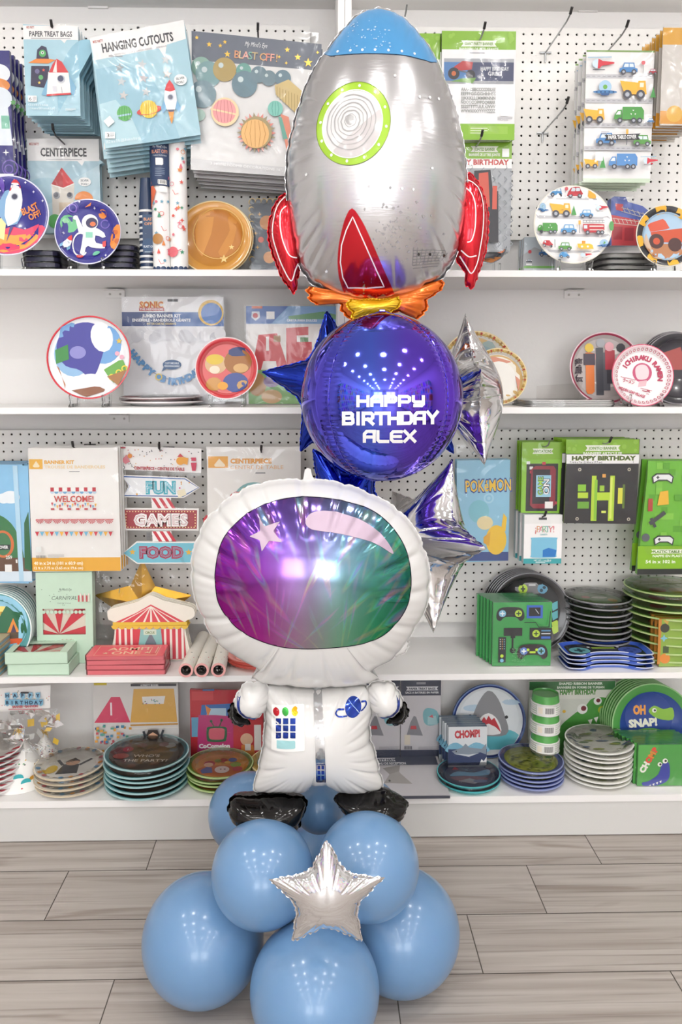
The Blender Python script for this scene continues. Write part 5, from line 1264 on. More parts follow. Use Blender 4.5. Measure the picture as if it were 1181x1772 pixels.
# ================================================================== shelf 1 and its pegboard, truck side
GR1, GR2 = '#86b82c', '#9cc93c'
def green_header(A, x0, y0, x1, y1, l1, l2, h1=7, ly=None, rot=0, rib=True):
    A.rect(x0, y0, x1, y1, GR1); rnd = random.Random(int(x0 + y0))
    for _ in range(12):
        r = rnd.uniform(2, 4.5); A.circ(rnd.uniform(x0 + r, x1 - r), rnd.uniform(y0 + r, y1 - r), r, '#96c440', 12)
    cx = (x0 + x1) / 2; ly = ly or (y0 + y1) / 2; w = (x1 - x0) * .42
    if rib: A.poly([(cx - w / 2 - 4, ly - 6), (cx + w / 2 + 4, ly - 6), (cx + w / 2, ly - 1), (cx + w / 2 + 4, ly + 4), (cx - w / 2 - 4, ly + 4), (cx - w / 2, ly - 1)], '#eef3e2'); A.text(l1, cx, ly + 1.6, 5, '#6d9a2a', w - 4, 'c', .03)
    if l2: A.text(l2, cx, ly + 10.5, 4.8, '#f2f7e6', w + 14, 'c', .03)
# giant banner
A = Art(); green_header(A, 764, 58, 892, 89, 'GIANT PARTY BANNER', 'BANNIERE DE FETE GEANTE', ly=80)
A.rect(764, 89, 892, 213, '#f1f0f1'); A.rect(812, 94, 838, 95.4, '#8f8f95'); A.rect(768, 104, 889, 146, '#3f4768'); A.rect(768, 104, 889, 110, '#a9acb2'); A.rect(768, 141, 889, 146, '#9fa2a8'); A.poly([(768, 110), (800, 110), (820, 141), (768, 141)], '#4f7fb8')
A.poly([(785, 118), (800, 108), (818, 110), (816, 122), (800, 124), (786, 126)], '#b5393c'); A.circ(785, 129, 10, '#2b2c33'); A.circ(785, 129, 4, '#c96a3a'); A.circ(814, 131, 8, '#2b2c33'); A.line([(792, 124), (812, 128)], 2, '#5f646c'); A.poly([(780, 142), (800, 137), (824, 136), (818, 145)], '#6fa04a')
A.text('HAPPY BIRTHDAY', 856, 124, 6.5, '#d5d8de', 49, 'c', .03); A.text('GREG', 856, 132, 6.5, '#d5d8de', 24, 'c', .03)
for i, t in enumerate(('AAAABBBBCCCCDDDEE', 'EEFFFGGGGHHHIIII', 'JJJKKKLLLMMMNNN', 'NOOOOOPPPQQRRRR', 'SSSSTTTTUUUUVVV', 'WWWXXXYYYYYZZZZ')): A.text(t, 798, 158 + 7.2 * i, 5.6, '#8f938f', 60, 'l', .02)
A.rect(867, 190, 880, 200, '#f7f7f7'); A.greek(862, 201, 26, .8, '#b5b5ba', 3, 2.4)
A.rect(764, 213, 892, 240, GR1); A.rect(812, 217, 880, 230, '#94c043'); A.greek(815, 220, 30, 1.4, '#dfeac8', 3, 4)
pack('banner_pack', '', 'banner pack', [(764, 58), (891, 58), (892, 239), (765, 241)], 2.22, A, th=.006, base='#eef0ea', film=rectp(763, 56, 893, 243), n=4, dy=.02, base_lab='green and white giant party banner pack with a monster truck strip', edge='#6f7f5a', jit=.002, seed=8)
hook(831, 71, 2.22, 'hook with black tip holding the giant banner pack with the truck', L=.23)
A = Art(); A.rect(724, 62, 764, 105, GR1); A.rect(724, 105, 764, 240, '#e9ebe4')
for x, y in ((738, 74), (752, 84), (744, 94), (757, 70)): A.circ(x, y, 4, '#96c440', 12)
pack('banner_pack', 'green topped pack half hidden between the rocket nose and the giant banner', 'banner pack', (722, 62, 762.5, 242), 2.24, A, th=.02, base='#eef0ea', film=rectp(722, 60, 763, 243))
hook(699, 40, 2.24, 'grey hook just beside the rocket nose', L=.21, tip=False)
# jointed letter banner with truck
A = Art(); green_header(A, 790, 246, 885, 277, 'JOINTED BANNER', 'BANNIERE DE LETTRES JOINTES', ly=262); A.rect(868, 260, 880, 274, '#f6f6f4'); A.rect(790, 277, 885, 293, '#f4f3f2'); A.text('HAPPY BIRTHDAY', 880, 287, 9, '#c33a34', 104, 'r', .04); A.text('7.7 ft', 806, 291, 4, '#5a5a60'); A.text('1', 876, 292, 5, '#5a5a60')
A.rect(790, 293, 885, 432, '#a9adb2')
for i in range(14):
    for j in range(10): A.line([(792 + j * 10, 297 + i * 10), (797 + j * 10, 302 + i * 10) if (i + j) % 2 else (797 + j * 10, 292 + i * 10)], 1.4, '#8b9096')
A.poly([(818, 300), (846, 298), (850, 330), (860, 334), (862, 420), (818, 420)], '#34343a'); A.poly([(826, 304), (842, 302), (846, 360), (826, 362)], '#cf5b4a'); A.rect(850, 325, 858, 364, '#cf5b4a')
pack('banner_pack', '', 'banner pack', (792, 246, 885, 434), 2.25, A, th=.006, base='#a9adb2', film=rectp(791, 245, 886, 436), n=3, dy=.022, base_lab='green headed letter banner pack with metal tread pattern', seed=9)
hook(824, 256, 2.25, 'black tipped hook holding the letter banner pack with metal tread', L=.22)
A = Art(); A.circ(848, 422, 34, '#4c4d52'); A.poly([(836, 395), (858, 388), (874, 410), (866, 420), (838, 418)], '#6fae3e'); A.poly([(846, 396), (856, 392), (862, 404), (848, 406)], '#bfd6e4'); A.ell(862, 385, 14, 6, '#3f6ab4', rot=40); A.circ(866, 434, 6, '#d9703a'); A.circ(866, 434, 3, '#e9d9c0'); A.poly([(830, 452), (850, 446), (868, 448), (850, 460)], '#a86a3a')
stood_plate('party_plate', 'dark monster truck plate half hidden behind the red rocket fin', 842, 424, 35, 2.26, ('#4c4d52', '#3a3b40', '#8f9095', '#cfcfd2'), A, Z1, tilt=8, stand='clear stand under the dark monster truck plate', standw=.06)
# bare hooks
hook(944, 92, YB, 'bare grey double hook on the pegboard, upper of the two', L=.235); hook(939, 231, YB, 'bare grey double hook on the pegboard, lower of the two', L=.235)
# truck table cover
A = Art(); A.rect(1012, 92, 1130, 313, '#f0efee'); A.rect(1012, 92, 1130, 95, '#7fa05a'); A.rect(1012, 306, 1130, 313, '#cfe0c8')
for y in (135, 176, 217, 256): A.rect(1012, y - 3.5, 1130, y + 3.5, '#c6c6ca'); [A.rect(1014 + 9 * q, y - .6, 1019 + 9 * q, y + .6, '#9c9da3') for q in range(13)]
A.text('PAPER TABLE COVER', 1074, 241.5, 7, '#f2f2f2', 48, 'c', .03)
a_heli(A, 1036, 125, 46); a_truck(A, 1084, 133, 31, '#4f86c0'); A.line([(1109, 132), (1109, 116)], 1, '#8d8f96'); A.circ(1109, 114, 3.4, '#d66a72'); a_truck(A, 1126, 133, 14, '#b5424e')
a_saucer(A, 1044, 163, 42); a_truck(A, 1093, 174, 48, '#ecb03c', 1); a_tree(A, 1127, 172, 18)
a_truck(A, 1026, 215, 38, '#ecb03c', 1); a_truck(A, 1086, 215, 52, '#4f9a48', 2); a_truck(A, 1124, 215, 12, '#4f86c0')
a_truck(A, 1047, 253, 34, '#4f86c0'); a_truck(A, 1110, 254, 30, '#5a9a4a'); A.line([(1083, 252), (1083, 228)], 1.4, '#6d6f76'); A.rect(1081, 226, 1085, 234, '#e0b050')
A.poly([(1044, 236), (1106, 233), (1102, 238), (1106, 243), (1044, 245), (1048, 240)], '#33343a'); A.text('PAPER TABLE COVER', 1075, 242, 6.2, '#f2f2f2', 49, 'c', .03, -2); A.greek(1038, 230, 14, 1, '#a9a9b0', 2, 3)
a_truck(A, 1022, 292, 26, '#ecb03c', 1); a_tree(A, 1042, 291, 20); A.rect(1029, 265, 1042, 279, '#f8f8f6'); a_truck(A, 1077, 293, 50, '#5a8fca', 2); a_heli(A, 1122, 285, 30)
pack('table_cover', '', 'table cover', [(1015, 94), (1129, 93), (1129, 305), (1013, 308)], 2.20, A, th=.016, base='#eeedec', film=[(1004, 64), (1130, 70), (1130, 310), (1005, 318)], n=4, dy=.028, drift=(-.001, -.001), base_lab='white table cover printed with trucks and roads in a clear bag', edge='#d9ddd4', jit=.002, seed=10)
hook(1072, 68, 2.20, 'hook with black tip holding the bagged truck table cover', L=.25, base=False)
# orange packs cut by the picture edge
A = Art(); A.rect(1145, 52, 1200, 80, '#d9a23c'); A.rect(1145, 80, 1200, 190, '#cfcac4'); A.rect(1145, 190, 1200, 212, '#d9962f'); A.circ(1170, 195, 14, '#e0b04a')
pack('banner_pack', '', 'banner pack', (1146, 50, 1215, 214), 2.17, A, th=.005, base='#d9d4cc', film=True, n=8, dy=.022, base_lab='amber edged pack in the row beside the bagged truck table cover', edge='#a9a49a', jit=.004, seed=11)
# transport plate and what stands around it
A = Art(); A.circ(990, 389, 66, '#f2f1f0')
for y, x0, x1 in ((343, 945, 1034), (377, 926, 1056), (408, 926, 1056), (437, 945, 1040)): A.poly([(x0, y - 4), (x1, y - 2), (x1, y + 3), (x0, y + 1)], '#c3c3c7')
a_truck(A, 963, 341, 24, '#5a9bd0'); a_truck(A, 996, 342, 28, '#c23a44'); A.poly([(1018, 330), (1030, 338), (1032, 345), (1018, 342)], '#efb84a'); A.line([(979, 341), (979, 330)], 1, '#8d8f96'); A.circ(980, 328, 3, '#d66a72')
a_saucer(A, 939, 364, 24); a_truck(A, 970, 376, 38, '#ecb03c', 1); a_tree(A, 993, 373, 17); a_truck(A, 1015, 378, 23, '#5a9bd0'); a_heli(A, 1040, 366, 26)
a_truck(A, 946, 406, 36, '#4f9a48', 2); a_truck(A, 983, 407, 27, '#5a9bd0'); a_truck(A, 1026, 408, 37, '#c23a44', 3); A.line([(1001, 406), (1001, 385)], 1, '#6d6f76'); A.rect(999, 384, 1003, 391, '#e0b050'); A.ell(1055, 395, 4, 9, '#5aa05a')
a_truck(A, 944, 432, 21, '#c23a44'); a_truck(A, 975, 437, 23, '#5a9a4a'); A.poly([(996, 425), (1022, 425), (1024, 434), (998, 434)], '#ecc03c'); A.rect(1004, 420, 1010, 425, '#e09a3a'); A.circ(1004, 430, 2, '#f6efe0', 8); A.circ(1014, 430, 2, '#f6efe0', 8); a_saucer(A, 1041, 429, 25); A.line([(957, 432), (957, 418)], 1, '#6d6f76')
a_truck(A, 972, 452, 20, '#5a9bd0'); a_heli(A, 1008, 450, 24)
stood_plate('party_plate', 'big white transport plate with rows of trucks on a clear stand', 991, 390, 68.5, 2.18, ('#f2f1f0', '#f2f1f0', '#e4e0d2', '#f2f2f2'), A, Z1, tilt=8, stand='clear stand under the white transport plate', wf=.84, deep=.008)
A = Art(); A.rect(907, 412, 960, 464, '#b9c4cc'); A.poly([(907, 440), (925, 428), (945, 436), (960, 432), (960, 464), (907, 464)], '#a5a8ac'); a_truck(A, 944, 444, 22, '#3f78b8'); A.rect(911, 450, 921, 453, '#eeeeee'); A.rect(911, 456, 921, 459, '#eeeeee'); A.circ(917, 436, 3, '#c9404a'); A.rect(907, 460, 960, 464, '#6fae4a'); a_truck(A, 916, 455, 10, '#3a3d44')
stood_row('napkin_pack', 'clear wrapped truck napkin pack standing behind the white transport plate', [(908, 411), (962, 411), (962, 464), (908, 464)], 2.25, 3, .028, A, '#c4ccd2', '#d5dade', th=.02, stand=Z1)
for i in range(4):   # grey plate packs lying behind
    p = at(1075, 440, 2.30); lab = olab(3 - i, 4, 'silver wrapped plate pack lying behind the transport plate')
    if i == 0:
        gp = thing('plate_pack', lab, 'plate pack', (p.x, 2.30, Z1 + .001), group='silver wrapped plate packs'); mb = MB(); mb.rbox(-.075, .075, -.085, .075, .001, .010, '#8c8a86', .03, 'z'); mb.build('plates', gp, smooth=30)
        mb = MB(); mb.rbox(-.08, .08, -.09, .08, 0, .0125, FILM, .032, 'z'); mb.build('wrapper', gp, smooth=30)
    else: dup(gp, (p.x + random.uniform(-.004, .004), 2.30, Z1 + .001 + i * .0155), (0, 0, random.uniform(-.05, .05)), lab)
A = Art(); A.poly([(1058, 372), (1122, 384), (1122, 424), (1060, 424)], '#c7424a'); A.rect(1062, 392, 1078, 414, '#a52f3c'); A.rect(1082, 394, 1098, 416, '#a52f3c'); A.poly([(1064, 353), (1078, 354), (1078, 366), (1066, 364)], '#c7424a')
A.line([(1060, 378), (1110, 384)], 1, '#d9d2c8'); A.line([(1060, 386), (1110, 391)], 1, '#d9d2c8')
for q in range(7): A.line([(1062 + 7 * q, 379), (1066 + 7 * q, 387)], .9, '#d9d2c8')
for q in range(5): A.line([(1076 + 9 * q, 358 + 2.5 * q), (1082 + 9 * q, 368 + 2.5 * q)], 1, '#b9b4ae')
A.line([(1074, 360), (1118, 372)], 1, '#b9b4ae'); A.line([(1074, 366), (1118, 378)], 1, '#b9b4ae')
pack('shaped_plate', 'blue and red fire engine shaped plate between the two round truck plates', 'plate', [(1057, 344), (1062, 341), (1082, 342), (1086, 350), (1112, 357), (1124, 366), (1124, 424), (1058, 424)], 2.27, A, th=.03, base='#4a5fb0', kind='gloss', film=rectp(1055, 340, 1124, 426))
A = Art()
for q in range(16):
    t0, t1 = radians(22.5 * q), radians(22.5 * (q + 1))
    if q % 2: A.it.append(([(1152 + r_ * cos(t), 410 + r_ * sin(t)) for r_, t in ((40, t0), (53, t0), (53, t1), (40, t1))], [(0, 1, 2, 3)], '#e9b23c', 'ink'))
A.circ(1152, 410, 40, '#a9c6de'); A.poly([(1114, 430), (1140, 422), (1190, 424), (1185, 440), (1152, 450), (1124, 444)], '#b57a52'); A.poly([(1120, 388), (1150, 378), (1160, 396), (1126, 402)], '#d2563c'); A.poly([(1126, 402), (1190, 394), (1190, 420), (1130, 420)], '#c8502f'); A.circ(1136, 418, 13, '#4a2c2a'); A.circ(1136, 418, 6, '#c8502f'); A.circ(1168, 424, 12, '#4a2c2a'); A.poly([(1112, 424), (1118, 404), (1130, 440), (1146, 452), (1128, 450)], '#cdb29a')
stood_plate('party_plate', 'yellow and black rimmed digger plate cut by the picture edge', 1152, 410, 54, 2.185, ('#a9c6de', '#2f2f33', '#d9d2c0', '#e9e9e9'), A, Z1, tilt=8, stand='clear stand under the yellow and black rimmed plate')
# ================================================================== shelf 2
RED = '#cf3340'
A = Art(); A.circ(155, 618, 60, '#eef0f2'); A.ell(128, 612, 34, 40, '#8fb8dc'); A.poly([(100, 560), (130, 556), (122, 590), (96, 610)], '#6f9fd0'); A.ell(180, 596, 30, 34, '#6fa3d6'); A.poly(catmull([(98, 600), (112, 570), (150, 557), (182, 575), (176, 620), (160, 655), (138, 640), (112, 632)], 4), '#45449a'); A.ell(176, 583, 19, 27, '#e9ebee', rot=-15); A.ell(158, 662, 24, 15, '#e4e6ea'); A.ell(135, 610, 14, 11, '#8a89c8')
A.poly([(180, 640), (212, 620), (220, 640), (196, 664)], '#6aa84e'); A.poly([(96, 606), (118, 596), (120, 622), (98, 630)], '#3f8a48'); A.poly([(125, 676), (170, 668), (186, 676), (150, 688)], '#8a5a42'); A.poly([(186, 652), (220, 640), (206, 668)], '#a5744a'); A.line([(100, 632), (116, 672)], 3, '#b5764a')
for x, y in ((194, 653), (206, 645), (216, 638)): A.ring(x, y, 3.4, 5.6, '#ecd24a', 16)
A.star(206, 590, 6, '#d9b84a'); A.circ(203, 612, 4, '#e9a9bc', 10); A.circ(211, 618, 4, '#e9a9bc', 10)
stood_plate('party_plate', 'red rimmed plate with blue and white scene on a clear stand, shelf two', 155, 619, 72.5, 2.17, ('#eef0f2', RED, RED, '#f2f2f2'), A, Z2, tilt=8, wf=.90, deep=.008, stand='clear stand under the red rimmed blue and white plate')
A = Art(); A.rect(213, 515, 388, 700, '#dfdfe3'); A.rect(213, 515, 388, 542, '#f0f0f2'); A.rect(213, 541, 388, 565, '#24407c'); A.rect(300, 541, 388, 565, '#2f62a8'); A.circ(366, 542, 22, '#e0b53c'); A.circ(367, 543, 18, '#3f78c4'); A.rect(292, 519, 310, 523, '#3f4046')
A.text('SONIC', 264, 534, 11, '#e9b93a', 41, 'c', .07); A.text('SONIC', 264, 533.6, 10.6, '#c9402c', 40, 'c', .01); A.rect(243, 533.5, 286, 539, '#b03a3c'); A.text('THE HEDGEHOG', 264, 538, 3.8, '#f2e6e6', 40, 'c', .03)
A.text('JUMBO BANNER KIT', 281, 550, 5.6, '#f2f4f8', 66, 'c', .03); A.text('ENSEMBLE - BANDEROLE GÉANTE', 281, 557, 5, '#f2f4f8', 100, 'c', .03); A.text('KIT DE CARTEL GIGANTE', 281, 562.4, 3.4, '#e9d58a', 50, 'c', .02)
rnd = random.Random(2)
for q in range(22): A.circ(222 + 7.6 * q, 580 + rnd.uniform(-7, 7), rnd.uniform(7, 11), rnd.choice(['#d2d3d9', '#cacbd2', '#e6e6ea']))
C = catmull([(222, 600), (240, 622), (262, 642), (292, 656), (318, 654), (342, 640), (360, 620)], 8, False); A.line(C, 1, '#7f8aa0')
for i, ch in enumerate('HAPPY BIRTHDAY'):
    p = C[min(len(C) - 2, 3 + i * 3)]; q = C[min(len(C) - 1, 4 + i * 3)]
    if ch != ' ': A.text(ch, p[0], p[1] + 8, 11, '#5f93c4', al='c', bold=.08, rot=math.degrees(atan2(q[1] - p[1], q[0] - p[0])))
A.circ(275, 652, 6, '#d9c05a'); A.circ(275, 652, 4, '#5f93c4'); A.ell(298, 631, 16, 8.5, '#46648c'); A.poly([(284, 634), (290, 637), (280, 643)], '#46648c'); A.text('CUSTOMIZABLE', 298, 630, 3.4, '#dfe8f2', 24, 'c', .02); A.text('PERSONNALISABLE', 298, 635, 3.4, '#dfe8f2', 26, 'c', .02)
pack('banner_kit', 'white jumbo banner kit with a dark blue strip, standing behind the red rimmed plates', 'banner pack', (213, 515, 388, 701), 2.33, A, th=.012, base='#e4e4e8', film=True, stand=Z2)
A = Art(); A.circ(393, 637, 42, '#dc6a6a'); A.ell(374, 630, 19, 17, '#d9b58a'); A.ell(372, 622, 15, 9, '#e0c24a'); A.ell(412, 626, 24, 22, '#a8713f'); A.poly(catmull([(396, 606), (412, 600), (430, 606), (432, 614), (400, 616)], 3), '#3f4a78'); A.ell(408, 662, 22, 17, '#4a5a98'); A.ell(421, 667, 11, 9, '#c9a06a'); A.ell(371, 665, 14, 12, '#cf9a5a'); A.ell(386, 668, 9, 7, '#e9a63c'); A.ell(372, 640, 9, 7, '#efe0c8'); A.ell(417, 637, 13, 8, '#d9ad72')
stood_plate('party_plate', 'smaller red plate with brown and tan patches beside the blue foil star', 393, 638, 54, 2.17, ('#dc6a6a', '#cf3a42', '#e9dcdc', '#f2f2f2'), A, Z2, tilt=8, wf=.80, stand='clear stand under the smaller red plate', standw=.085)
lying_stack('plate_pack', 'red rimmed white plate pack lying between the two standing plates', 281, 68, 702, 690, Z2, 2, ('#f2f2f2', RED, '#e9e2e2', '#f4f4f4'), Y=2.27, deep=.010, tilt=1)
# letter banner pack
A = Art(); A.rect(427, 531, 592, 561, '#3a67b0'); A.poly([(500, 531), (592, 531), (592, 561), (470, 561)], '#7fa9d6'); A.rect(462, 540, 476, 553, '#f4f4f2'); A.poly([(437, 540), (450, 540), (451, 550), (443, 556), (436, 550)], '#d9dfe8'); A.circ(443, 547, 4.5, '#c9404a'); A.rect(437, 531, 455, 535, '#d9602c'); A.text('CARTA PARA DULCES', 523, 557, 4, '#eef2f8', 52, 'c', .03); A.poly([(500, 548), (560, 540), (592, 548), (592, 553), (500, 553)], '#5f9a6a')
A.rect(430, 566, 592, 640, '#efeae6')
A.poly([(448, 580), (480, 577), (500, 640), (480, 640), (478, 625), (456, 625), (452, 640), (436, 640)], '#cf3a42'); A.rect(461, 583, 466, 607, '#f2ece8'); A.poly([(496, 568), (534, 566), (534, 580), (514, 581), (514, 592), (540, 592), (540, 640), (496, 640)], '#cf3a42'); A.rect(520, 584, 534, 592, '#5f8a52'); A.rect(474, 581, 486, 592, '#a9835a')
A.rect(430, 640, 592, 700, '#7fae6a'); A.ell(445, 665, 16, 20, '#b5854a'); A.ell(470, 660, 14, 10, '#7a5a8a'); A.ell(470, 686, 18, 12, '#c9a06a')
pack('banner_pack', 'blue topped letter banner pack with big red letters behind the blue foil star', 'banner pack', (427, 531, 592, 701), 2.32, A, th=.014, base='#e9e6e4', film=True, stand=Z2)
# gold rimmed plates
GRIM = M('#b89a5e', 'satin')
def gold_plate(px, py, rx, Y, lab, well, front):
    A = Art(); A.circ(px, py, rx * .8, '#c9a66a'); A.circ(px, py, rx * .74, well)
    if front: A.poly([(px - 36, py - 22), (px - 8, py - 40), (px + 26, py - 30), (px + 8, py - 26), (px - 20, py - 14)], '#cf8a72'); A.ell(px + 2, py + 4, rx * .6, rx * .66, '#e9e6df'); A.poly([(px + 30, py - 6), (px + 39, py + 2), (px + 34, py + 22)], '#cf8a72')
    else: A.ell(px + 20, py - 20, 14, 18, '#8fa3a0'); A.ell(px + 6, py, 30, 30, '#7f9aa2')
    o = stood_plate('party_plate', lab, px, py, rx, Y, ('#e0ddd4', '#c2a056', '#e3cf9c', '#efe9da'), A, tilt=10, wf=.82, group='gold rimmed plates', rest=Z2)
    mb = MB(); R = max(v.co.z for v in o.children[0].data.vertices); zf = plate_h(R, .012, .82)
    for q in range(48):
        t = 2 * pi * q / 48; mb.mesh([(r_ * cos(t + d), -zf(r_ * cos(t + d), r_ * sin(t + d)) - .0009, r_ * sin(t + d)) for r_, d in ((R * .86, -.03), (R * .96, -.03), (R * .96, .03), (R * .86, .03))], [(0, 1, 2, 3)], M(['#a8824a', '#d9c07a', '#b5493f'][q % 3], 'gloss'))
    mb.build('rim_print', o, fix=False)
gold_plate(826, 627, 54, 2.29, 'gold rimmed plate standing at the back behind the silver star', '#b5a678', False)
gold_plate(862, 656, 53, 2.25, 'gold rimmed plate with a white middle standing just beside the silver star', '#e6e0d2', True)
# white plate packs lying on shelf two
lying_stack('plate_pack', 'white wrapped square plate pack lying in the middle of shelf two', 968, 1, 703, 701, Z2, 1, ('#eeeeee',) * 4, film=False, Y=2.2) if False else None
for i in range(4):
    p = at(972, 700, 2.22); lab = olab(3 - i, 4, 'flat white plate pack lying in front of the burgundy plate'); s = sc(972, 700, 2.22)
    if i == 0:
        gp = thing('plate_pack', lab, 'plate pack', (p.x, 2.22, Z2 + .0005), group='flat white plate packs'); mb = MB(); mb.rbox(-.118, .118, -.09, .09, .0005, .0038, '#e9e7e4', .03, 'z'); mb.build('plates', gp, smooth=30); mb = MB(); mb.rbox(-.121, .121, -.093, .093, 0, .0042, FILM, .03, 'z'); mb.build('wrapper', gp, smooth=30)
    else: gl_ = dup(gp, (p.x + random.uniform(-.006, .006), 2.22, Z2 + .0005 + i * .0045), (0, 0, random.uniform(-.04, .04)), lab)
s = sc(950, 690, 2.2); mb = MB(); vs = []; fs = []
for j in range(5):
    for i in range(9): vs.append((-.06 + .015 * i, .03 - .004 * i * (j / 4) + .004 * sin(i), .004 + j * .009 * (1 + .25 * i / 8)))
for j in range(4):
    for i in range(8): q = j * 9 + i; fs.append((q, q + 1, q + 10, q + 9))
mb.mesh(vs, fs, clear_mat('crumpled_film', (.86, .85, .84), 1.7, .2, 20, .5, .004)); o = mb.build('loose_flap', gl_, smooth=180, fix=False)
# burgundy and pink plates
BUR = '#9c3a52'
A = Art(); A.circ(1046, 637, 52, '#b9b0ae')
rnd = random.Random(5)
for q in range(12): x, y = 1046 + rnd.uniform(-34, 34), 637 + rnd.uniform(-34, 34); A.poly([(x - 9, y), (x + 4, y - 6), (x + 10, y + 3), (x - 2, y + 7)], rnd.choice(['#e0d8d4', '#d2a0a0', '#7f7a80', '#e9e4e0']))
for x, y0, y1, w, c in ((1021, 610, 682, 15, '#dd7a3c'), (1020, 612, 632, 20, '#4a3f4c'), (1038, 602, 684, 13, '#4f5058'), (1050, 610, 676, 12, '#5f6068'), (1056, 606, 640, 17, '#b5404e'), (1056, 640, 664, 12, '#46464e'), (1082, 610, 640, 14, '#3f3c46')): A.rect(x - w / 2, y0, x + w / 2, y1, c)
for x, y, c in ((1020, 602, '#e3c14a'), (1040, 594, '#a9abb0'), (1055, 600, '#e6a9b2'), (1075, 602, '#2f2c36')): A.circ(x, y, 8, c)
for i, ch in enumerate('疾風伝'): A.text(ch, 1001, 632 + 14 * i, 10, '#3a2c36', al='c', bold=.04)
stood_plate('party_plate', 'burgundy rimmed plate with orange and black strokes standing behind the pink plate', 1047, 638, 63, 2.27, ('#b9b0ae', BUR, '#e0c4cc', '#f0e6e8'), A, tilt=8, wf=.86, rest=Z2)
A = Art(); A.circ(1111, 651, 42, '#f1ecec'); PK = '#b8405e'; A.circ(1112, 645, 17, '#c4577a'); A.poly(catmull([(1100, 640), (1106, 632), (1118, 632), (1124, 642), (1120, 655), (1104, 656)], 4), '#e9d2d6'); A.poly([(1106, 660), (1120, 658), (1118, 668), (1104, 670)], '#e0b9c0')
A.arct('ICHIRAKU RAMEN', 1110, 652, 29, 206, 372, 8.5, PK, .06)
A.text('ラーメン', 1087, 663, 6, PK, 20, 'c', .03, 14); A.text('一楽', 1117, 681, 6, PK, 14, 'c', .03, 14); A.line([(1074, 652), (1100, 658)], .8, PK); A.line([(1108, 672), (1128, 677)], .8, PK); A.text('HIDDEN LEAF VILLAGE', 1092, 681, 4.6, PK, 48, 'c', .04, 20)
for q in range(40):
    t = 2 * pi * q / 40; x, y = 1111 + 46 * cos(t), 651 + 46 * sin(t); A.ring(x, y, 1.6, 2.6, PK, 8)
stood_plate('party_plate', 'pale pink rimmed ramen plate with red lettering on a clear stand', 1111, 650, 54, 2.17, ('#f1ecec', '#e9cfd4', '#c9506c', '#f4f0f0'), A, Z2, tilt=8, wf=.84, deep=.009, stand='clear stand under the ramen lettering plate')
for i in range(3):
    A = Art(); A.circ(1176, 620, 36, '#3c3a40'); A.poly([(1150, 610), (1180, 600), (1190, 640), (1156, 640)], '#a8524e')
    stood_plate('party_plate', olab(i, 3, 'black plate standing behind the ramen plate at the picture edge', 'front'), 1172 - 4 * i, 620 - i, 44, 2.25 + .016 * i, ('#3c3a40', '#2d2c31', '#7f7a7e', '#cfcccc'), A if i == 0 else None, tilt=8, group='black plates at the end of shelf two', rest=Z2)
# ================================================================== shelf 3 and its pegboard
# camping table cover
A = Art(); A.rect(-40, 805, 52, 1010, '#8fc6ea'); A.ell(20, 860, 16, 11, '#eef4f8'); A.ell(8, 862, 10, 9, '#eef4f8'); A.poly(catmull([(-40, 890), (-10, 888), (14, 900), (30, 925), (40, 970), (36, 990), (-40, 990)], 3), '#3f7f50'); A.ring(4, 942, 14, 19, '#d97848', ry=24); A.ell(4, 942, 14, 20, '#4a7f58')
A.rect(-10, 943, 16, 952, '#2d3236'); A.text('TABLE COVER', 13, 950, 5.4, '#f2f2f2', 38, 'r', .04); A.rect(-40, 966, 52, 990, '#6a4f40'); A.text('259', 8, 968, 6, '#f2f0ea', 11, 'l', .03); A.text('1', 25, 975, 6, '#f2f0ea', 3, 'l', .03); A.rect(-40, 990, 52, 1008, '#dbe9f4'); A.rect(6, 978, 18, 991, '#f4f4f2')
A.poly([(42, 905), (50, 885), (52, 990), (40, 985)], '#2f6a44'); A.poly([(26, 805), (34, 805), (38, 1008), (30, 1008)], '#b9dcf0')
pack('table_cover', '', 'table cover', [(-40, 803), (42, 803), (46, 1012), (-40, 1010)], 2.22, A, th=.014, base='#8fc6ea', film=[(-42, 775), (50, 772), (52, 1014), (-42, 1014)], n=4, dy=.028, drift=(.004, 0), base_lab='sky blue camping table cover in a clear bag', edge='#5a86a4', seed=14)
# circus banner kit
YEL = '#eeb13c'
A = Art(); A.rect(53, 775, 206, 966, '#f0eeea'); A.rect(53, 966, 206, 990, YEL); A.rect(54, 794, 77, 811, '#edb548'); A.poly([(60, 806), (66, 797), (72, 806), (70, 808), (62, 808)], '#f6e6c2')
A.text('BANNER KIT', 80, 802, 6, '#e8b04c', 51, 'l', .05); A.text('TROUSSE DE BANDEROLES', 80, 810, 5.2, '#f0d7a8', 104, 'l', .03); A.rect(122, 815, 140, 816.4, '#9a9a9a')
A.rect(88, 844, 169, 882, '#f4f2ee')
for q in range(6): A.rect(89 + 14.4 * q, 843, 95 + 14.4 * q, 850, '#c23a46')
for q in range(11): A.ell(92 + 7.3 * q, 850, 3.6, 4, '#6fa9cf' if q % 2 else '#c8dcea', 10, a0=0, a1=180)
for q in range(6): A.rect(89 + 14.4 * q, 879, 95 + 14.4 * q, 882, '#c23a46')
A.text('WELCOME!', 129, 868, 11, '#c5453f', 68, 'c', .02)
for q in range(18): A.poly([(90 + 4.4 * q, 869 + 5 * sin(q * .7) ** 2), (93.6 + 4.4 * q, 869 + 5 * sin(q * .7) ** 2), (91.8 + 4.4 * q, 875 + 5 * sin(q * .7) ** 2)], ['#c8404c', '#6fa9cf', '#e9b04a'][q % 3])
A.line([(63, 898.5), (197, 898.5)], 1, '#d86a6a')
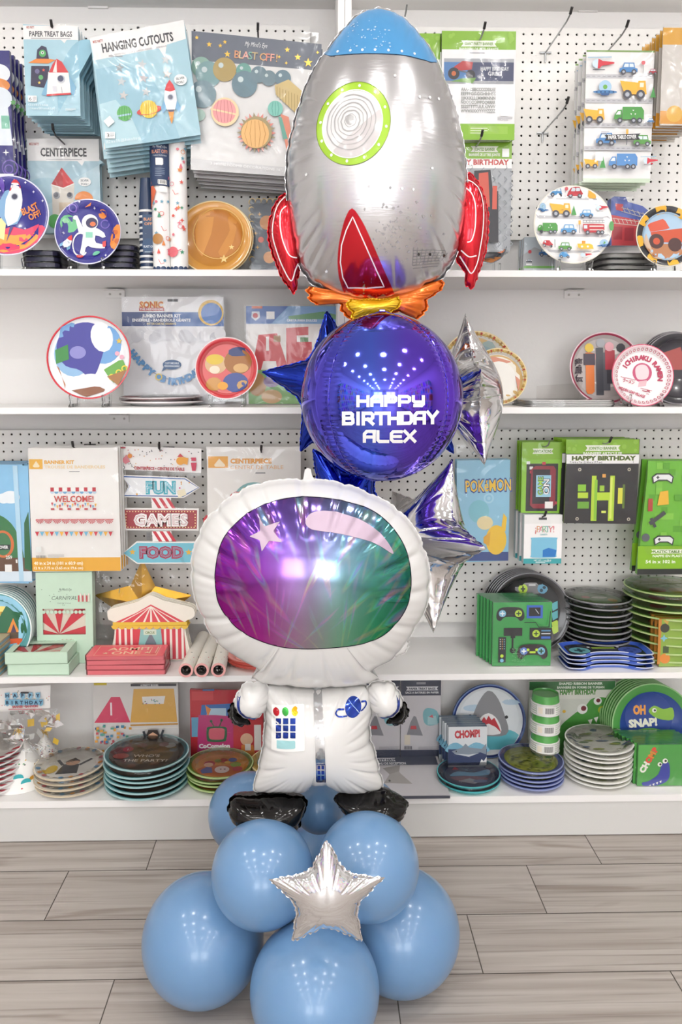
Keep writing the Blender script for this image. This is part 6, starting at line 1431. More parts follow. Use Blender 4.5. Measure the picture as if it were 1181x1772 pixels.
for q in range(9):
    x = 70 + 15 * q
    for k in range(7):
        t = radians(180 - 30 * k); t2 = radians(180 - 30 * k - 17); A.poly([(x, 898), (x + 7 * cos(t), 899 + 6.4 * sin(t)), (x + 7 * cos(t2), 899 + 6.4 * sin(t2))], '#c5525a')
A.line([(63, 918.5), (197, 918.5)], 1, '#b9b4ac')
for q in range(16): A.poly([(63 + 8.4 * q, 919), (70 + 8.4 * q, 919), (66.5 + 8.4 * q, 927)], ['#c8404c', '#6fb3d2', '#e9b04a'][q % 3])
for q in range(9): A.rect(64 + 2 * q, 960, 65 + 2 * q, 965, '#5a5a5a')
A.rect(64, 945, 73, 954, '#e2e6e2'); A.greek(84, 959, 28, .9, '#a9a9a9', 3, 2.2); A.text('40 in x 24 in (101 x 60.9 cm)', 60, 976, 5.6, '#faf0d8', 84, 'l', .03); A.text('12 ft x 7.75 in (3.65 m x 19.6 cm)', 60, 984, 4.6, '#faf0d8', 84, 'l', .02)
pack('banner_kit', '', 'banner pack', [(53, 776), (206, 774), (207, 990), (54, 991)], 2.22, A, th=.006, base='#f0eeea', film=[(52, 774), (207, 772), (209, 992), (53, 993)], n=4, dy=.022, drift=(.0015, .0005), base_lab='white and yellow circus banner kit with WELCOME picture', edge='#cfcac0', seed=15)
hook(126, 779, 2.22, 'black tipped hook holding the white and yellow banner kit', L=.18, dark=True)
# fun games food centrepiece
pk_poly = [(207, 771), (350, 776), (349, 818), (206, 812)]
A = Art(); A.poly(pk_poly, '#f2f0ee'); rnd = random.Random(8)
for _ in range(46): x = rnd.uniform(210, 346); y = rnd.uniform(776, 808) + (x - 207) * .03; A.circ(x, y, .9, rnd.choice(['#4a4a52', '#c9505a', '#d9a24a', '#4a4a52']), 8)
A.circ(216, 808, 3, '#5a5a60', 12); A.circ(216, 808, 2, '#f2f0ee', 12); A.poly([(213, 796), (222, 786), (228, 798), (220, 802)], '#d9808a'); A.circ(228, 788, 4, '#e08a3a', 12); A.poly([(316, 800), (318, 790), (328, 792), (326, 804)], '#e8a23a'); A.circ(314, 797, 7, '#e8a23a', 14); A.poly([(309, 790), (320, 790), (314, 784)], '#c93a44'); A.poly([(332, 800), (342, 800), (340, 814), (334, 814)], '#c93a58'); A.rect(333, 791, 341, 797, '#c93a58')
A.rect(209, 772.5, 221, 775, '#b5404e'); A.text('CENTERPIECE • CENTRE DE TABLE', 278, 812.5, 5.2, '#b5404e', 86, 'c', .04, 1.5)
P = Art(); dx = 0
def sign(Ar, pts, c, edge): Ar.poly(pts, '#f2f0ec'); Ar.poly([((p[0] - 278) * .975 + 278, (p[1] - sum(q[1] for q in pts) / len(pts)) * .90 + sum(q[1] for q in pts) / len(pts)) for p in pts], edge); Ar.poly([((p[0] - 278) * .955 + 278, (p[1] - sum(q[1] for q in pts) / len(pts)) * .80 + sum(q[1] for q in pts) / len(pts)) for p in pts], c)
sign(A, [(211, 821), (322, 826), (346, 844), (318, 862), (212, 860), (224, 841)], '#f0f2f4', '#2f5fa4')
for _ in range(22):
    x, y = rnd.uniform(228, 330), rnd.uniform(829, 856)
    if not (250 < x < 308): A.circ(x, y, rnd.uniform(.8, 2.2), rnd.choice(['#2f5fa4', '#d9478a', '#e9a83a']), 8)
A.text('FUN', 279, 853, 20, '#3fb0c4', 52, 'c', .09); A.text('FUN', 279, 852.6, 19, '#f4f6f6', 50, 'c', .0); A.text('FUN', 279, 852.4, 18.6, '#3fb0c4', 49.4, 'c', -.02); A.poly([(307, 849), (320, 846), (323, 856), (309, 862)], '#f0e6c8')
A.poly([(262, 862), (296, 862), (297, 880), (263, 880)], '#f4f0ee')
for q in range(3): A.poly([(263 + 12 * q, 862), (269 + 12 * q, 862), (280 + 12 * q, 880), (274 + 12 * q, 880)], '#c83a48')
A.poly([(213, 879), (344, 880), (343, 919), (215, 918)], '#f2f0ec'); A.poly([(216, 882), (341, 883), (340, 916), (218, 915)], '#a93a44')
for q in range(24): A.circ(220 + 5 * q, 885, 1.1, '#f3d9a0', 8); A.circ(221 + 5 * q, 912.5, 1.1, '#f3d9a0', 8)
for q in range(5): A.circ(219, 889 + 5 * q, 1.1, '#f3d9a0', 8); A.circ(338, 890 + 5 * q, 1.1, '#f3d9a0', 8)
A.text('GAMES', 279, 908.5, 19.5, '#f4f0ee', 94, 'c', .09); A.text('GAMES', 279, 908, 18.6, '#a93a44', 92, 'c', .0); A.text('GAMES', 279, 907.8, 18.2, '#f4f0ee', 91.4, 'c', -.02)
A.poly([(263, 919), (296, 919), (297, 937), (264, 937)], '#f4f0ee')
for q in range(3): A.poly([(264 + 12 * q, 919), (270 + 12 * q, 919), (281 + 12 * q, 937), (275 + 12 * q, 937)], '#c83a48')
sign(A, [(212, 957), (236, 937), (344, 938), (338, 957), (344, 976), (236, 976)], '#77c0d2', '#77c0d2'); A.text('FOOD', 279, 965, 19, '#a9405c', 77, 'c', .09); A.text('FOOD', 279, 964.5, 18, '#77c0d2', 75, 'c', .0); A.text('FOOD', 279, 964.3, 17.6, '#a9405c', 74.4, 'c', -.02); A.star(229, 955, 6, '#e9b84a'); A.star(326, 956, 6, '#e9b84a')
for q in range(7): A.rect(254, 921 + 2 * q, 261, 922 + 2 * q, '#6a6a70')
root = thing('sign_centerpiece', 'fun games food arrow sign centerpiece with red striped post, in a clear hanging bag', 'party pack', at(278, 870, 2.27))
s = sc(278, 870, 2.27); cxy = (278, 870)
def cardpart(name, polys, m, th, y0=0, art=None):
    mb = MB()
    for p in polys: mb.prism([((a - 278) * s, -(b - 870) * s) for a, b in p], y0, y0 + th, M(m))
    if art: art.cx, art.cy = cxy; art.put(mb, s, y=y0 - .0004)
    return mb.build(name, root)
h = Art(); h.it = A.it[:0]
hd = [i for i in A.it if max(v[1] for v in i[0]) < 819]; sg = [i for i in A.it if max(v[1] for v in i[0]) >= 819]
h.it = hd; cardpart('header_card', [pk_poly], '#f2f0ee', .0012, 0, h)
S = Art(); S.it = sg; cardpart('arrow_signs', [[(211, 821), (322, 826), (346, 844), (318, 862), (212, 860), (224, 841)], [(213, 879), (344, 880), (343, 919), (215, 918)], [(212, 957), (236, 937), (344, 938), (338, 957), (344, 976), (236, 976)], [(263, 860), (296, 860), (296, 940), (264, 940)]], '#f2f0ec', .003, .001, S)
film_part([(207, 812), (349, 816), (347, 985), (206, 985)], root, s, 278, 870, -.003)
hook(279, 781, 2.27, 'black tipped hook holding the fun games food centerpiece', L=.16, dark=True)
# orange centerpiece pack behind the helmet
A = Art(); A.rect(360, 773, 520, 990, '#f0ede8'); A.rect(362, 789, 396, 809, '#eea93e'); A.poly([(372, 804), (381, 793), (391, 804), (390, 807), (374, 807)], '#f8e6c6'); A.text('CENTERPIECE', 400, 801, 8, '#e8a03c', 71, 'l', .05); A.text('CENTRE DE TABLE', 400, 811, 6.6, '#eebf84', 91, 'l', .0); A.rect(443, 817, 460, 819, '#8f8f8f')
A.ring(440, 868, 24, 36, '#7fb3b4', ry=34); A.circ(440, 868, 24, '#c8404a', 24); A.circ(410, 862, 12, '#b53a48'); A.poly([(402, 852), (418, 852), (414, 876), (406, 876)], '#f0ece6')
for q in range(9): t = radians(200 + 18 * q); A.circ(440 + 30 * cos(t), 868 + 28 * sin(t), 1.8, '#e9b04a', 8)
A.circ(360, 900, 8, '#c8404a')
pack('centerpiece_pack', 'white and orange circus centerpiece pack, half hidden by the helmet', 'party pack', [(361, 774), (521, 780), (520, 990), (358, 988)], 2.27, A, th=.006, base='#f0ede8', film=[(359, 771), (522, 778), (521, 992), (357, 990)], n=2, dy=.02, base_lab='white and orange circus centerpiece pack half hidden by the helmet')
hook(453, 784, 2.27, 'black tipped hook holding the white and orange centerpiece pack', L=.16, dark=True)
# camping plates leaning, and napkins at the edge
A = Art(); A.circ(0, 1080, 50, '#9ad0e8'); A.circ(-5, 1068, 22, '#f2d77a'); A.text('ADVENTURE', 13, 1068, 9, '#a9862e', 70, 'r', .05); A.poly([(-20, 1100), (10, 1048), (24, 1060), (40, 1058), (50, 1095)], '#2f6a4a'); A.poly([(12, 1096), (22, 1070), (34, 1096)], '#e08a3a'); A.poly([(18, 1096), (23, 1080), (29, 1096)], '#4a3a54'); A.poly([(-30, 1096), (40, 1094), (36, 1106), (-30, 1108)], '#5a4a3a'); A.poly([(-30, 1108), (44, 1104), (26, 1124), (-20, 1126)], '#d9603a'); A.poly([(-20, 1120), (34, 1112), (16, 1130)], '#6fb8d2')
for i in range(7): stood_plate('party_plate', olab(i, 7, 'camping picture plate in the leaning file at the picture edge', 'front'), -8 + 3 * i, 1082 - 2.4 * i, 57, 2.20 + .018 * i, ('#9ad0e8', '#5a9a9c', '#dfe9e6', '#cfe0e4'), A if i == 0 else None, tilt=9, group='camping plates', rest=Z3)
A = Art(); A.rect(-40, 1080, 10, 1146, '#cfe0d8')
for i in range(6):
    p = at(-14, 1120, 2.16); lab = olab(5 - i, 6, 'camping napkin pack in the little pile at the picture edge')
    if i == 0:
        gp = thing('napkin_pack', lab, 'napkins', (p.x, 2.165, Z3 + .0005), group='camping napkin packs'); mb = MB(); mb.rbox(-.036, .036, -.05, .07, 0, .0145, '#b9a98a', .004, 'z'); mb.rbox(-.0364, .0364, -.0504, .0704, .004, .010, '#6fa0b4', .004, 'z'); mb.build('napkins', gp)
    else: dup(gp, (p.x + random.uniform(-.003, .003), 2.165, Z3 + .0005 + i * .0155), None, lab)
# carnival boxes
MINT = '#c3dcc6'
def carnival_box(lab, loc, rot, W, H, Dp, flap=True, low=None):
    root = thing('carnival_box', lab, 'box', loc, rot, 'mint carnival decoration boxes')
    u = W / 100; A = Art(50, 0); A.cy = 0
    t = 0.006
    mb = MB()
    x0, x1 = -W / 2, W / 2; fr_ = .085
    mb.box(x0, x1, 0, Dp, 0, .002, MINT); mb.box(x0, x1, 0, Dp, H - .002, H, MINT); mb.box(x0, x0 + .002, 0, Dp, 0, H, MINT); mb.box(x1 - .002, x1, 0, Dp, 0, H, MINT); mb.box(x0, x1, Dp - .002, Dp, 0, H, MINT)
    wx0, wx1, wz0, wz1 = x0 + W * .11, x1 - W * .13, (low or H * .05), (H * .60 if low else H * .56)
    mb.box(x0, x1, -.001, .0005, 0, wz0, MINT); mb.box(x0, x1, -.001, .0005, wz1, H, MINT); mb.box(x0, wx0, -.001, .0005, wz0, wz1, MINT); mb.box(wx1, x1, -.001, .0005, wz0, wz1, MINT)
    A = Art(0, 0)
    A.text("My Mind's Eye", 2, -H / W * 100 * .80, 4.5, '#5a6a60', 22, 'c', 0, sk=.25); A.text('CARNIVAL', 0, -H / W * 100 * .70, 7, '#6a7a70', 46, 'c', .0, sk=.2); A.text('PARTY FANS', 0, -H / W * 100 * .655, 2.4, '#8a9a90', 24, 'c')
    for q in range(11): A.circ(-37 + 7.2 * q, -H / W * 100 * .565, 3.2, MINT, 10)
    rr = random.Random(3)
    for _ in range(12): A.circ(rr.uniform(-40, 20), -H / W * 100 * rr.uniform(.63, .85), .7, '#4a5a50', 6)
    for q in range(6): A.rect(25 + 3.6 * q, -H / W * 100 * (.75 + .02 * (q % 2)), 27.4 + 3.6 * q, -H / W * 100 * .68, '#c8505a' if q % 2 == 0 else '#e9dcd2')
    A.put(mb, u, y=-.0014); mb.build('box_shell', root)
    # red and cream paper fans behind the window
    mb = MB(); cx, cz = (wx0 + wx1) / 2 - W * .10, wz0 - .004; bx0, bx1, bz0, bz1 = wx0 - .003, wx1 + .003, wz0 - .003, wz1 + .003
    def lim(a, R):
        ca, sa = cos(a), sin(a); t = R
        if ca > 1e-6: t = min(t, (bx1 - cx) / ca)
        if ca < -1e-6: t = min(t, (bx0 - cx) / ca)
        if sa > 1e-6: t = min(t, (bz1 - cz) / sa)
        return (cx + t * ca, cz + max(.004, t * sa))
    for q in range(9):
        R = W * (.62 if q % 2 else .58); m = '#e23f4e' if q % 2 == 0 else '#f4ecda'
        pts = [(cx, cz + .004)] + [lim(pi - pi * (q + g / 8) / 9, R + W * .035 * sin(pi * g / 8)) for g in range(9)]
        mb.poly([(x, .004 + .0012 * (q % 2), z) for x, z in pts], m)
    mb.box(bx0, bx1, .009, .010, bz0, bz1, '#cf4452'); mb.build('paper_fans', root, fix=False)
    mb = MB(); mb.poly([(wx0, .0015, wz0), (wx1, .0015, wz0), (wx1, .0015, wz1), (wx0, .0015, wz1)], FILM); mb.build('window_film', root, fix=False)
    if flap:
        mb = MB(); mb.prism([(x0, H), (x1, H), (x1, H + .012), (x1 - W * .06, H + .024), (x0 + W * .06, H + .024), (x0, H + .012)], .002, .0035, '#b5cfb9'); A = Art(0, 0); A.ell(4, -(H + .010) / u, 2, 1.2, '#4a5a50', 10); A.put(mb, u, y=.0015); mb.build('hang_flap', root)
    return root
Yb = 2.215; s = sc(112, 1060, Yb); p = at(112, 1090, Yb)
carnival_box('mint carnival box of paper fans standing upright behind two lying ones', (p.x, Yb, Z3 + .0008), (radians(-2), 0, 0), 97 * s, 103 * s * 1.02 + (at(112, 1095, Yb).z - Z3), .03, low=at(112, 1099, Yb).z - Z3)
p2 = atz(95, 1140, Z3); wl = .150
# two boxes lying flat, one on the other
hb = .030
b1 = carnival_box('mint carnival box lying flat on the shelf, under the other lying one', (p2.x - .002, YF + .012, Z3 + hb + .001), (radians(-90), 0, 0), .165, .135, hb, False)
b2 = dup(b1, (p2.x - .006, YF + .010, Z3 + 2 * hb + .0035), (radians(-90), 0, radians(1.5)), 'mint carnival box lying flat on top of the other lying box')
# gold star plates in a crumpled bag
root = thing('star_plate_pack', 'gold star shaped plates in a crumpled clear bag behind the circus tent plates', 'plate pack', at(248, 1040, 2.29)); s = sc(248, 1040, 2.29)
GOLDF = foil_mat('gold_foil_card', '#dca93a', .22, .9, .2, 30, .15)
pts = [(247, 968), (268, 1016), (330, 1032), (292, 1062), (296, 1110), (246, 1086), (196, 1108), (206, 1060), (165, 1030), (226, 1014)]
for k in range(3):
    mb = MB(); L = [((x - 248) * s, -(y - 1040) * s) for x, y in pts]; c0 = (0, -.004)
    for a, b in zip(L, L[1:] + L[:1]): mb.poly([(c0[0], -.018 + .006 * k, c0[1]), (a[0], .006 * k, a[1]), (b[0], .006 * k, b[1])], GOLDF)
    mb.build('star_plate', root)
rnd = random.Random(4); mb = MB(); vs = []; fs = []
for j in range(13):
    for i in range(15):
        x = 162 + 11.8 * i; y = 966 + 13.3 * j + (8 * sin(i * .8) if j == 0 else 0); vs.append(((x - 248) * s, -.024 + rnd.uniform(-.008, .006), -(y - 1040) * s))
for j in range(12):
    for i in range(14): q = j * 15 + i; fs.append((q, q + 1, q + 16, q + 15))
CRUMP = clear_mat('crumpled_bag', (.93, .93, .93), 1.55, .1, 26, .6, .006)
mb.mesh(vs, fs, CRUMP); mb.build('bag', root, smooth=35, fix=False)
A = Art(); A.rect(160, 975, 206, 992, '#f0a58a'); 
# circus tent plates
def tent_art(dx, dy):
    A = Art(); T = lambda P: [(x + dx, y + dy) for x, y in P]
    A.poly(T([(262, 1037), (290, 1052), (322, 1070), (322, 1078), (196, 1078), (196, 1070), (236, 1052)]), '#d9505a')
    for x in (212, 232, 250, 262, 276, 292, 308): A.poly(T([(261.4, 1040), (263, 1040), (x + (x - 262) * .16 + 2, 1072), (x + (x - 262) * .16 - 2, 1072)]), '#f2e9dc')
    A.rect(196 + dx, 1068 + dy, 324 + dx, 1074 + dy, '#e9c24a')
    for q in range(11): A.ell(200 + 12 * q + dx, 1074 + dy, 6, 6, '#e9c24a', 12, a0=0, a1=180)
    A.poly(T([(202, 1080), (318, 1080), (322, 1134), (198, 1134)]), '#d24a56')
    for q, x in enumerate((206, 216, 226, 284, 294, 304, 314)): A.rect(x + dx, 1078 + dy, x + 4 + dx, 1133 + dy, '#f2e6dc')
    A.poly(T([(244, 1080), (279, 1080), (283, 1134), (236, 1134)]), '#8fc4c0'); A.poly(T([(261, 1086), (270, 1104), (276, 1134), (244, 1134), (252, 1104)]), '#77808a'); A.rect(249 + dx, 1080 + dy, 271 + dx, 1090 + dy, '#cfe0cc'); A.text('CIRCUS', 260 + dx, 1088 + dy, 4, '#6a8a4a', 16, 'c', .03)
    for q in range(11): A.ell(200 + 12 * q + dx, 1074 + dy, 6, 6, '#e9c24a', 12, a0=0, a1=180)
    return A
tent = [(262, 1006), (284, 1016), (326, 1038), (337, 1044), (338, 1056), (330, 1062), (322, 1066), (323, 1100), (330, 1130), (330, 1140), (318, 1142), (206, 1140), (194, 1138), (192, 1130), (199, 1100), (199, 1066), (190, 1062), (188, 1050), (194, 1042), (240, 1018)]
tent = catmull([(x - 1, y + (22 if y < 1030 else 10 if y < 1070 else 0)) for x, y in tent], 2)
pack('tent_plate', '', 'plate', tent, 2.228, tent_art(0, 8), th=.004, base='#f0eadc', n=3, dy=.017, drift=(.0005, 0), stand=Z3, base_lab='cream edged circus tent shaped plate', edge='#e3dccb', seed=16, kind='gloss')
# admit one napkins
def ticket_pack():
    y0 = YF + .015; p = at(218, 1160, y0); w = 134 * sc(218, 1160, y0); dp = .075; first = None
    for i in range(4):
        lab = olab(3 - i, 4, 'red ticket shaped napkin pack before the circus tent plates'); z = Z3 + .0006 + i * .0135
        if first is None:
            first = thing('napkin_pack', lab, 'napkins', (p.x, y0 + dp / 2, z), group='red ticket napkin packs'); mb = MB(); mb.rbox(-w / 2, w / 2, -dp / 2, dp / 2, 0, .0115, '#f27f88', .004, 'z'); mb.build('napkins', first)
            mb = MB(); mb.rbox(-w / 2 - .003, w / 2 + .003, -dp / 2 - .003, dp / 2 + .003, .0002, .0122, FILM, .006, 'z'); mb.build('wrapper', first)
        else: o = dup(first, (p.x + random.uniform(-.004, .004), y0 + dp / 2 + random.uniform(-.003, .003), z), (0, 0, random.uniform(-.06, .06)), lab)
    A = Art(0, 0); A.rect(-44, -23, 44, 23, '#f0626e'); A.line([(-36, -19), (36, -19), (36, 19), (-36, 19)], .8, '#f2c9a8', closed=True); A.text('ADMIT', 2, -1, 12, '#f2c9a8', 52, 'c', .02, -3); A.text('ONE', 0, 15, 12, '#f2c9a8', 34, 'c', .02, -3); A.star(-24, 11, 4, '#f2c9a8'); A.star(24, 9, 4, '#f2c9a8'); A.rect(26, -14, 34, 14, '#f0626e'); A.line([(27, -13), (34, -13), (34, 13), (27, 13)], .7, '#f2c9a8', closed=True)
    mb = MB(); A.put(mb, w / 90, y=-.0124); mb.v = [(x, z * .86, -y) for x, y, z in mb.v]; mb.build('ticket_print', o, fix=False)
ticket_pack()
# paper rolls pointing at the aisle
def cone_roll(px, py, lab, x1, y1):
    a = atz(px, py + 13, Z3); r = 12.6 * sc(px, py, YF); root = thing('paper_roll', lab, 'paper roll', (a.x, YF - .012, Z3 + r + .0008), (0, 0, 0), 'white circus paper rolls')
    d = Vector((at(x1, y1, YB - .02).x - a.x, YB - .02 - YF + .012, 0)); L = d.length; root.rotation_euler = (0, 0, -atan2(d.x, d.y))
    mb = MB(); mb.lathe([(r * .66, .03), (r * .70, 0), (r, 0), (r, L), (r * .7, L)], 36, [M('#5a5552'), M('#e9a9a4'), M('#f0ebe0'), M('#e9a9a4')], 'z')
    base = len(mb.v); q = 0
    for k in range(5):
        t0 = k * 2 * pi / 5
        tri = []
        for (u, v) in ((-.62, .0005), (.62, .0005), (.3, .03), (0, .06), (-.3, .03)): tri.append((r * 1.006 * sin(t0 + u), r * 1.006 * cos(t0 + u), v))
        mb.mesh([(x, y, z) for x, y, z in tri], [(0, 1, 2, 3, 4)], M('#d6525c'))
        tri = [(r * 1.006 * sin(t0 + u), r * 1.006 * cos(t0 + u), v) for u, v in ((-.5, L * .55), (.5, L * .55), (.5, L * .8), (-.5, L * .8))]; mb.mesh(tri, [(0, 1, 2, 3)], M(['#8fc0d6', '#d6525c', '#f0ebe0'][k % 3]))
        c5 = [(r * 1.008 * sin(t0 + .62 + .22 * (1 if g % 2 == 0 else .42) * sin(pi * g / 5)), r * 1.008 * cos(t0 + .62 + .22 * (1 if g % 2 == 0 else .42) * sin(pi * g / 5)), .085 + .0035 * (1 if g % 2 == 0 else .42) * cos(pi * g / 5)) for g in range(10)]; mb.mesh(c5, [tuple(range(10))], M('#3a3a40'))
    mb.xf(Matrix.Rotation(radians(-90), 4, 'X')); mb.build('roll', root, smooth=40)
    mb = MB(); rr = random.Random(px); prof = []
    for j in range(5):
        for i in range(14):
            t = 2 * pi * i / 14; q = r * .66 * j / 4; mb.v.append((q * cos(t), .012 + rr.uniform(0, .006), q * sin(t)))
    for j in range(4):
        for i in range(14): mb.f.append((j * 14 + i, j * 14 + (i + 1) % 14, (j + 1) * 14 + (i + 1) % 14, (j + 1) * 14 + i)); mb.fm.append(mb.mi(M('#6f6b68', 'satin')))
    mb.build('wrapper_end', root, fix=False)
for px, lab, x1, y1 in ((322, 'white circus paper roll pointing at the aisle, beside the red ticket napkins', 352, 1090), (349, 'white circus paper roll pointing at the aisle, the middle one of three', 372, 1090), (378, 'white circus paper roll pointing at the aisle, beside the coral plates', 392, 1090)): cone_roll(px, 1160, lab, x1, y1)
lying_stack('plate_pack', 'coral red plate pack under the helmet rim', 448, 54, 1168, 1152, Z3, 4, ('#ec8f80', '#e57a6c', '#b5483e', '#ec8f80'), Y=2.215, film=False)
# ------------------------------------------------------------------ right bay
A = Art(); A.rect(790, 796, 882, 972, '#8fc4de'); A.rect(790, 956, 882, 972, '#3a4f8a'); A.circ(846, 862, 9, '#a5d2e6'); A.circ(846, 862, 6, '#8fc4de'); A.circ(846, 862, 3, '#a5d2e6')
A.text('POKéMON', 845, 850, 22, '#2f4a8e', 82, 'c', .07, -2); A.text('POKéMON', 845, 849.4, 20.5, '#f0c63a', 79, 'c', .015, -2)
A.ell(829, 885, 18, 20, '#7fc0cf'); A.ell(840, 905, 14, 12, '#e9d9a8'); A.ell(860, 935, 18, 26, '#f0c43c'); A.poly([(872, 888), (878, 896), (876, 920), (868, 918)], '#f0c43c'); A.poly([(838, 930), (850, 920), (848, 946), (838, 940)], '#e0a93a')
pack('table_cover', 'sky blue comic table cover with yellow lettering, behind the silver star', 'table cover', [(792, 796), (882, 795), (880, 972), (790, 975)], 2.26, A, th=.014, base='#8fc4de', film=[(788, 768), (886, 766), (884, 980), (786, 980)], n=2, dy=.03, base_lab='sky blue comic table cover with yellow lettering behind the silver star')
A = Art(); A.rect(903, 765, 975, 795, GR1); A.poly([(921, 776), (957, 776), (954, 780.5), (957, 785), (921, 785), (924, 780.5)], '#eef3e2'); A.text('INVITATIONS', 939, 783, 5, '#5f8a2a', 30, 'c', .04)
A.rect(904, 796, 970, 888, '#8cc63a'); A.rect(911, 802, 966, 885, '#2b2a2c')
for q in range(16): A.rect(911 + (q * 7) % 50, 798 + (q * 23) % 84, 917 + (q * 7) % 50, 803 + (q * 23) % 84, ['#e9e9e9', '#2b2a2c', '#c93a4a'][q % 3])
A.poly([(919, 812), (926, 806), (958, 806), (962, 812), (962, 874), (956, 880), (924, 880), (918, 874)], '#8f2f3c'); A.rect(922, 812, 952, 872, '#2f2b30')
A.rect(928, 822, 954, 860, '#9fd0e4'); A.text('GAME', 940, 857, 9, '#2f4a2a', 33, 'l', .06, -90); A.text('ON', 951, 856, 11, '#20232a', 28, 'l', .08, -90); A.text('GAME', 939.6, 857, 8.5, '#a9d850', 32, 'l', .01, -90); A.text('ON', 950.6, 856, 10.4, '#f0f0f0', 27, 'l', .02, -90)
A.rect(944, 868, 958, 880, '#f4f1ee')
pack('invitation_pack', '', 'party pack', [(903, 765), (976, 765), (970, 889), (903, 888)], 2.24, A, th=.006, base='#8cc63a', film=[(902, 764), (977, 764), (972, 890), (902, 890)], n=3, dy=.03, base_lab='lime pack of black and red game controller invitations', drift=(.0005, 0))
hook(940, 774, 2.24, 'grey hook holding the lime invitation packs', L=.21, base=False, tip=False)
A = Art(); A.rect(907, 890, 973, 976, '#f3f1f0'); A.rect(907, 890, 973, 906, '#e9e8e6'); A.rect(907, 967, 973, 976, '#3fa3a8'); A.rect(932, 895, 946, 899, '#4a4a4e')
for i, (ch, c) in enumerate(zip('¡PARTY!', ['#d97a7a', '#d9a27a', '#d98a9a', '#8fbf9a', '#7fb8b0', '#d98a8a', '#d9707a'])): A.text(ch, 927 + 5.2 * i, 921, 12, c, al='c', bold=.0)
A.text('CONFETTI', 941, 926, 2.6, '#4fa0a8', 12, 'c', .02); A.poly(catmull([(922, 930), (962, 930), (964, 934), (964, 960), (960, 965), (922, 965), (920, 960), (920, 934)], 2), '#7fc0dc'); A.poly([(940, 952), (950, 948), (964, 952), (962, 964), (940, 964)], '#2f7ac4')
A.text('NET WT. 1 oz (28 g)', 940, 971, 2.6, '#eef6f6', 30, 'c', .02); A.greek(928, 972, 24, .8, '#d9eeee', 2, 1.6)
pack('confetti_box', '', 'box', (907, 891, 973, 976), 2.22, A, th=.022, base='#f3f1f0', n=3, dy=.035, base_lab='small white box of blue confetti under the lime invitations', drift=(-.003, 0), edge='#d9e6e6', kind='card')
hook(939, 897, 2.22, 'black tipped hook holding the small white confetti boxes', L=.2, dark=True, base=False)
A = Art(); green_header(A, 978, 760, 1105, 785, 'JOINTED BANNER', 'BANNIERE ARTICULEE', ly=776); A.rect(979, 786, 1105, 802, '#f4f3f2'); A.text('HAPPY BIRTHDAY', 1044, 796, 7.5, '#7f9a3a', 112, 'c', .07); A.text('HAPPY BIRTHDAY', 1044, 795.6, 7, '#3a3f2a', 110, 'c', .01); A.text('7.16 ft x 7 in  (2.18 m x 17.7 cm)', 985, 801, 3.2, '#5a5a5a', 56, 'l', .02); A.text('1', 1095, 801, 4.5, '#5a5a5a')
A.poly([(984, 806), (1096, 803), (1104, 812), (1102, 898), (1092, 907), (986, 905), (978, 896), (978, 812)], '#2b2b2d')
for x0, y0, x1, y1, c in ((1024, 823, 1064, 902, '#b9d83c'), (1032, 823, 1056, 852, '#2b2b2d'), (1034, 866, 1054, 902, '#2b2b2d'), (1029, 830, 1034, 900, '#8cc63a'), (1056, 826, 1060, 898, '#d9e86a'), (1042, 820, 1048, 826, '#e0a04a'), (1038, 840, 1046, 850, '#9fc83a'), (1000, 838, 1014, 850, '#8cc63a'), (1000, 852, 1018, 862, '#b9d83c'), (1000, 868, 1020, 880, '#6fa83a'), (1070, 844, 1078, 872, '#d9d84a'), (1078, 838, 1082, 880, '#5f7a2a'), (1042, 884, 1050, 888, '#d9e86a')): A.rect(x0, y0, x1, y1, c)
for x, y in ((1000, 898), (1090, 899), (1088, 812), (1002, 812)): A.ring(x, y, 1.4, 3, '#b9b4a4', 12)
pack('banner_pack', '', 'banner pack', [(980, 760), (1106, 760), (1104, 908), (978, 906)], 2.21, A, th=.008, base='#2b2b2d', film=[(978, 758), (1108, 758), (1106, 911), (976, 909)], n=4, dy=.028, drift=(-.0035, 0), base_lab='black pixel letter banner pack with a lime header', edge='#59702a', seed=18)
hook(1044, 769, 2.21, 'black tipped hook holding the black pixel banner packs', L=.24, base=False)
A = Art(); A.rect(1118, 797, 1215, 945, '#6fb83a'); rnd = random.Random(12)
for _ in range(26): x, y = 1122 + 11 * rnd.randrange(8), 800 + 11 * rnd.randrange(12); A.rect(x, y, x + 11, y + 11, rnd.choice(['#84c64a', '#5fa532', '#7cc044']))
def pixel_pad(x, y, w): A.poly([(x - w * .5, y - w * .1), (x - w * .3, y - w * .26), (x + w * .3, y - w * .26), (x + w * .5, y - w * .1), (x + w * .44, y + w * .22), (x + w * .2, y + w * .08), (x - w * .2, y + w * .08), (x - w * .44, y + w * .22)], '#3a3d40'); A.poly([(x - w * .44, y - w * .08), (x - w * .28, y - w * .2), (x + w * .28, y - w * .2), (x + w * .44, y - w * .08), (x + w * .4, y + w * .15), (x + w * .2, y + w * .03), (x - w * .2, y + w * .03), (x - w * .4, y + w * .15)], '#e6e8e8'); A.rect(x - w * .3, y - w * .1, x - w * .16, y - w * .05, '#3a3d40'); A.rect(x - w * .255, y - w * .145, x - w * .205, y, '#3a3d40')
pixel_pad(1144, 828, 38); pixel_pad(1150, 936, 36); A.poly([(1140, 850), (1154, 848), (1156, 872), (1136, 874)], '#e9b83a'); A.rect(1120, 862, 1128, 884, '#b5483a'); A.line([(1124, 906), (1150, 886)], 7, '#4a4d50'); A.line([(1126, 896), (1134, 912)], 5, '#4a4d50'); A.circ(1118, 930, 7, '#5f6468')
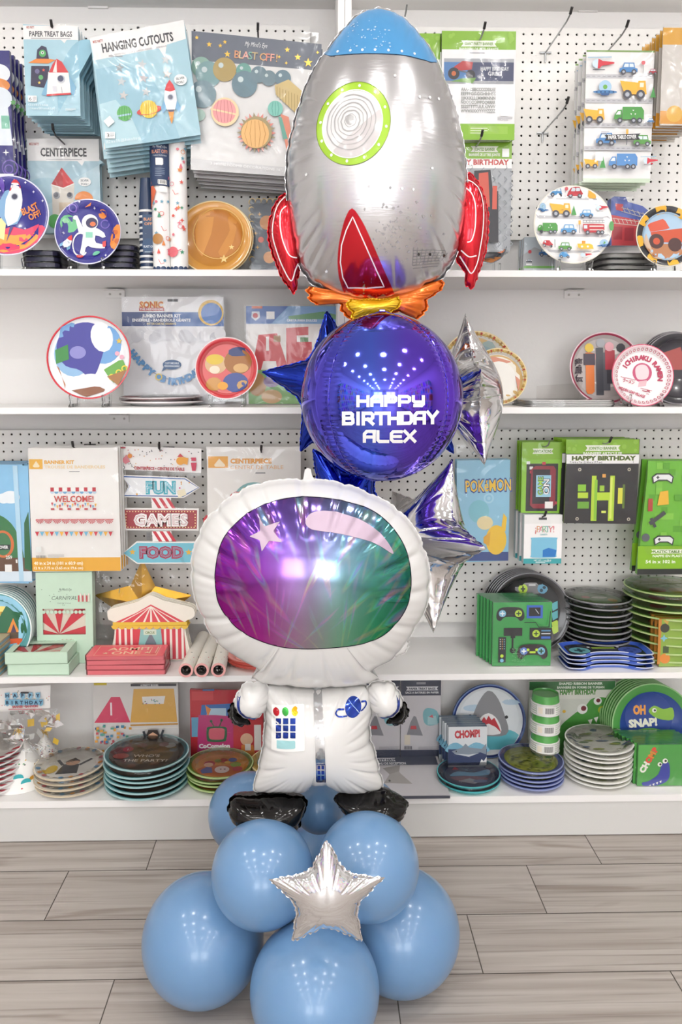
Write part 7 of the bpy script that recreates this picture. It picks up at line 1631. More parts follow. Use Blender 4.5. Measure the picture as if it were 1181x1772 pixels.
A.rect(1105, 945, 1215, 985, GR1); A.poly([(1128, 951), (1190, 951), (1190, 958), (1128, 958), (1131, 954.5)], '#eef3e2'); A.text('PLASTIC TABLE COVER', 1131, 957, 4.6, '#5f8a2a', 72, 'l', .04); A.text('NAPPE EN PLASTIQUE', 1131, 964.5, 4.4, '#eef6de', 68, 'l', .03); A.text('54 in x 102 in', 1119, 975, 5.6, '#eef6de', 52, 'l', .03); A.rect(1105, 985, 1215, 995, '#2f3230')
pack('table_cover', '', 'table cover', [(1120, 797), (1215, 797), (1215, 995), (1106, 995)], 2.20, A, th=.014, base='#6fb83a', film=[(1118, 765), (1216, 765), (1216, 998), (1104, 998)], n=2, dy=.04, base_lab='green pixel game table cover in a clear bag at the picture edge')
# black round game plates standing
BLK = '#2e2d2f'
A = Art(); A.circ(915, 1055, 56, '#1d1c1e'); A.ell(921, 1018, 31, 9.5, '#8f8f90'); A.ell(921, 1020, 29, 8, '#77787a'); A.circ(906, 1019, 8, '#b9d84a'); A.circ(940, 1019, 9, '#5f9ab8'); A.rect(902, 1018, 910, 1020.6, '#2f3a2a'); A.rect(904.6, 1014.6, 907.4, 1024, '#2f3a2a'); A.rect(916, 1011, 928, 1014, '#c9cacb'); A.circ(938, 1022, 3, '#26414f', 8); A.circ(943, 1017, 3, '#26414f', 8)
for i, (y, c) in enumerate(((1050, '#5fb0b8'), (1066, '#5fb0b8'), (1082, '#b9d84a'), (1090, '#b9d84a'))): A.poly([(955, y - 5), (966, y - 10), (966, y + 3), (957, y + 8)], c)
for i in range(6): stood_plate('party_plate', olab(i, 6, 'black game controller plate standing behind the green napkins', 'front'), 918 - 3.4 * i, 1056 - 1.6 * i, 65, 2.285 + .0115 * i, ('#1d1c1e', '#1b1a1c', '#77767a', '#9a9a9c'), A if i == 0 else None, tilt=8, deep=.006, wf=.8, rest=Z3, group='black game controller plates')
A = Art(); A.rect(853, 1041, 955, 1147, '#3f9a52'); A.poly([(870, 1041), (955, 1041), (955, 1090), (900, 1060)], '#48a45a')
a_pad(A, 883, 1062, 48, '#2b2f33', '#7fb8d2', '#b9d84a', '#3a3f44'); A.rect(911, 1046, 939, 1069, '#3f6ac4'); A.rect(915, 1050, 935, 1065, '#26272b'); A.line([(926, 1053), (932, 1061)], 1, '#cfd4da')
A.rect(872, 1086, 904, 1100, '#2b2c30'); A.rect(884, 1100, 892, 1104, '#2b2c30'); A.rect(886, 1104, 889, 1124, '#2b2c30'); A.circ(888, 1126, 5, '#2b2c30')
A.rect(917, 1086, 955, 1107, '#2b2f33'); A.circ(928, 1096, 6.5, '#b9d84a'); A.rect(924, 1095, 932, 1097, '#2b3a2a'); A.rect(927, 1092, 929, 1100, '#2b3a2a'); A.rect(937, 1090, 953, 1092, '#5f9ac4'); A.rect(937, 1095, 953, 1097, '#cfd4da'); A.rect(937, 1101, 953, 1105, '#3f6ac4')
A.rect(863, 1102, 876, 1147, '#2b2f33'); [A.circ(866 + 3.4 * (q % 3), 1106 + 4 * (q // 3), 1, ['#d9dfe2', '#e0a04a', '#7fb8d2'][q % 3], 6) for q in range(15)]; A.circ(869, 1135, 3, '#b9d84a', 10); A.circ(869, 1143, 3.4, '#7fb8d2', 10)
a_pad(A, 922, 1128, 52, '#3a3236', '#5f7ac4', '#7fb8d2', '#b9d84a'); A.circ(914, 1124, 2.6, '#b9d84a', 8); A.circ(929, 1124, 2.6, '#b9d84a', 8)
for _ in range(70): x, y = 895 + random.uniform(-10, 12), 1120 + random.uniform(0, 24); A.rect(x, y, x + .8, y + .8, '#9fd0a4')
A.line([(905, 1074), (925, 1074), (930, 1082), (948, 1082), (950, 1054)], 1.2, '#2b2f33')
stood_row('napkin_pack', 'green game console napkin pack standing in the file on shelf three', (853, 1041, 955, 1147), 2.165, 6, .0165, A, '#3f9a52', '#2f7a4a', th=.0155, drift=(-.0055, 0), jit=.001, seed=20, stand=Z3)
# stacks of game plates
A = Art(0, 0); A.circ(0, 0, 70, '#7f9a6f'); A.circ(-30, -18, 13, '#c9706a'); A.ell(10, -14, 24, 12, '#e6e4da'); A.ell(40, 16, 14, 18, '#c9a24a'); A.ell(-36, 24, 12, 12, '#6a8a4a')
lying_stack('plate_pack', 'black rimmed game plate pack in the stack behind blue trays', 1034, 54, 1122, 1048, Z3, 10, ('#5f6a58', BLK, '#8f8f92', '#4a494c'), A, Y=2.285, seed=3)
A = Art(0, 0); A.circ(0, 0, 70, '#9fae6a'); A.circ(-26, 10, 20, '#b5604a'); A.circ(20, 18, 22, '#c9b04a'); A.ell(-6, -24, 24, 14, '#7fb04a')
lying_stack('plate_pack', 'green rimmed game plate pack in the tall end stack', 1152, 67, 1132, 1033, Z3, 9, ('#9fae6a', '#6fae3f', '#b9d08a', '#5f9a3a'), A, Y=2.26, seed=4)
# controller shaped trays
def tray_stack():
    y0 = YF + .008; s = sc(1058, 1155, y0 + .05); first = None; w = 76 * s; p = at(1060, 1150, y0)
    out = [(-w, .030), (-w * .95, .052), (-w * .6, .066), (0, .060), (w * .6, .066), (w * .95, .052), (w, .030), (w, -.025), (w * .93, -.045), (w * .66, -.048), (w * .36, -.026), (0, -.022), (-w * .36, -.026), (-w * .66, -.048), (-w * .93, -.045), (-w, -.025)]
    out = [(x, y + .05) for x, y in catmull(out, 4)]; cy = .055
    for i in range(4):
        lab = olab(3 - i, 4, 'blue game controller shaped tray in the low pile on shelf three'); z = Z3 + .0006 + i * .0125
        if first is None:
            first = thing('party_tray', lab, 'tray', (p.x, y0, z), group='blue controller shaped trays')
            mb = MB(); rings = [(1.0, .009), (.97, .0095), (.9, .004), (.86, .003)]; n = len(out); c = (0, cy)
            for f, h_ in rings: mb.v += [(c[0] + (x - c[0]) * f, c[1] + (y - c[1]) * f, h_) for x, y in out]
            mb.v += [(c[0] + (x - c[0]) * .86, c[1] + (y - c[1]) * .86, .0) for x, y in out]
            mb.v += [(x, y, .0075) for x, y in out]
            for j, m in ((0, '#cdd4e6'), (1, '#3f5fc0'), (2, '#3f5fc0')):
                for q in range(n): mb.f.append((j * n + q, j * n + (q + 1) % n, (j + 1) * n + (q + 1) % n, (j + 1) * n + q)); mb.fm.append(mb.mi(M(m, 'gloss')))
            mb.f.append(tuple(3 * n + q for q in range(n))); mb.fm.append(mb.mi(M('#33363c', 'gloss')))
            mb.f.append(tuple(4 * n + q for q in reversed(range(n)))); mb.fm.append(mb.mi(M('#5f78c4', 'gloss')))
            for q in range(n): mb.f.append((4 * n + q, 4 * n + (q + 1) % n, 5 * n + (q + 1) % n, 5 * n + q)); mb.fm.append(mb.mi(M('#5f78c4', 'gloss')))
            for q in range(n): mb.f.append((5 * n + q, 5 * n + (q + 1) % n, (q + 1) % n, q)); mb.fm.append(mb.mi(M('#e0e4f0', 'gloss')))
            mb.build('tray', first, smooth=40)
        else: o = dup(first, (p.x + random.uniform(-.003, .003), y0 + random.uniform(-.002, .002), z), None, lab)
    A = Art(0, 0); A.ell(-46, 0, 19, 16, '#6fb0b8'); A.ell(46, 0, 21, 17, '#4a5fae'); A.rect(-20, 8, 22, -6 + 22, '#8fae3f')
    A.rect(-56, -3, -36, 3, '#26484f'); A.rect(-49, -10, -43, 10, '#26484f'); [A.circ(46 + 9 * cos(t), 8 * sin(t), 3.4, '#2f3f8a', 8) for t in (0, 1.57, 3.14, 4.71)]; [A.rect(-12 + 5 * q, -12, -9 + 5 * q, -9, '#8f9298') for q in range(6)]; A.circ(-26, 14, 3, '#d9dfe2', 8); A.circ(28, 14, 3, '#d9dfe2', 8)
    A.it = [(list((u, -v) for u, v in vs), fs, c, k) for vs, fs, c, k in A.it]
    mb = MB(); A.put(mb, s * .95, y=-.0034); mb.v = [(x, z + cy, -y) for x, y, z in mb.v]; mb.build('button_print', o, fix=False)
tray_stack()
A = Art(); A.rect(1142, 1070, 1215, 1150, '#8fae4a'); A.rect(1139, 1070, 1144, 1150, '#c9863a'); A.circ(1150, 1086, 8, '#3f4238'); A.star(1149, 1104, 7, '#7fc0d8', n=4); A.circ(1152, 1140, 9, '#e08a3a'); A.rect(1148, 1118, 1158, 1130, '#4a5a3a'); A.poly([(1146, 1072), (1158, 1070), (1154, 1080)], '#c9a24a')
stood_row('napkin_pack', 'green and orange game napkin pack cut by the picture edge', (1142, 1070, 1215, 1151), 2.15, 3, .022, A, '#8fae4a', '#b5863a', th=.018, drift=(-.002, 0), stand=Z3)
# ================================================================== bottom shelf
# birthday banner with party hats in a bag
rnd = random.Random(30)
A = Art(); A.poly([(-30, 1192), (88, 1185), (86, 1225), (-30, 1234)], '#f0eeec')
for _ in range(40): x = rnd.uniform(-25, 86); A.circ(x, rnd.uniform(1194, 1226) - x * .04, .9, rnd.choice(['#5a5a60', '#d9707a', '#d9a84a', '#6fa0c4']), 6)
for row, (t, y) in enumerate((('HAPPY', 1205), ('BIRTHDAY', 1217))):
    for i, ch in enumerate(t): x = 10 + (66 / len(t)) * i + 4; A.poly([(x - 4, y - 8), (x + 4, y - 8.4), (x + 4, y + 1), (x, y + 4), (x - 4, y + 1)], '#8fc0da' if row == 0 else '#7fb4d0'); A.text(ch, x, y, 6, '#2f3f58', al='c', bold=.05)
A.text('BANNER • BANNIERE', 45, 1223, 4.2, '#b5505a', 44, 'c', .04, -2); A.rect(16, 1225.4, 74, 1226.6, '#c9707a'); A.rect(38, 1195, 52, 1198, '#3f3f44')
pack('banner_bag', 'clear bag of silver party pieces under a dotted birthday banner card', 'party pack', [(-30, 1192), (88, 1185), (86, 1226), (-30, 1234)], 2.22, A, th=.0015, base='#f0eeec', film=None)
root = [o for o in bpy.data.objects if o.name.startswith('banner_bag')][-1]; s = sc(30, 1210, 2.22); cx, cy = 29, (1185 + 1234) / 2
mb = MB(); vs = []; fs = []; rr = random.Random(3)
for j in range(12):
    for i in range(11): vs.append(((-30 + 13 * i * (1 - .01 * j) + (10 if j > 8 else 0) * i / 10 - cx) * s, -.006 + rr.uniform(-.012, .004), -(1226 + 8.6 * j - cy) * s))
for j in range(11):
    for i in range(10): q = j * 11 + i; fs.append((q, q + 1, q + 12, q + 11))
mb.mesh(vs, fs, CRUMP); mb.build('bag', root, smooth=35, fix=False)
mb = MB(); rr = random.Random(5)
for _ in range(26):
    x, y = rr.uniform(0, 92), rr.uniform(1234, 1300); a = rr.uniform(0, 6); c = Vector(((x - cx) * s, .012 + rr.uniform(0, .03), -(y - cy) * s)); q = rr.uniform(8, 16) * s; n1 = Vector((cos(a), rr.uniform(-.5, .5), sin(a))).normalized(); n2 = Vector((-sin(a), rr.uniform(-.5, .5), cos(a))).normalized()
    mb.poly([tuple(c + n1 * q), tuple(c + n2 * q * .6), tuple(c - n1 * q), tuple(c - n2 * q * .6)], rr.choice([SILVER, SILVER, M('#e9c24a', 'gloss'), M('#d9d9d6', 'gloss')]))
mb.build('foil_tassels', root, fix=False)
def party_hat(px, py, w, h, Y, lab, seed):
    s = sc(px, py, Y); r = w * s / 2; H = h * s; p = at(px, py, Y); root = thing('party_hat', lab, 'party hat', (p.x, Y, Z4 + .0005), (0, 0, 0), 'white dotted party hats'); rr = random.Random(seed)
    mb = MB(); mb.lathe([(r, 0), (r * .5, H * .5), (.002, H), (.0005, H), (r * .47, H * .48), (r * .97, 0)], 40, [M('#f2f0ec', 'card')] * 5, 'z')
    for _ in range(70):
        t, f = rr.uniform(0, 2 * pi), rr.uniform(.06, .85); q = rr.choice(['#d9505a', '#e9b84a', '#4a8fc4', '#3a3a40', '#5fae6a']); rad = r * (1 - f) + .0006; d = .0028
        mb.mesh([(rad * cos(t + d / rad * cos(g)), rad * sin(t + d / rad * cos(g)), H * (f + d / H * .9 * sin(g))) for g in (0, 1.05, 2.1, 3.14, 4.2, 5.25)], [(0, 1, 2, 3, 4, 5)], M(q))
    for t0, f0, c in ((-1.25, .25, '#3fb0b8'), (-1.0, .16, '#3fb0b8'), (-.72, .18, '#d9a03a')):
        rad = r * (1 - f0) + .0009; mb.mesh([(rad * cos(t0 + .014 / rad * cos(g)), rad * sin(t0 + .014 / rad * cos(g)), H * f0 + .012 * sin(g)) for g in [k * pi / 6 for k in range(12)]], [tuple(range(12))], M(c))
    mb.build('cone', root, smooth=40)
    mb = MB()
    for q in range(24):
        t = rr.uniform(0, 6.28); u = rr.uniform(.2, 1.2); mb.tube([(0, 0, H - .002), (.010 * cos(t) * u, .010 * sin(t) * u, H + .012 * rr.uniform(-.4, 1)), (.017 * cos(t) * u, .017 * sin(t) * u, H + rr.uniform(-.012, .012))], .0007, M('#ecc24a', 'gloss'), 4)
    mb.build('tassel', root)
party_hat(33, 1322, 112, 84, 2.235, 'white dotted party hat with yellow tassel beside the candy striped plates', 1); party_hat(78, 1316, 72, 62, 2.30, 'white dotted party hat leaning behind, nearer the castle pack', 2)
# candy striped plates
made = lying_stack('plate_pack', 'red and white candy striped plate pack at the picture edge', -22, 58, 1375, 1324, Z4, 7, ('#efe9e2', '#f2f0ee', '#f2f0ee', '#f2f0ee'), None, Y=2.20, seed=6, jit=.002)
R = 58 * sc(-22, 1375, 2.2); mb = MB(); zf = plate_h(R, .012)
for q in range(36):
    if q % 2: continue
    t0, t1 = 2 * pi * q / 36, 2 * pi * (q + 1) / 36
    for ra, rb in ((.80, .90), (.90, 1.0)): mb.mesh([(r_ * R * cos(t), -zf(r_ * R * cos(t), r_ * R * sin(t)) - .0006, r_ * R * sin(t)) for r_, t in ((ra, t0 + ra * .6), (rb, t0 + rb * .6), (rb, t1 + rb * .6), (ra, t1 + ra * .6))], [(0, 1, 2, 3)], M('#d23a50', 'gloss'))
    mb.mesh([(R * 1.001 * cos(t), -h_, R * 1.001 * sin(t)) for t, h_ in ((t0 + .6, .0118), (t1 + .6, .0118), (t1 + .6, .0075), (t0 + .6, .0075))], [(0, 1, 2, 3)], M('#d23a50', 'gloss'))
    mb.mesh([(rr_ * cos(t), -h_, rr_ * sin(t)) for t, h_, rr_ in ((t0 + .6, .0078, R * 1.0), (t1 + .6, .0078, R * 1.0), (t1 + .55, .0045, R * .90), (t0 + .55, .0045, R * .90))], [(0, 1, 2, 3)], M('#d23a50', 'gloss'))
for i, o in enumerate(made):
    st = mb.build('rim_stripes', o, fix=False) if i == 0 else st.copy()
    if i: COL.objects.link(st); st.parent = o
A = Art(); A.circ(-22, 1320, 10, '#d9b23a')
# minion-free kids plates
A = Art(0, 0); A.circ(0, 0, 71, '#eeebe4'); rnd = random.Random(9)
A.poly([(-28, 20), (-22, -14), (22, -14), (30, 40), (-30, 44)], '#4a4d52'); A.circ(0, -26, 20, '#e0b090'); A.poly([(-22, -30), (0, -52), (22, -30), (12, -34), (-12, -34)], '#3a342f'); A.line([(-24, -8), (-46, -40)], 9, '#4a4d52'); A.line([(24, -8), (50, -44)], 9, '#4a4d52'); A.ell(-48, 16, 16, 24, '#e6c23c'); A.ell(-60, 30, 10, 14, '#e6c23c')
for q in range(20): t = 2 * pi * q / 20; A.circ(86 * cos(t), 86 * sin(t), 7, ['#e3a24a', '#5f9ac0', '#e9e4d8', '#c9606a'][q % 4], 10)
lying_stack('plate_pack', 'cream plate pack with dotted rim beside the teal plates', 124, 59, 1376, 1351, Z4, 4, ('#eeebe4', '#e9e4da', '#d8c9ae', '#f0ede6'), A, Y=2.20, seed=7)
# castle pack with a yellow gift box
A = Art(); A.rect(163, 1180, 308, 1330, '#dedbd8'); A.rect(165, 1179, 187, 1183, '#d9c23a'); A.poly([(194, 1204), (209, 1204), (226, 1250), (164, 1250)], '#d9486a'); A.rect(192, 1214, 195, 1237, '#f4e6ea'); A.poly([(233, 1190), (302, 1190), (307, 1250), (226, 1250)], '#e0b05c'); A.poly([(247, 1204), (287, 1203), (284, 1217), (248, 1217)], '#eeece8'); A.line([(226, 1255), (308, 1253)], 3, '#c9964a'); A.line([(226, 1261), (308, 1259)], 2, '#e9e4da')
rnd = random.Random(21)
for _ in range(90): x, y = rnd.uniform(165, 224), rnd.uniform(1253, 1326); A.rect(x, y, x + rnd.uniform(3, 6), y + rnd.uniform(3, 5), rnd.choice(['#4f8fb0', '#c9606a', '#5fa08a', '#e0a24a', '#3a6a94']))
for _ in range(26): x, y = rnd.uniform(228, 306), rnd.uniform(1264, 1300); A.rect(x, y, x + 5, y + 4, rnd.choice(['#cfd9e0', '#e6cfd0', '#d6e2d4']))
A.circ(266, 1272, 9, '#d9a98a'); A.poly([(254, 1272), (258, 1260), (274, 1260), (278, 1272), (266, 1264)], '#3a322e'); A.rect(256, 1280, 276, 1292, '#3a3d44'); A.line([(256, 1284), (250, 1262)], 4, '#3a3d44'); A.line([(276, 1284), (284, 1260)], 4, '#3a3d44'); A.ell(245, 1284, 7, 9, '#e6c23c')
A.rect(230, 1178, 308, 1182, '#4a4a4e'); A.text('6 PARTY BOXES', 262, 1181.6, 3, '#e6e6e6', 30, 'c', .03)
for _ in range(16): x, y = rnd.uniform(250, 284), rnd.uniform(1205, 1215); A.circ(x, y, 1, rnd.choice(['#5f9a6a', '#c9505a', '#4a7fb0']), 6)
pack('box_kit', 'clear wrapped gift box kit with pink tower and yellow handle box, above the teal plates', 'party pack', (163, 1179, 309, 1332), 2.32, A, th=.014, base='#dedbd8', film=True, stand=Z4)
# teal rimmed plates
A = Art(0, 0); A.circ(0, 0, 76, '#5f5248'); rnd = random.Random(2)
for _ in range(26): t, q = rnd.uniform(0, 6.28), rnd.uniform(10, 66); A.circ(q * cos(t), q * sin(t), rnd.uniform(4, 13), rnd.choice(['#75614f', '#6a5a50', '#4f4640', '#7a5a4a']), 12)
A.circ(-50, -24, 13, '#c94a5a'); A.text('1', -50, -18, 9, '#f2e6e6', al='c', bold=.04); A.circ(48, -46, 14, '#b5bcc4'); A.circ(32, -50, 12, '#8f6a78'); A.circ(-20, -44, 12, '#7f4a50'); A.circ(60, -20, 10, '#4a6a80')
A.text("WHO'S", 2, 18, 13, '#efe9e0', 62, 'c', .01); A.text('THE PARTY?', 4, 42, 13, '#efe9e0', 104, 'c', .01); A.ell(-58, 14, 20, 14, '#a85a4a')
lying_stack('plate_pack', 'teal rimmed dark plate pack under the gift box kit', 256, 70.5, 1377, 1338, Z4, 6, ('#5f5248', '#5f9ea4', '#a9cfd0', '#7fb4b6'), A, Y=2.205, seed=8, wf=.82)
# melon pack and plates
A = Art(); A.rect(330, 1192, 455, 1330, '#c2303c'); A.rect(333, 1194, 370, 1210, '#d24a50'); A.rect(352, 1190, 372, 1193, '#2f6aa0'); A.poly([(350, 1218), (400, 1216), (402, 1250), (346, 1250)], '#3f74b8'); A.poly([(360, 1224), (392, 1224), (392, 1238), (358, 1238)], '#b9d4e6'); A.poly([(356, 1218), (366, 1226), (360, 1240)], '#e08a4a'); A.rect(332, 1240, 346, 1275, '#6fa8c8')
A.poly(catmull([(344, 1242), (350, 1236), (396, 1238), (404, 1246), (404, 1296), (398, 1302), (346, 1302), (342, 1296)], 2), '#c23a7a'); A.poly(catmull([(358, 1262), (362, 1257), (388, 1257), (393, 1262), (392, 1279), (387, 1284), (363, 1284), (358, 1279)], 3), '#2f6a4a'); A.poly(catmull([(362, 1264), (366, 1260), (385, 1260), (389, 1264), (388, 1276), (384, 1280), (367, 1280), (362, 1276)], 3), '#d9687a'); A.line([(371, 1257), (366, 1248)], 1.6, '#2f6a4a'); A.line([(380, 1257), (384, 1246)], 1.6, '#2f6a4a'); A.circ(366, 1247, 2.4, '#2f6a4a'); A.circ(384, 1245, 2.4, '#2f6a4a')
A.text('CoComelon', 371, 1295, 7.5, '#f4f0f2', 54, 'c', .06); A.poly([(404, 1250), (455, 1244), (455, 1330), (404, 1330)], '#c94048'); A.rect(440, 1254, 452, 1300, '#f0ece8'); A.circ(427, 1280, 11, '#e9c0a0'); A.poly([(418, 1290), (438, 1290), (442, 1310), (416, 1310)], '#e08a4a'); A.rect(424, 1288, 434, 1300, '#f0ece8')
pack('letter_banner_pack', 'red and pink nursery letter pack in clear film beside the black glove', 'party pack', [(330, 1191), (456, 1196), (456, 1330), (330, 1332)], 2.31, A, th=.012, stand=Z4, base='#c2303c', film=[(326, 1188), (458, 1194), (458, 1334), (326, 1334)])
A = Art(0, 0); A.circ(0, 0, 74, '#d99a4a'); A.ell(0, 30, 66, 34, '#c9764a'); A.circ(-34, -14, 17, '#b54a58'); A.circ(-36, -6, 14, '#e9c4a4'); A.poly([(-56, 30), (-40, 8), (-24, 12), (-18, 44), (-48, 50)], '#4a6fb0'); A.circ(8, 24, 22, '#f0e6e0'); A.circ(4, 22, 3, '#3a2f30', 8); A.circ(16, 22, 3, '#3a2f30', 8); A.circ(46, -8, 16, '#7fb04a'); A.circ(6, -34, 13, '#c9404a'); A.circ(34, -38, 13, '#4a7fc4'); A.circ(-10, -30, 10, '#6fae4a'); A.circ(54, 20, 15, '#c9606a'); A.circ(20, -20, 9, '#e9c23c')
lying_stack('plate_pack', 'green rimmed nursery plate pack beside the blue balloon', 382, 56, 1367, 1349, Z4, 4, ('#d99a4a', '#7fa84a', '#b5cc8a', '#9fb878'), A, Y=2.215, seed=9, wf=.80)
lying_stack('plate_pack', 'yellow and teal rimmed plate pack behind the astronaut body', 490, 56, 1364, 1345, Z4, 4, ('#5fb0b0', '#dcb85a', '#ead9a8', '#e0c070'), None, Y=2.235, seed=10)
# ------------------------------------------------------------------ shark things
def shark_bag(x0, x1, lab, n):
    A = Art(); cx = (x0 + x1) / 2; A.rect(x0, 1176, x1, 1322, '#cfccd0'); A.rect(x0, 1175, x1, 1202, '#3a3f52'); A.poly([(cx - 26, 1186), (cx + 30, 1186), (cx + 27, 1189.5), (cx + 30, 1193), (cx - 26, 1193), (cx - 23, 1189.5)], '#e2e2e6'); A.text('PAPER TREAT BAGS', cx + 2, 1191.6, 4, '#3a3f52', 46, 'c', .04); A.text('SACS A BATERIES EN PAPIER', cx + 2, 1198.4, 3.6, '#e6e6ea', 58, 'c', .03); A.rect(cx - 8, 1178, cx + 8, 1182, '#8f8f98')
    A.poly([(cx - 24, 1272), (cx - 18, 1250), (cx - 12, 1238), (cx - 8, 1240), (cx - 2, 1258), (cx + 4, 1274)], '#8a8a90'); A.poly([(cx - 17, 1256), (cx - 8, 1256), (cx - 7, 1262), (cx - 18, 1262)], '#c9404a'); A.poly(catmull([(cx + 4, 1232), (cx + 12, 1224), (cx + 28, 1230), (cx + 32, 1250), (cx + 16, 1256), (cx + 6, 1250)], 3), '#7fb8c0'); A.poly([(cx + 12, 1240), (cx + 26, 1238), (cx + 30, 1254), (cx + 12, 1254)], '#a9d0d4')
    A.poly([(cx + 14, 1240), (cx + 20, 1236), (cx + 22, 1242)], '#c9606a'); A.rect(cx - 28, 1272, cx - 18, 1290, '#ded5c4'); A.greek(cx - 4, 1294, 34, .9, '#a5a3aa', 3, 2.4)
    for q in range(7): A.rect(cx - 28 + 2 * q, 1292, cx - 27 + 2 * q, 1298, '#4a4a50')
    A.rect(x0, 1299, x1, 1322, '#3a3f52')
    return pack('treat_bag_pack', lab, 'party pack', (x0, 1175, x1, 1322), 2.33, A, th=.008, base='#cfccd0', film=True, stand=Z4)
shark_bag(628, 693, 'grey shark treat bag pack half hidden behind the black glove', 1); shark_bag(694, 763, 'grey shark treat bag pack beside the shark bite napkins', 1)
A = Art(); A.rect(636, 1303, 768, 1324, '#3f4456'); A.poly([(640, 1309), (694, 1309), (691, 1312.5), (694, 1316), (640, 1316)], '#d9d9de'); A.text('PARTY HAT', 672, 1315, 4.4, '#3a3f52', 40, 'c', .05); A.text('CHAPEAU DE RECEPTION', 678, 1322.5, 4.4, '#e2e2e6', 66, 'c', .04); A.rect(636, 1324, 768, 1381, '#c6c3c6')
A.poly([(666, 1358), (682, 1336), (692, 1324), (697, 1340), (714, 1360)], '#a5a19e'); A.poly([(668, 1330), (700, 1324), (696, 1336), (678, 1342)], '#97938f'); A.circ(676, 1354, 2, '#4a4644', 8)
root = pack('party_hat_pack', 'flat grey shark party hat pack lying with its front edge over the shelf', 'party pack', (640, 1303, 772, 1381), 2.20, A, th=.008, base='#c6c3c6', edge='#4a4c58')
root.rotation_euler = (radians(-90), 0, 0); root.scale = (1, 1, 1.86); root.location = (root.location.x - .004, YF + .108, Z4 + .0095)
# shark bite napkins
A = Art(); A.rect(776, 1256, 843, 1325, '#dfe3e6'); A.text('CHOMP!', 809, 1275, 13, '#c23a44', 44, 'c', .06, -3); A.poly(catmull([(776, 1290), (790, 1284), (806, 1292), (824, 1284), (843, 1292), (843, 1302), (776, 1302)], 3), '#7fb8d0'); A.rect(776, 1296, 843, 1325, '#39456a'); A.poly([(782, 1300), (800, 1293), (806, 1286), (812, 1293), (834, 1296), (842, 1286), (842, 1306), (832, 1302), (812, 1306), (790, 1306)], '#8f9aa6'); A.poly([(786, 1304), (812, 1306), (830, 1303), (812, 1310)], '#d9dde0'); A.circ(790, 1300, 1.2, '#26272b', 8); A.poly([(830, 1325), (834, 1314), (838, 1318), (843, 1310), (843, 1325)], '#f0f0f0')
stood_row('napkin_pack', 'shark bite napkin pack standing in the file behind the shark plates', (776, 1256, 843, 1326), 2.245, 6, .0135, A, '#c9d2d8', '#4f6478', th=.0125, drift=(-.003, 0), seed=22, stand=Z4)
A = Art(); A.circ(847, 1244, 52, '#dfe4e8'); A.ell(822, 1225, 20, 6, '#b9cfe0'); A.ell(885, 1215, 16, 5, '#b9cfe0'); A.poly([(794, 1270), (812, 1262), (850, 1268), (880, 1262), (899, 1270), (890, 1286), (870, 1297), (826, 1298), (804, 1288)], '#5fb4c0')
A.poly(catmull([(811, 1268), (818, 1240), (830, 1212), (846, 1194), (862, 1208), (874, 1238), (880, 1270), (846, 1274)], 3), '#8a8b8f'); A.poly(catmull([(824, 1268), (830, 1244), (846, 1234), (862, 1246), (866, 1270)], 3), '#eceaea'); A.poly([(829, 1262), (833, 1248), (838, 1240), (842, 1246), (846, 1238), (851, 1246), (856, 1242), (864, 1258), (868, 1268), (858, 1258), (846, 1252), (836, 1256)], '#c02f3c'); A.circ(877, 1241, 3, '#26272b', 10); A.circ(814, 1238, 2.4, '#26272b', 10)
for i in range(2): stood_plate('party_plate', 'round shark plate standing with the open red mouth in view' if i == 0 else 'round shark plate tucked just behind the open mouthed one', 846 - 2 * i, 1244 - i, 61, 2.345 + .014 * i, ('#dfe4e8', '#2f3f78', '#5f7ab0', '#dfe4e8'), A if i == 0 else None, tilt=5, wf=.86, group='round shark plates', rest=Z4, deep=.008)
A = Art(0, 0); A.circ(0, 0, 76, '#474a5e'); A.poly(catmull([(-60, 0), (-30, -26), (20, -16), (70, -34), (66, -2), (20, 6), (-20, 2)], 3), '#6f9ab8'); A.poly(catmull([(-60, 14), (-20, 4), (40, 12), (56, 30), (-10, 46)], 3), '#7a4a58'); A.poly([(-40, 36), (0, 20), (30, 40), (10, 56)], '#8f929a'); A.poly([(-46, -36), (-36, -56), (-24, -38)], '#b5404e'); A.ell(30, 40, 22, 10, '#5f6a8a')
lying_stack('plate_pack', 'teal edged shark plate pack with dark picture', 811, 54, 1377, 1365, Z4, 2, ('#474a5e', '#474f6a', '#4fb4b8', '#5fbcbc'), A, Y=2.195, seed=12, wf=.84)
A = Art(0, 0); A.circ(0, 0, 66, '#a9b04a'); rnd = random.Random(14)
for _ in range(70):
    t, q = rnd.uniform(0, 6.28), 62 * sqrt(rnd.random()); x, y = q * cos(t), q * sin(t); A.poly([(x - 6, y - 2), (x + 3, y - 4), (x + 7, y + 1), (x, y + 4)], rnd.choice(['#6f7a2f', '#8a943a', '#5f6a2a', '#bcc25a']))
lying_stack('plate_pack', 'blue rimmed plate pack with scaly olive middle', 919, 55, 1374, 1341, Z4, 5, ('#a9b04a', '#5a66a8', '#8f9ac8', '#6f7ab8'), A, Y=2.205, seed=13, wf=.76)
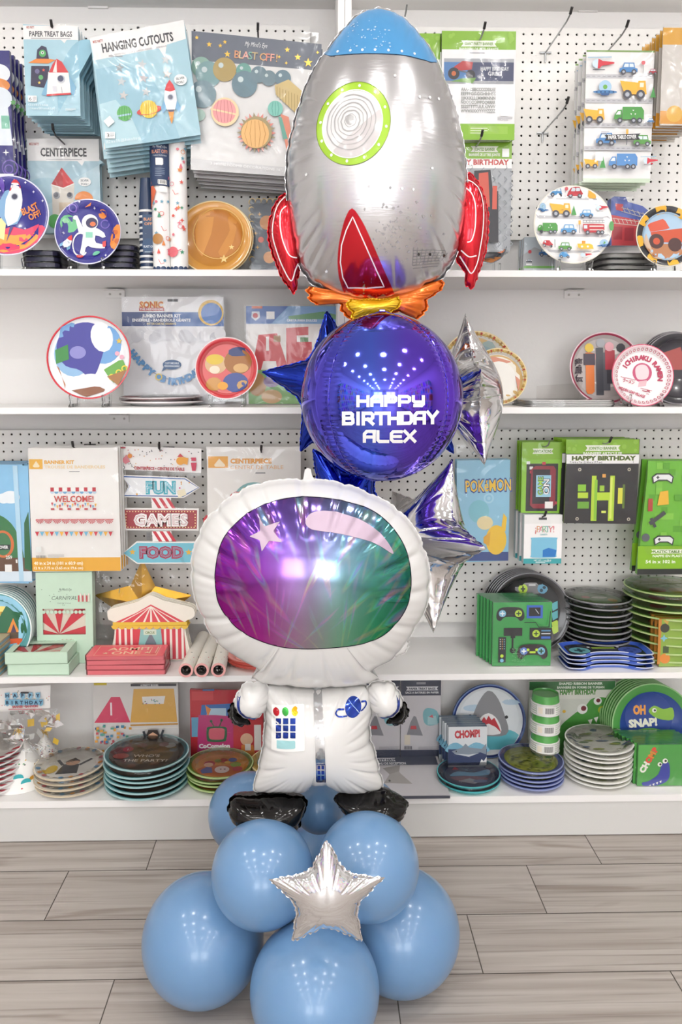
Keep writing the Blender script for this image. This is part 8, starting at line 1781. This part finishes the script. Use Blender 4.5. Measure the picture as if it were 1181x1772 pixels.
# green cups, four nested sleeves on top of each other
Yc = 2.265; s = sc(944, 1240, Yc); R = 25.5 * s; xc = at(944, 1240, Yc).x; SH = .0575
for gi in range(4):
    word = ['lowest', 'third', 'second', 'topmost'][gi]; base_lab = 'green paper cup in the ' + word + ' sleeve of the cup tower'; first = None; z0 = Z4 + .001 + gi * SH; nn = 6
    for i in range(nn):
        lab = olab(nn - 1 - i, nn, base_lab); loc = (xc + random.uniform(-.0008, .0008), Yc, z0 + i * .0062)
        if first is None:
            first = thing('paper_cup', lab, 'cup', loc, group=base_lab); mb = MB(); g_, w_ = M('#5fae5a', 'gloss'), M('#f0efeb', 'gloss')
            mb.lathe([(R * .90, .0), (R * .985, .0002), (R * 1.0, .0018), (R * .985, .0036), (R * .93, .0044), (R * .86, .026), (R * .84, .026), (R * .82, .022), (1e-4, .022)], 40, [w_, w_, w_, w_, g_, g_, g_, g_], 'z'); mb.build('body', first, smooth=40)
        else: dup(first, loc, None, lab)
    lz = z0 + .018; lab_root = thing('cup_label', 'white barcode label on the ' + word + ' sleeve of green cups', 'label', (xc, Yc, lz), group='barcode labels on the green cups'); mb2 = MB(); RL = R * 1.012
    def wrap_rect(u0, u1, v0, v1, c, e): k_ = max(2, int((u1 - u0) / .06)); mb2.mesh([((RL + e) * sin(u0 + (u1 - u0) * q / k_), -(RL + e) * cos(u0 + (u1 - u0) * q / k_), v) for q in range(k_ + 1) for v in (v0, v1)], [(2 * q, 2 * q + 1, 2 * q + 3, 2 * q + 2) for q in range(k_)], M(c))
    wrap_rect(-.85, .45, -.0135, .0135, '#efeeea', 0); wrap_rect(-.75, -.45, -.009, .009, '#f4ead8', .0003)
    for q in range(11): wrap_rect(-.28 + .055 * q, -.25 + .055 * q, -.008, .009, '#3a3a3e', .0003)
    mb2.build('paper', lab_root, fix=False)
# crocodile ribbon banner
A = Art(); A.rect(915, 1177, 1064, 1192, '#3f7a48'); A.text('SHAPED RIBBON BANNER', 1004, 1183, 4.4, '#e6efe2', 76, 'c', .04); A.text('BANNIERE EN FORME DE TURBAN', 1004, 1189.6, 4.2, '#e6efe2', 82, 'c', .03); A.rect(915, 1192, 1064, 1208, '#dfe0d6'); A.text('HAPPY BIRTHDAY', 1000, 1200, 9, '#4f8f3f', 64, 'c', .06)
A.rect(915, 1208, 1064, 1330, '#d5d8ce'); A.poly(catmull([(968, 1262), (990, 1238), (1012, 1222), (1024, 1208), (1046, 1206), (1064, 1216), (1064, 1240), (1044, 1258), (1020, 1268), (990, 1290), (966, 1300)], 4), '#4f9a44'); A.circ(1008, 1226, 9, '#eef0ea'); A.circ(1010, 1225, 4.6, '#7a2f3a'); A.circ(1042, 1228, 7, '#a9b83a'); A.circ(1034, 1212, 7, '#eef0ea'); A.circ(1035, 1211, 3.6, '#7a2f3a')
for x, y in ((1022, 1246), (1032, 1242), (1044, 1244), (1052, 1236)): A.poly([(x - 4, y), (x + 4, y - 2), (x + 1, y + 9)], '#f2f2ea')
A.poly([(968, 1290), (1020, 1262), (1060, 1252), (1060, 1330), (968, 1330)], '#4a8f40'); A.circ(976, 1230, 3, '#e0b43a', 8)
pack('banner_pack', 'green crocodile ribbon banner pack behind the cup tower and the white plates', 'banner pack', (915, 1177, 1065, 1332), 2.345, A, th=.012, base='#d5d8ce', film=True, stand=Z4)
A = Art(0, 0); A.circ(0, 0, 90, '#ecebe2'); rnd = random.Random(17)
for _ in range(26):
    t, q = rnd.uniform(0, 6.28), 84 * sqrt(rnd.random()); x, y = q * cos(t), q * sin(t); c = rnd.choice(['#8a9a5a', '#a9b46a', '#6a7f9a', '#7a8f6a']); w = rnd.uniform(14, 26); A.poly(catmull([(x - w, y), (x - w * .3, y - 6), (x + w * .5, y - 4), (x + w, y + 2), (x + w * .3, y + 6), (x - w * .4, y + 5)], 2), c)
A.it = [(list(((u, v) if u * u + v * v < 9200 else tuple(Vector((u, v)).normalized() * 95) for u, v in vs)), fs, c, k) for vs, fs, c, k in A.it]
made = lying_stack('plate_pack', 'white crocodile print plate pack beside the green napkins', 1034, 57, 1370, 1306, Z4, 8, ('#ecebe2', '#ecebe2', '#eeeee8', '#e9e8de'), A, Y=2.215, seed=15, jit=.0025)
R = 57 * sc(1034, 1370, 2.215); mb = MB(); rr = random.Random(6)
for q in range(14):
    t0 = rr.uniform(0, 6.28); w = rr.uniform(.12, .26); mb.mesh([((R * (1 - .10 * f) + .0004) * cos(t), -(.0095 - .0055 * f), (R * (1 - .10 * f) + .0004) * sin(t)) for t, f in ((t0, .1), (t0 + w * .5, .0), (t0 + w, .2), (t0 + w, .8), (t0 + w * .4, 1), (t0, .7))], [(0, 1, 2, 3, 4, 5)], M(rr.choice(['#8aa04a', '#b5bd4a', '#6f8a5a']), 'gloss'))
for i, o in enumerate(made):
    st = mb.build('rim_print', o, fix=False) if i == 0 else st.copy()
    if i: COL.objects.link(st); st.parent = o
# green snap plates
A = Art(); A.circ(1124, 1240, 42, '#2f4a94'); A.text('OH', 1108, 1236, 15, '#f0a24a', 22, 'c', .06); A.text('SNAP!', 1114, 1257, 13, '#e9ead8', 50, 'c', .06, -4); A.poly(catmull([(1124, 1232), (1134, 1222), (1150, 1228), (1166, 1226), (1166, 1246), (1140, 1244)], 3), '#8fc04a'); A.circ(1134, 1230, 4, '#f0f0e6', 10); A.circ(1135, 1230, 2, '#26272b', 8)
A.ell(1124, 1268, 26, 8, '#6fae4a')
for i in range(7): stood_plate('party_plate', olab(i, 7, 'green rimmed blue crocodile plate leaning behind the green napkins', 'front'), 1130 - 4.0 * i, 1243 - 2.2 * i, 60, 2.278 + .0115 * i, ('#2f4a94', '#4f9a4a', '#8fc07f', '#6fae5f'), A if i == 0 else None, tilt=9, wf=.74, group='green rimmed crocodile plates', rest=Z4, deep=.008)
A = Art(); A.rect(1104, 1288, 1215, 1366, '#4f9f4a'); A.poly([(1104, 1288), (1140, 1288), (1120, 1330), (1104, 1340)], '#5aaa52')
for i, (ch, c) in enumerate(zip('CHOMP', ['#f0eee2', '#f0eee2', '#e0503a', '#e08a3a', '#e0503a'])): A.text(ch, 1117 + 5 * i, 1334 - 9 * i, 10, c, al='c', bold=.07, rot=-62)
A.poly(catmull([(1112, 1355), (1124, 1352), (1140, 1340), (1146, 1322), (1156, 1318), (1160, 1330), (1158, 1350), (1140, 1360), (1118, 1362)], 3), '#3a44a0'); A.circ(1151, 1316, 4.6, '#f0f0e6', 12); A.circ(1152, 1316, 2.2, '#26272b', 8); A.circ(1142, 1322, 4, '#f0f0e6', 12); A.circ(1143, 1322, 2, '#26272b', 8); [A.poly([(1124 + 6 * q, 1360 - 2.4 * q), (1128 + 6 * q, 1358 - 2.4 * q), (1127 + 6 * q, 1363 - 2.4 * q)], '#f0f0e6') for q in range(4)]
stood_row('napkin_pack', 'green crocodile napkin pack in the bottom shelf file', (1104, 1287, 1215, 1367), 2.155, 7, .0138, A, '#4f9f4a', '#3a7a3f', th=.0128, drift=(-.0062, 0), seed=25, stand=Z4)
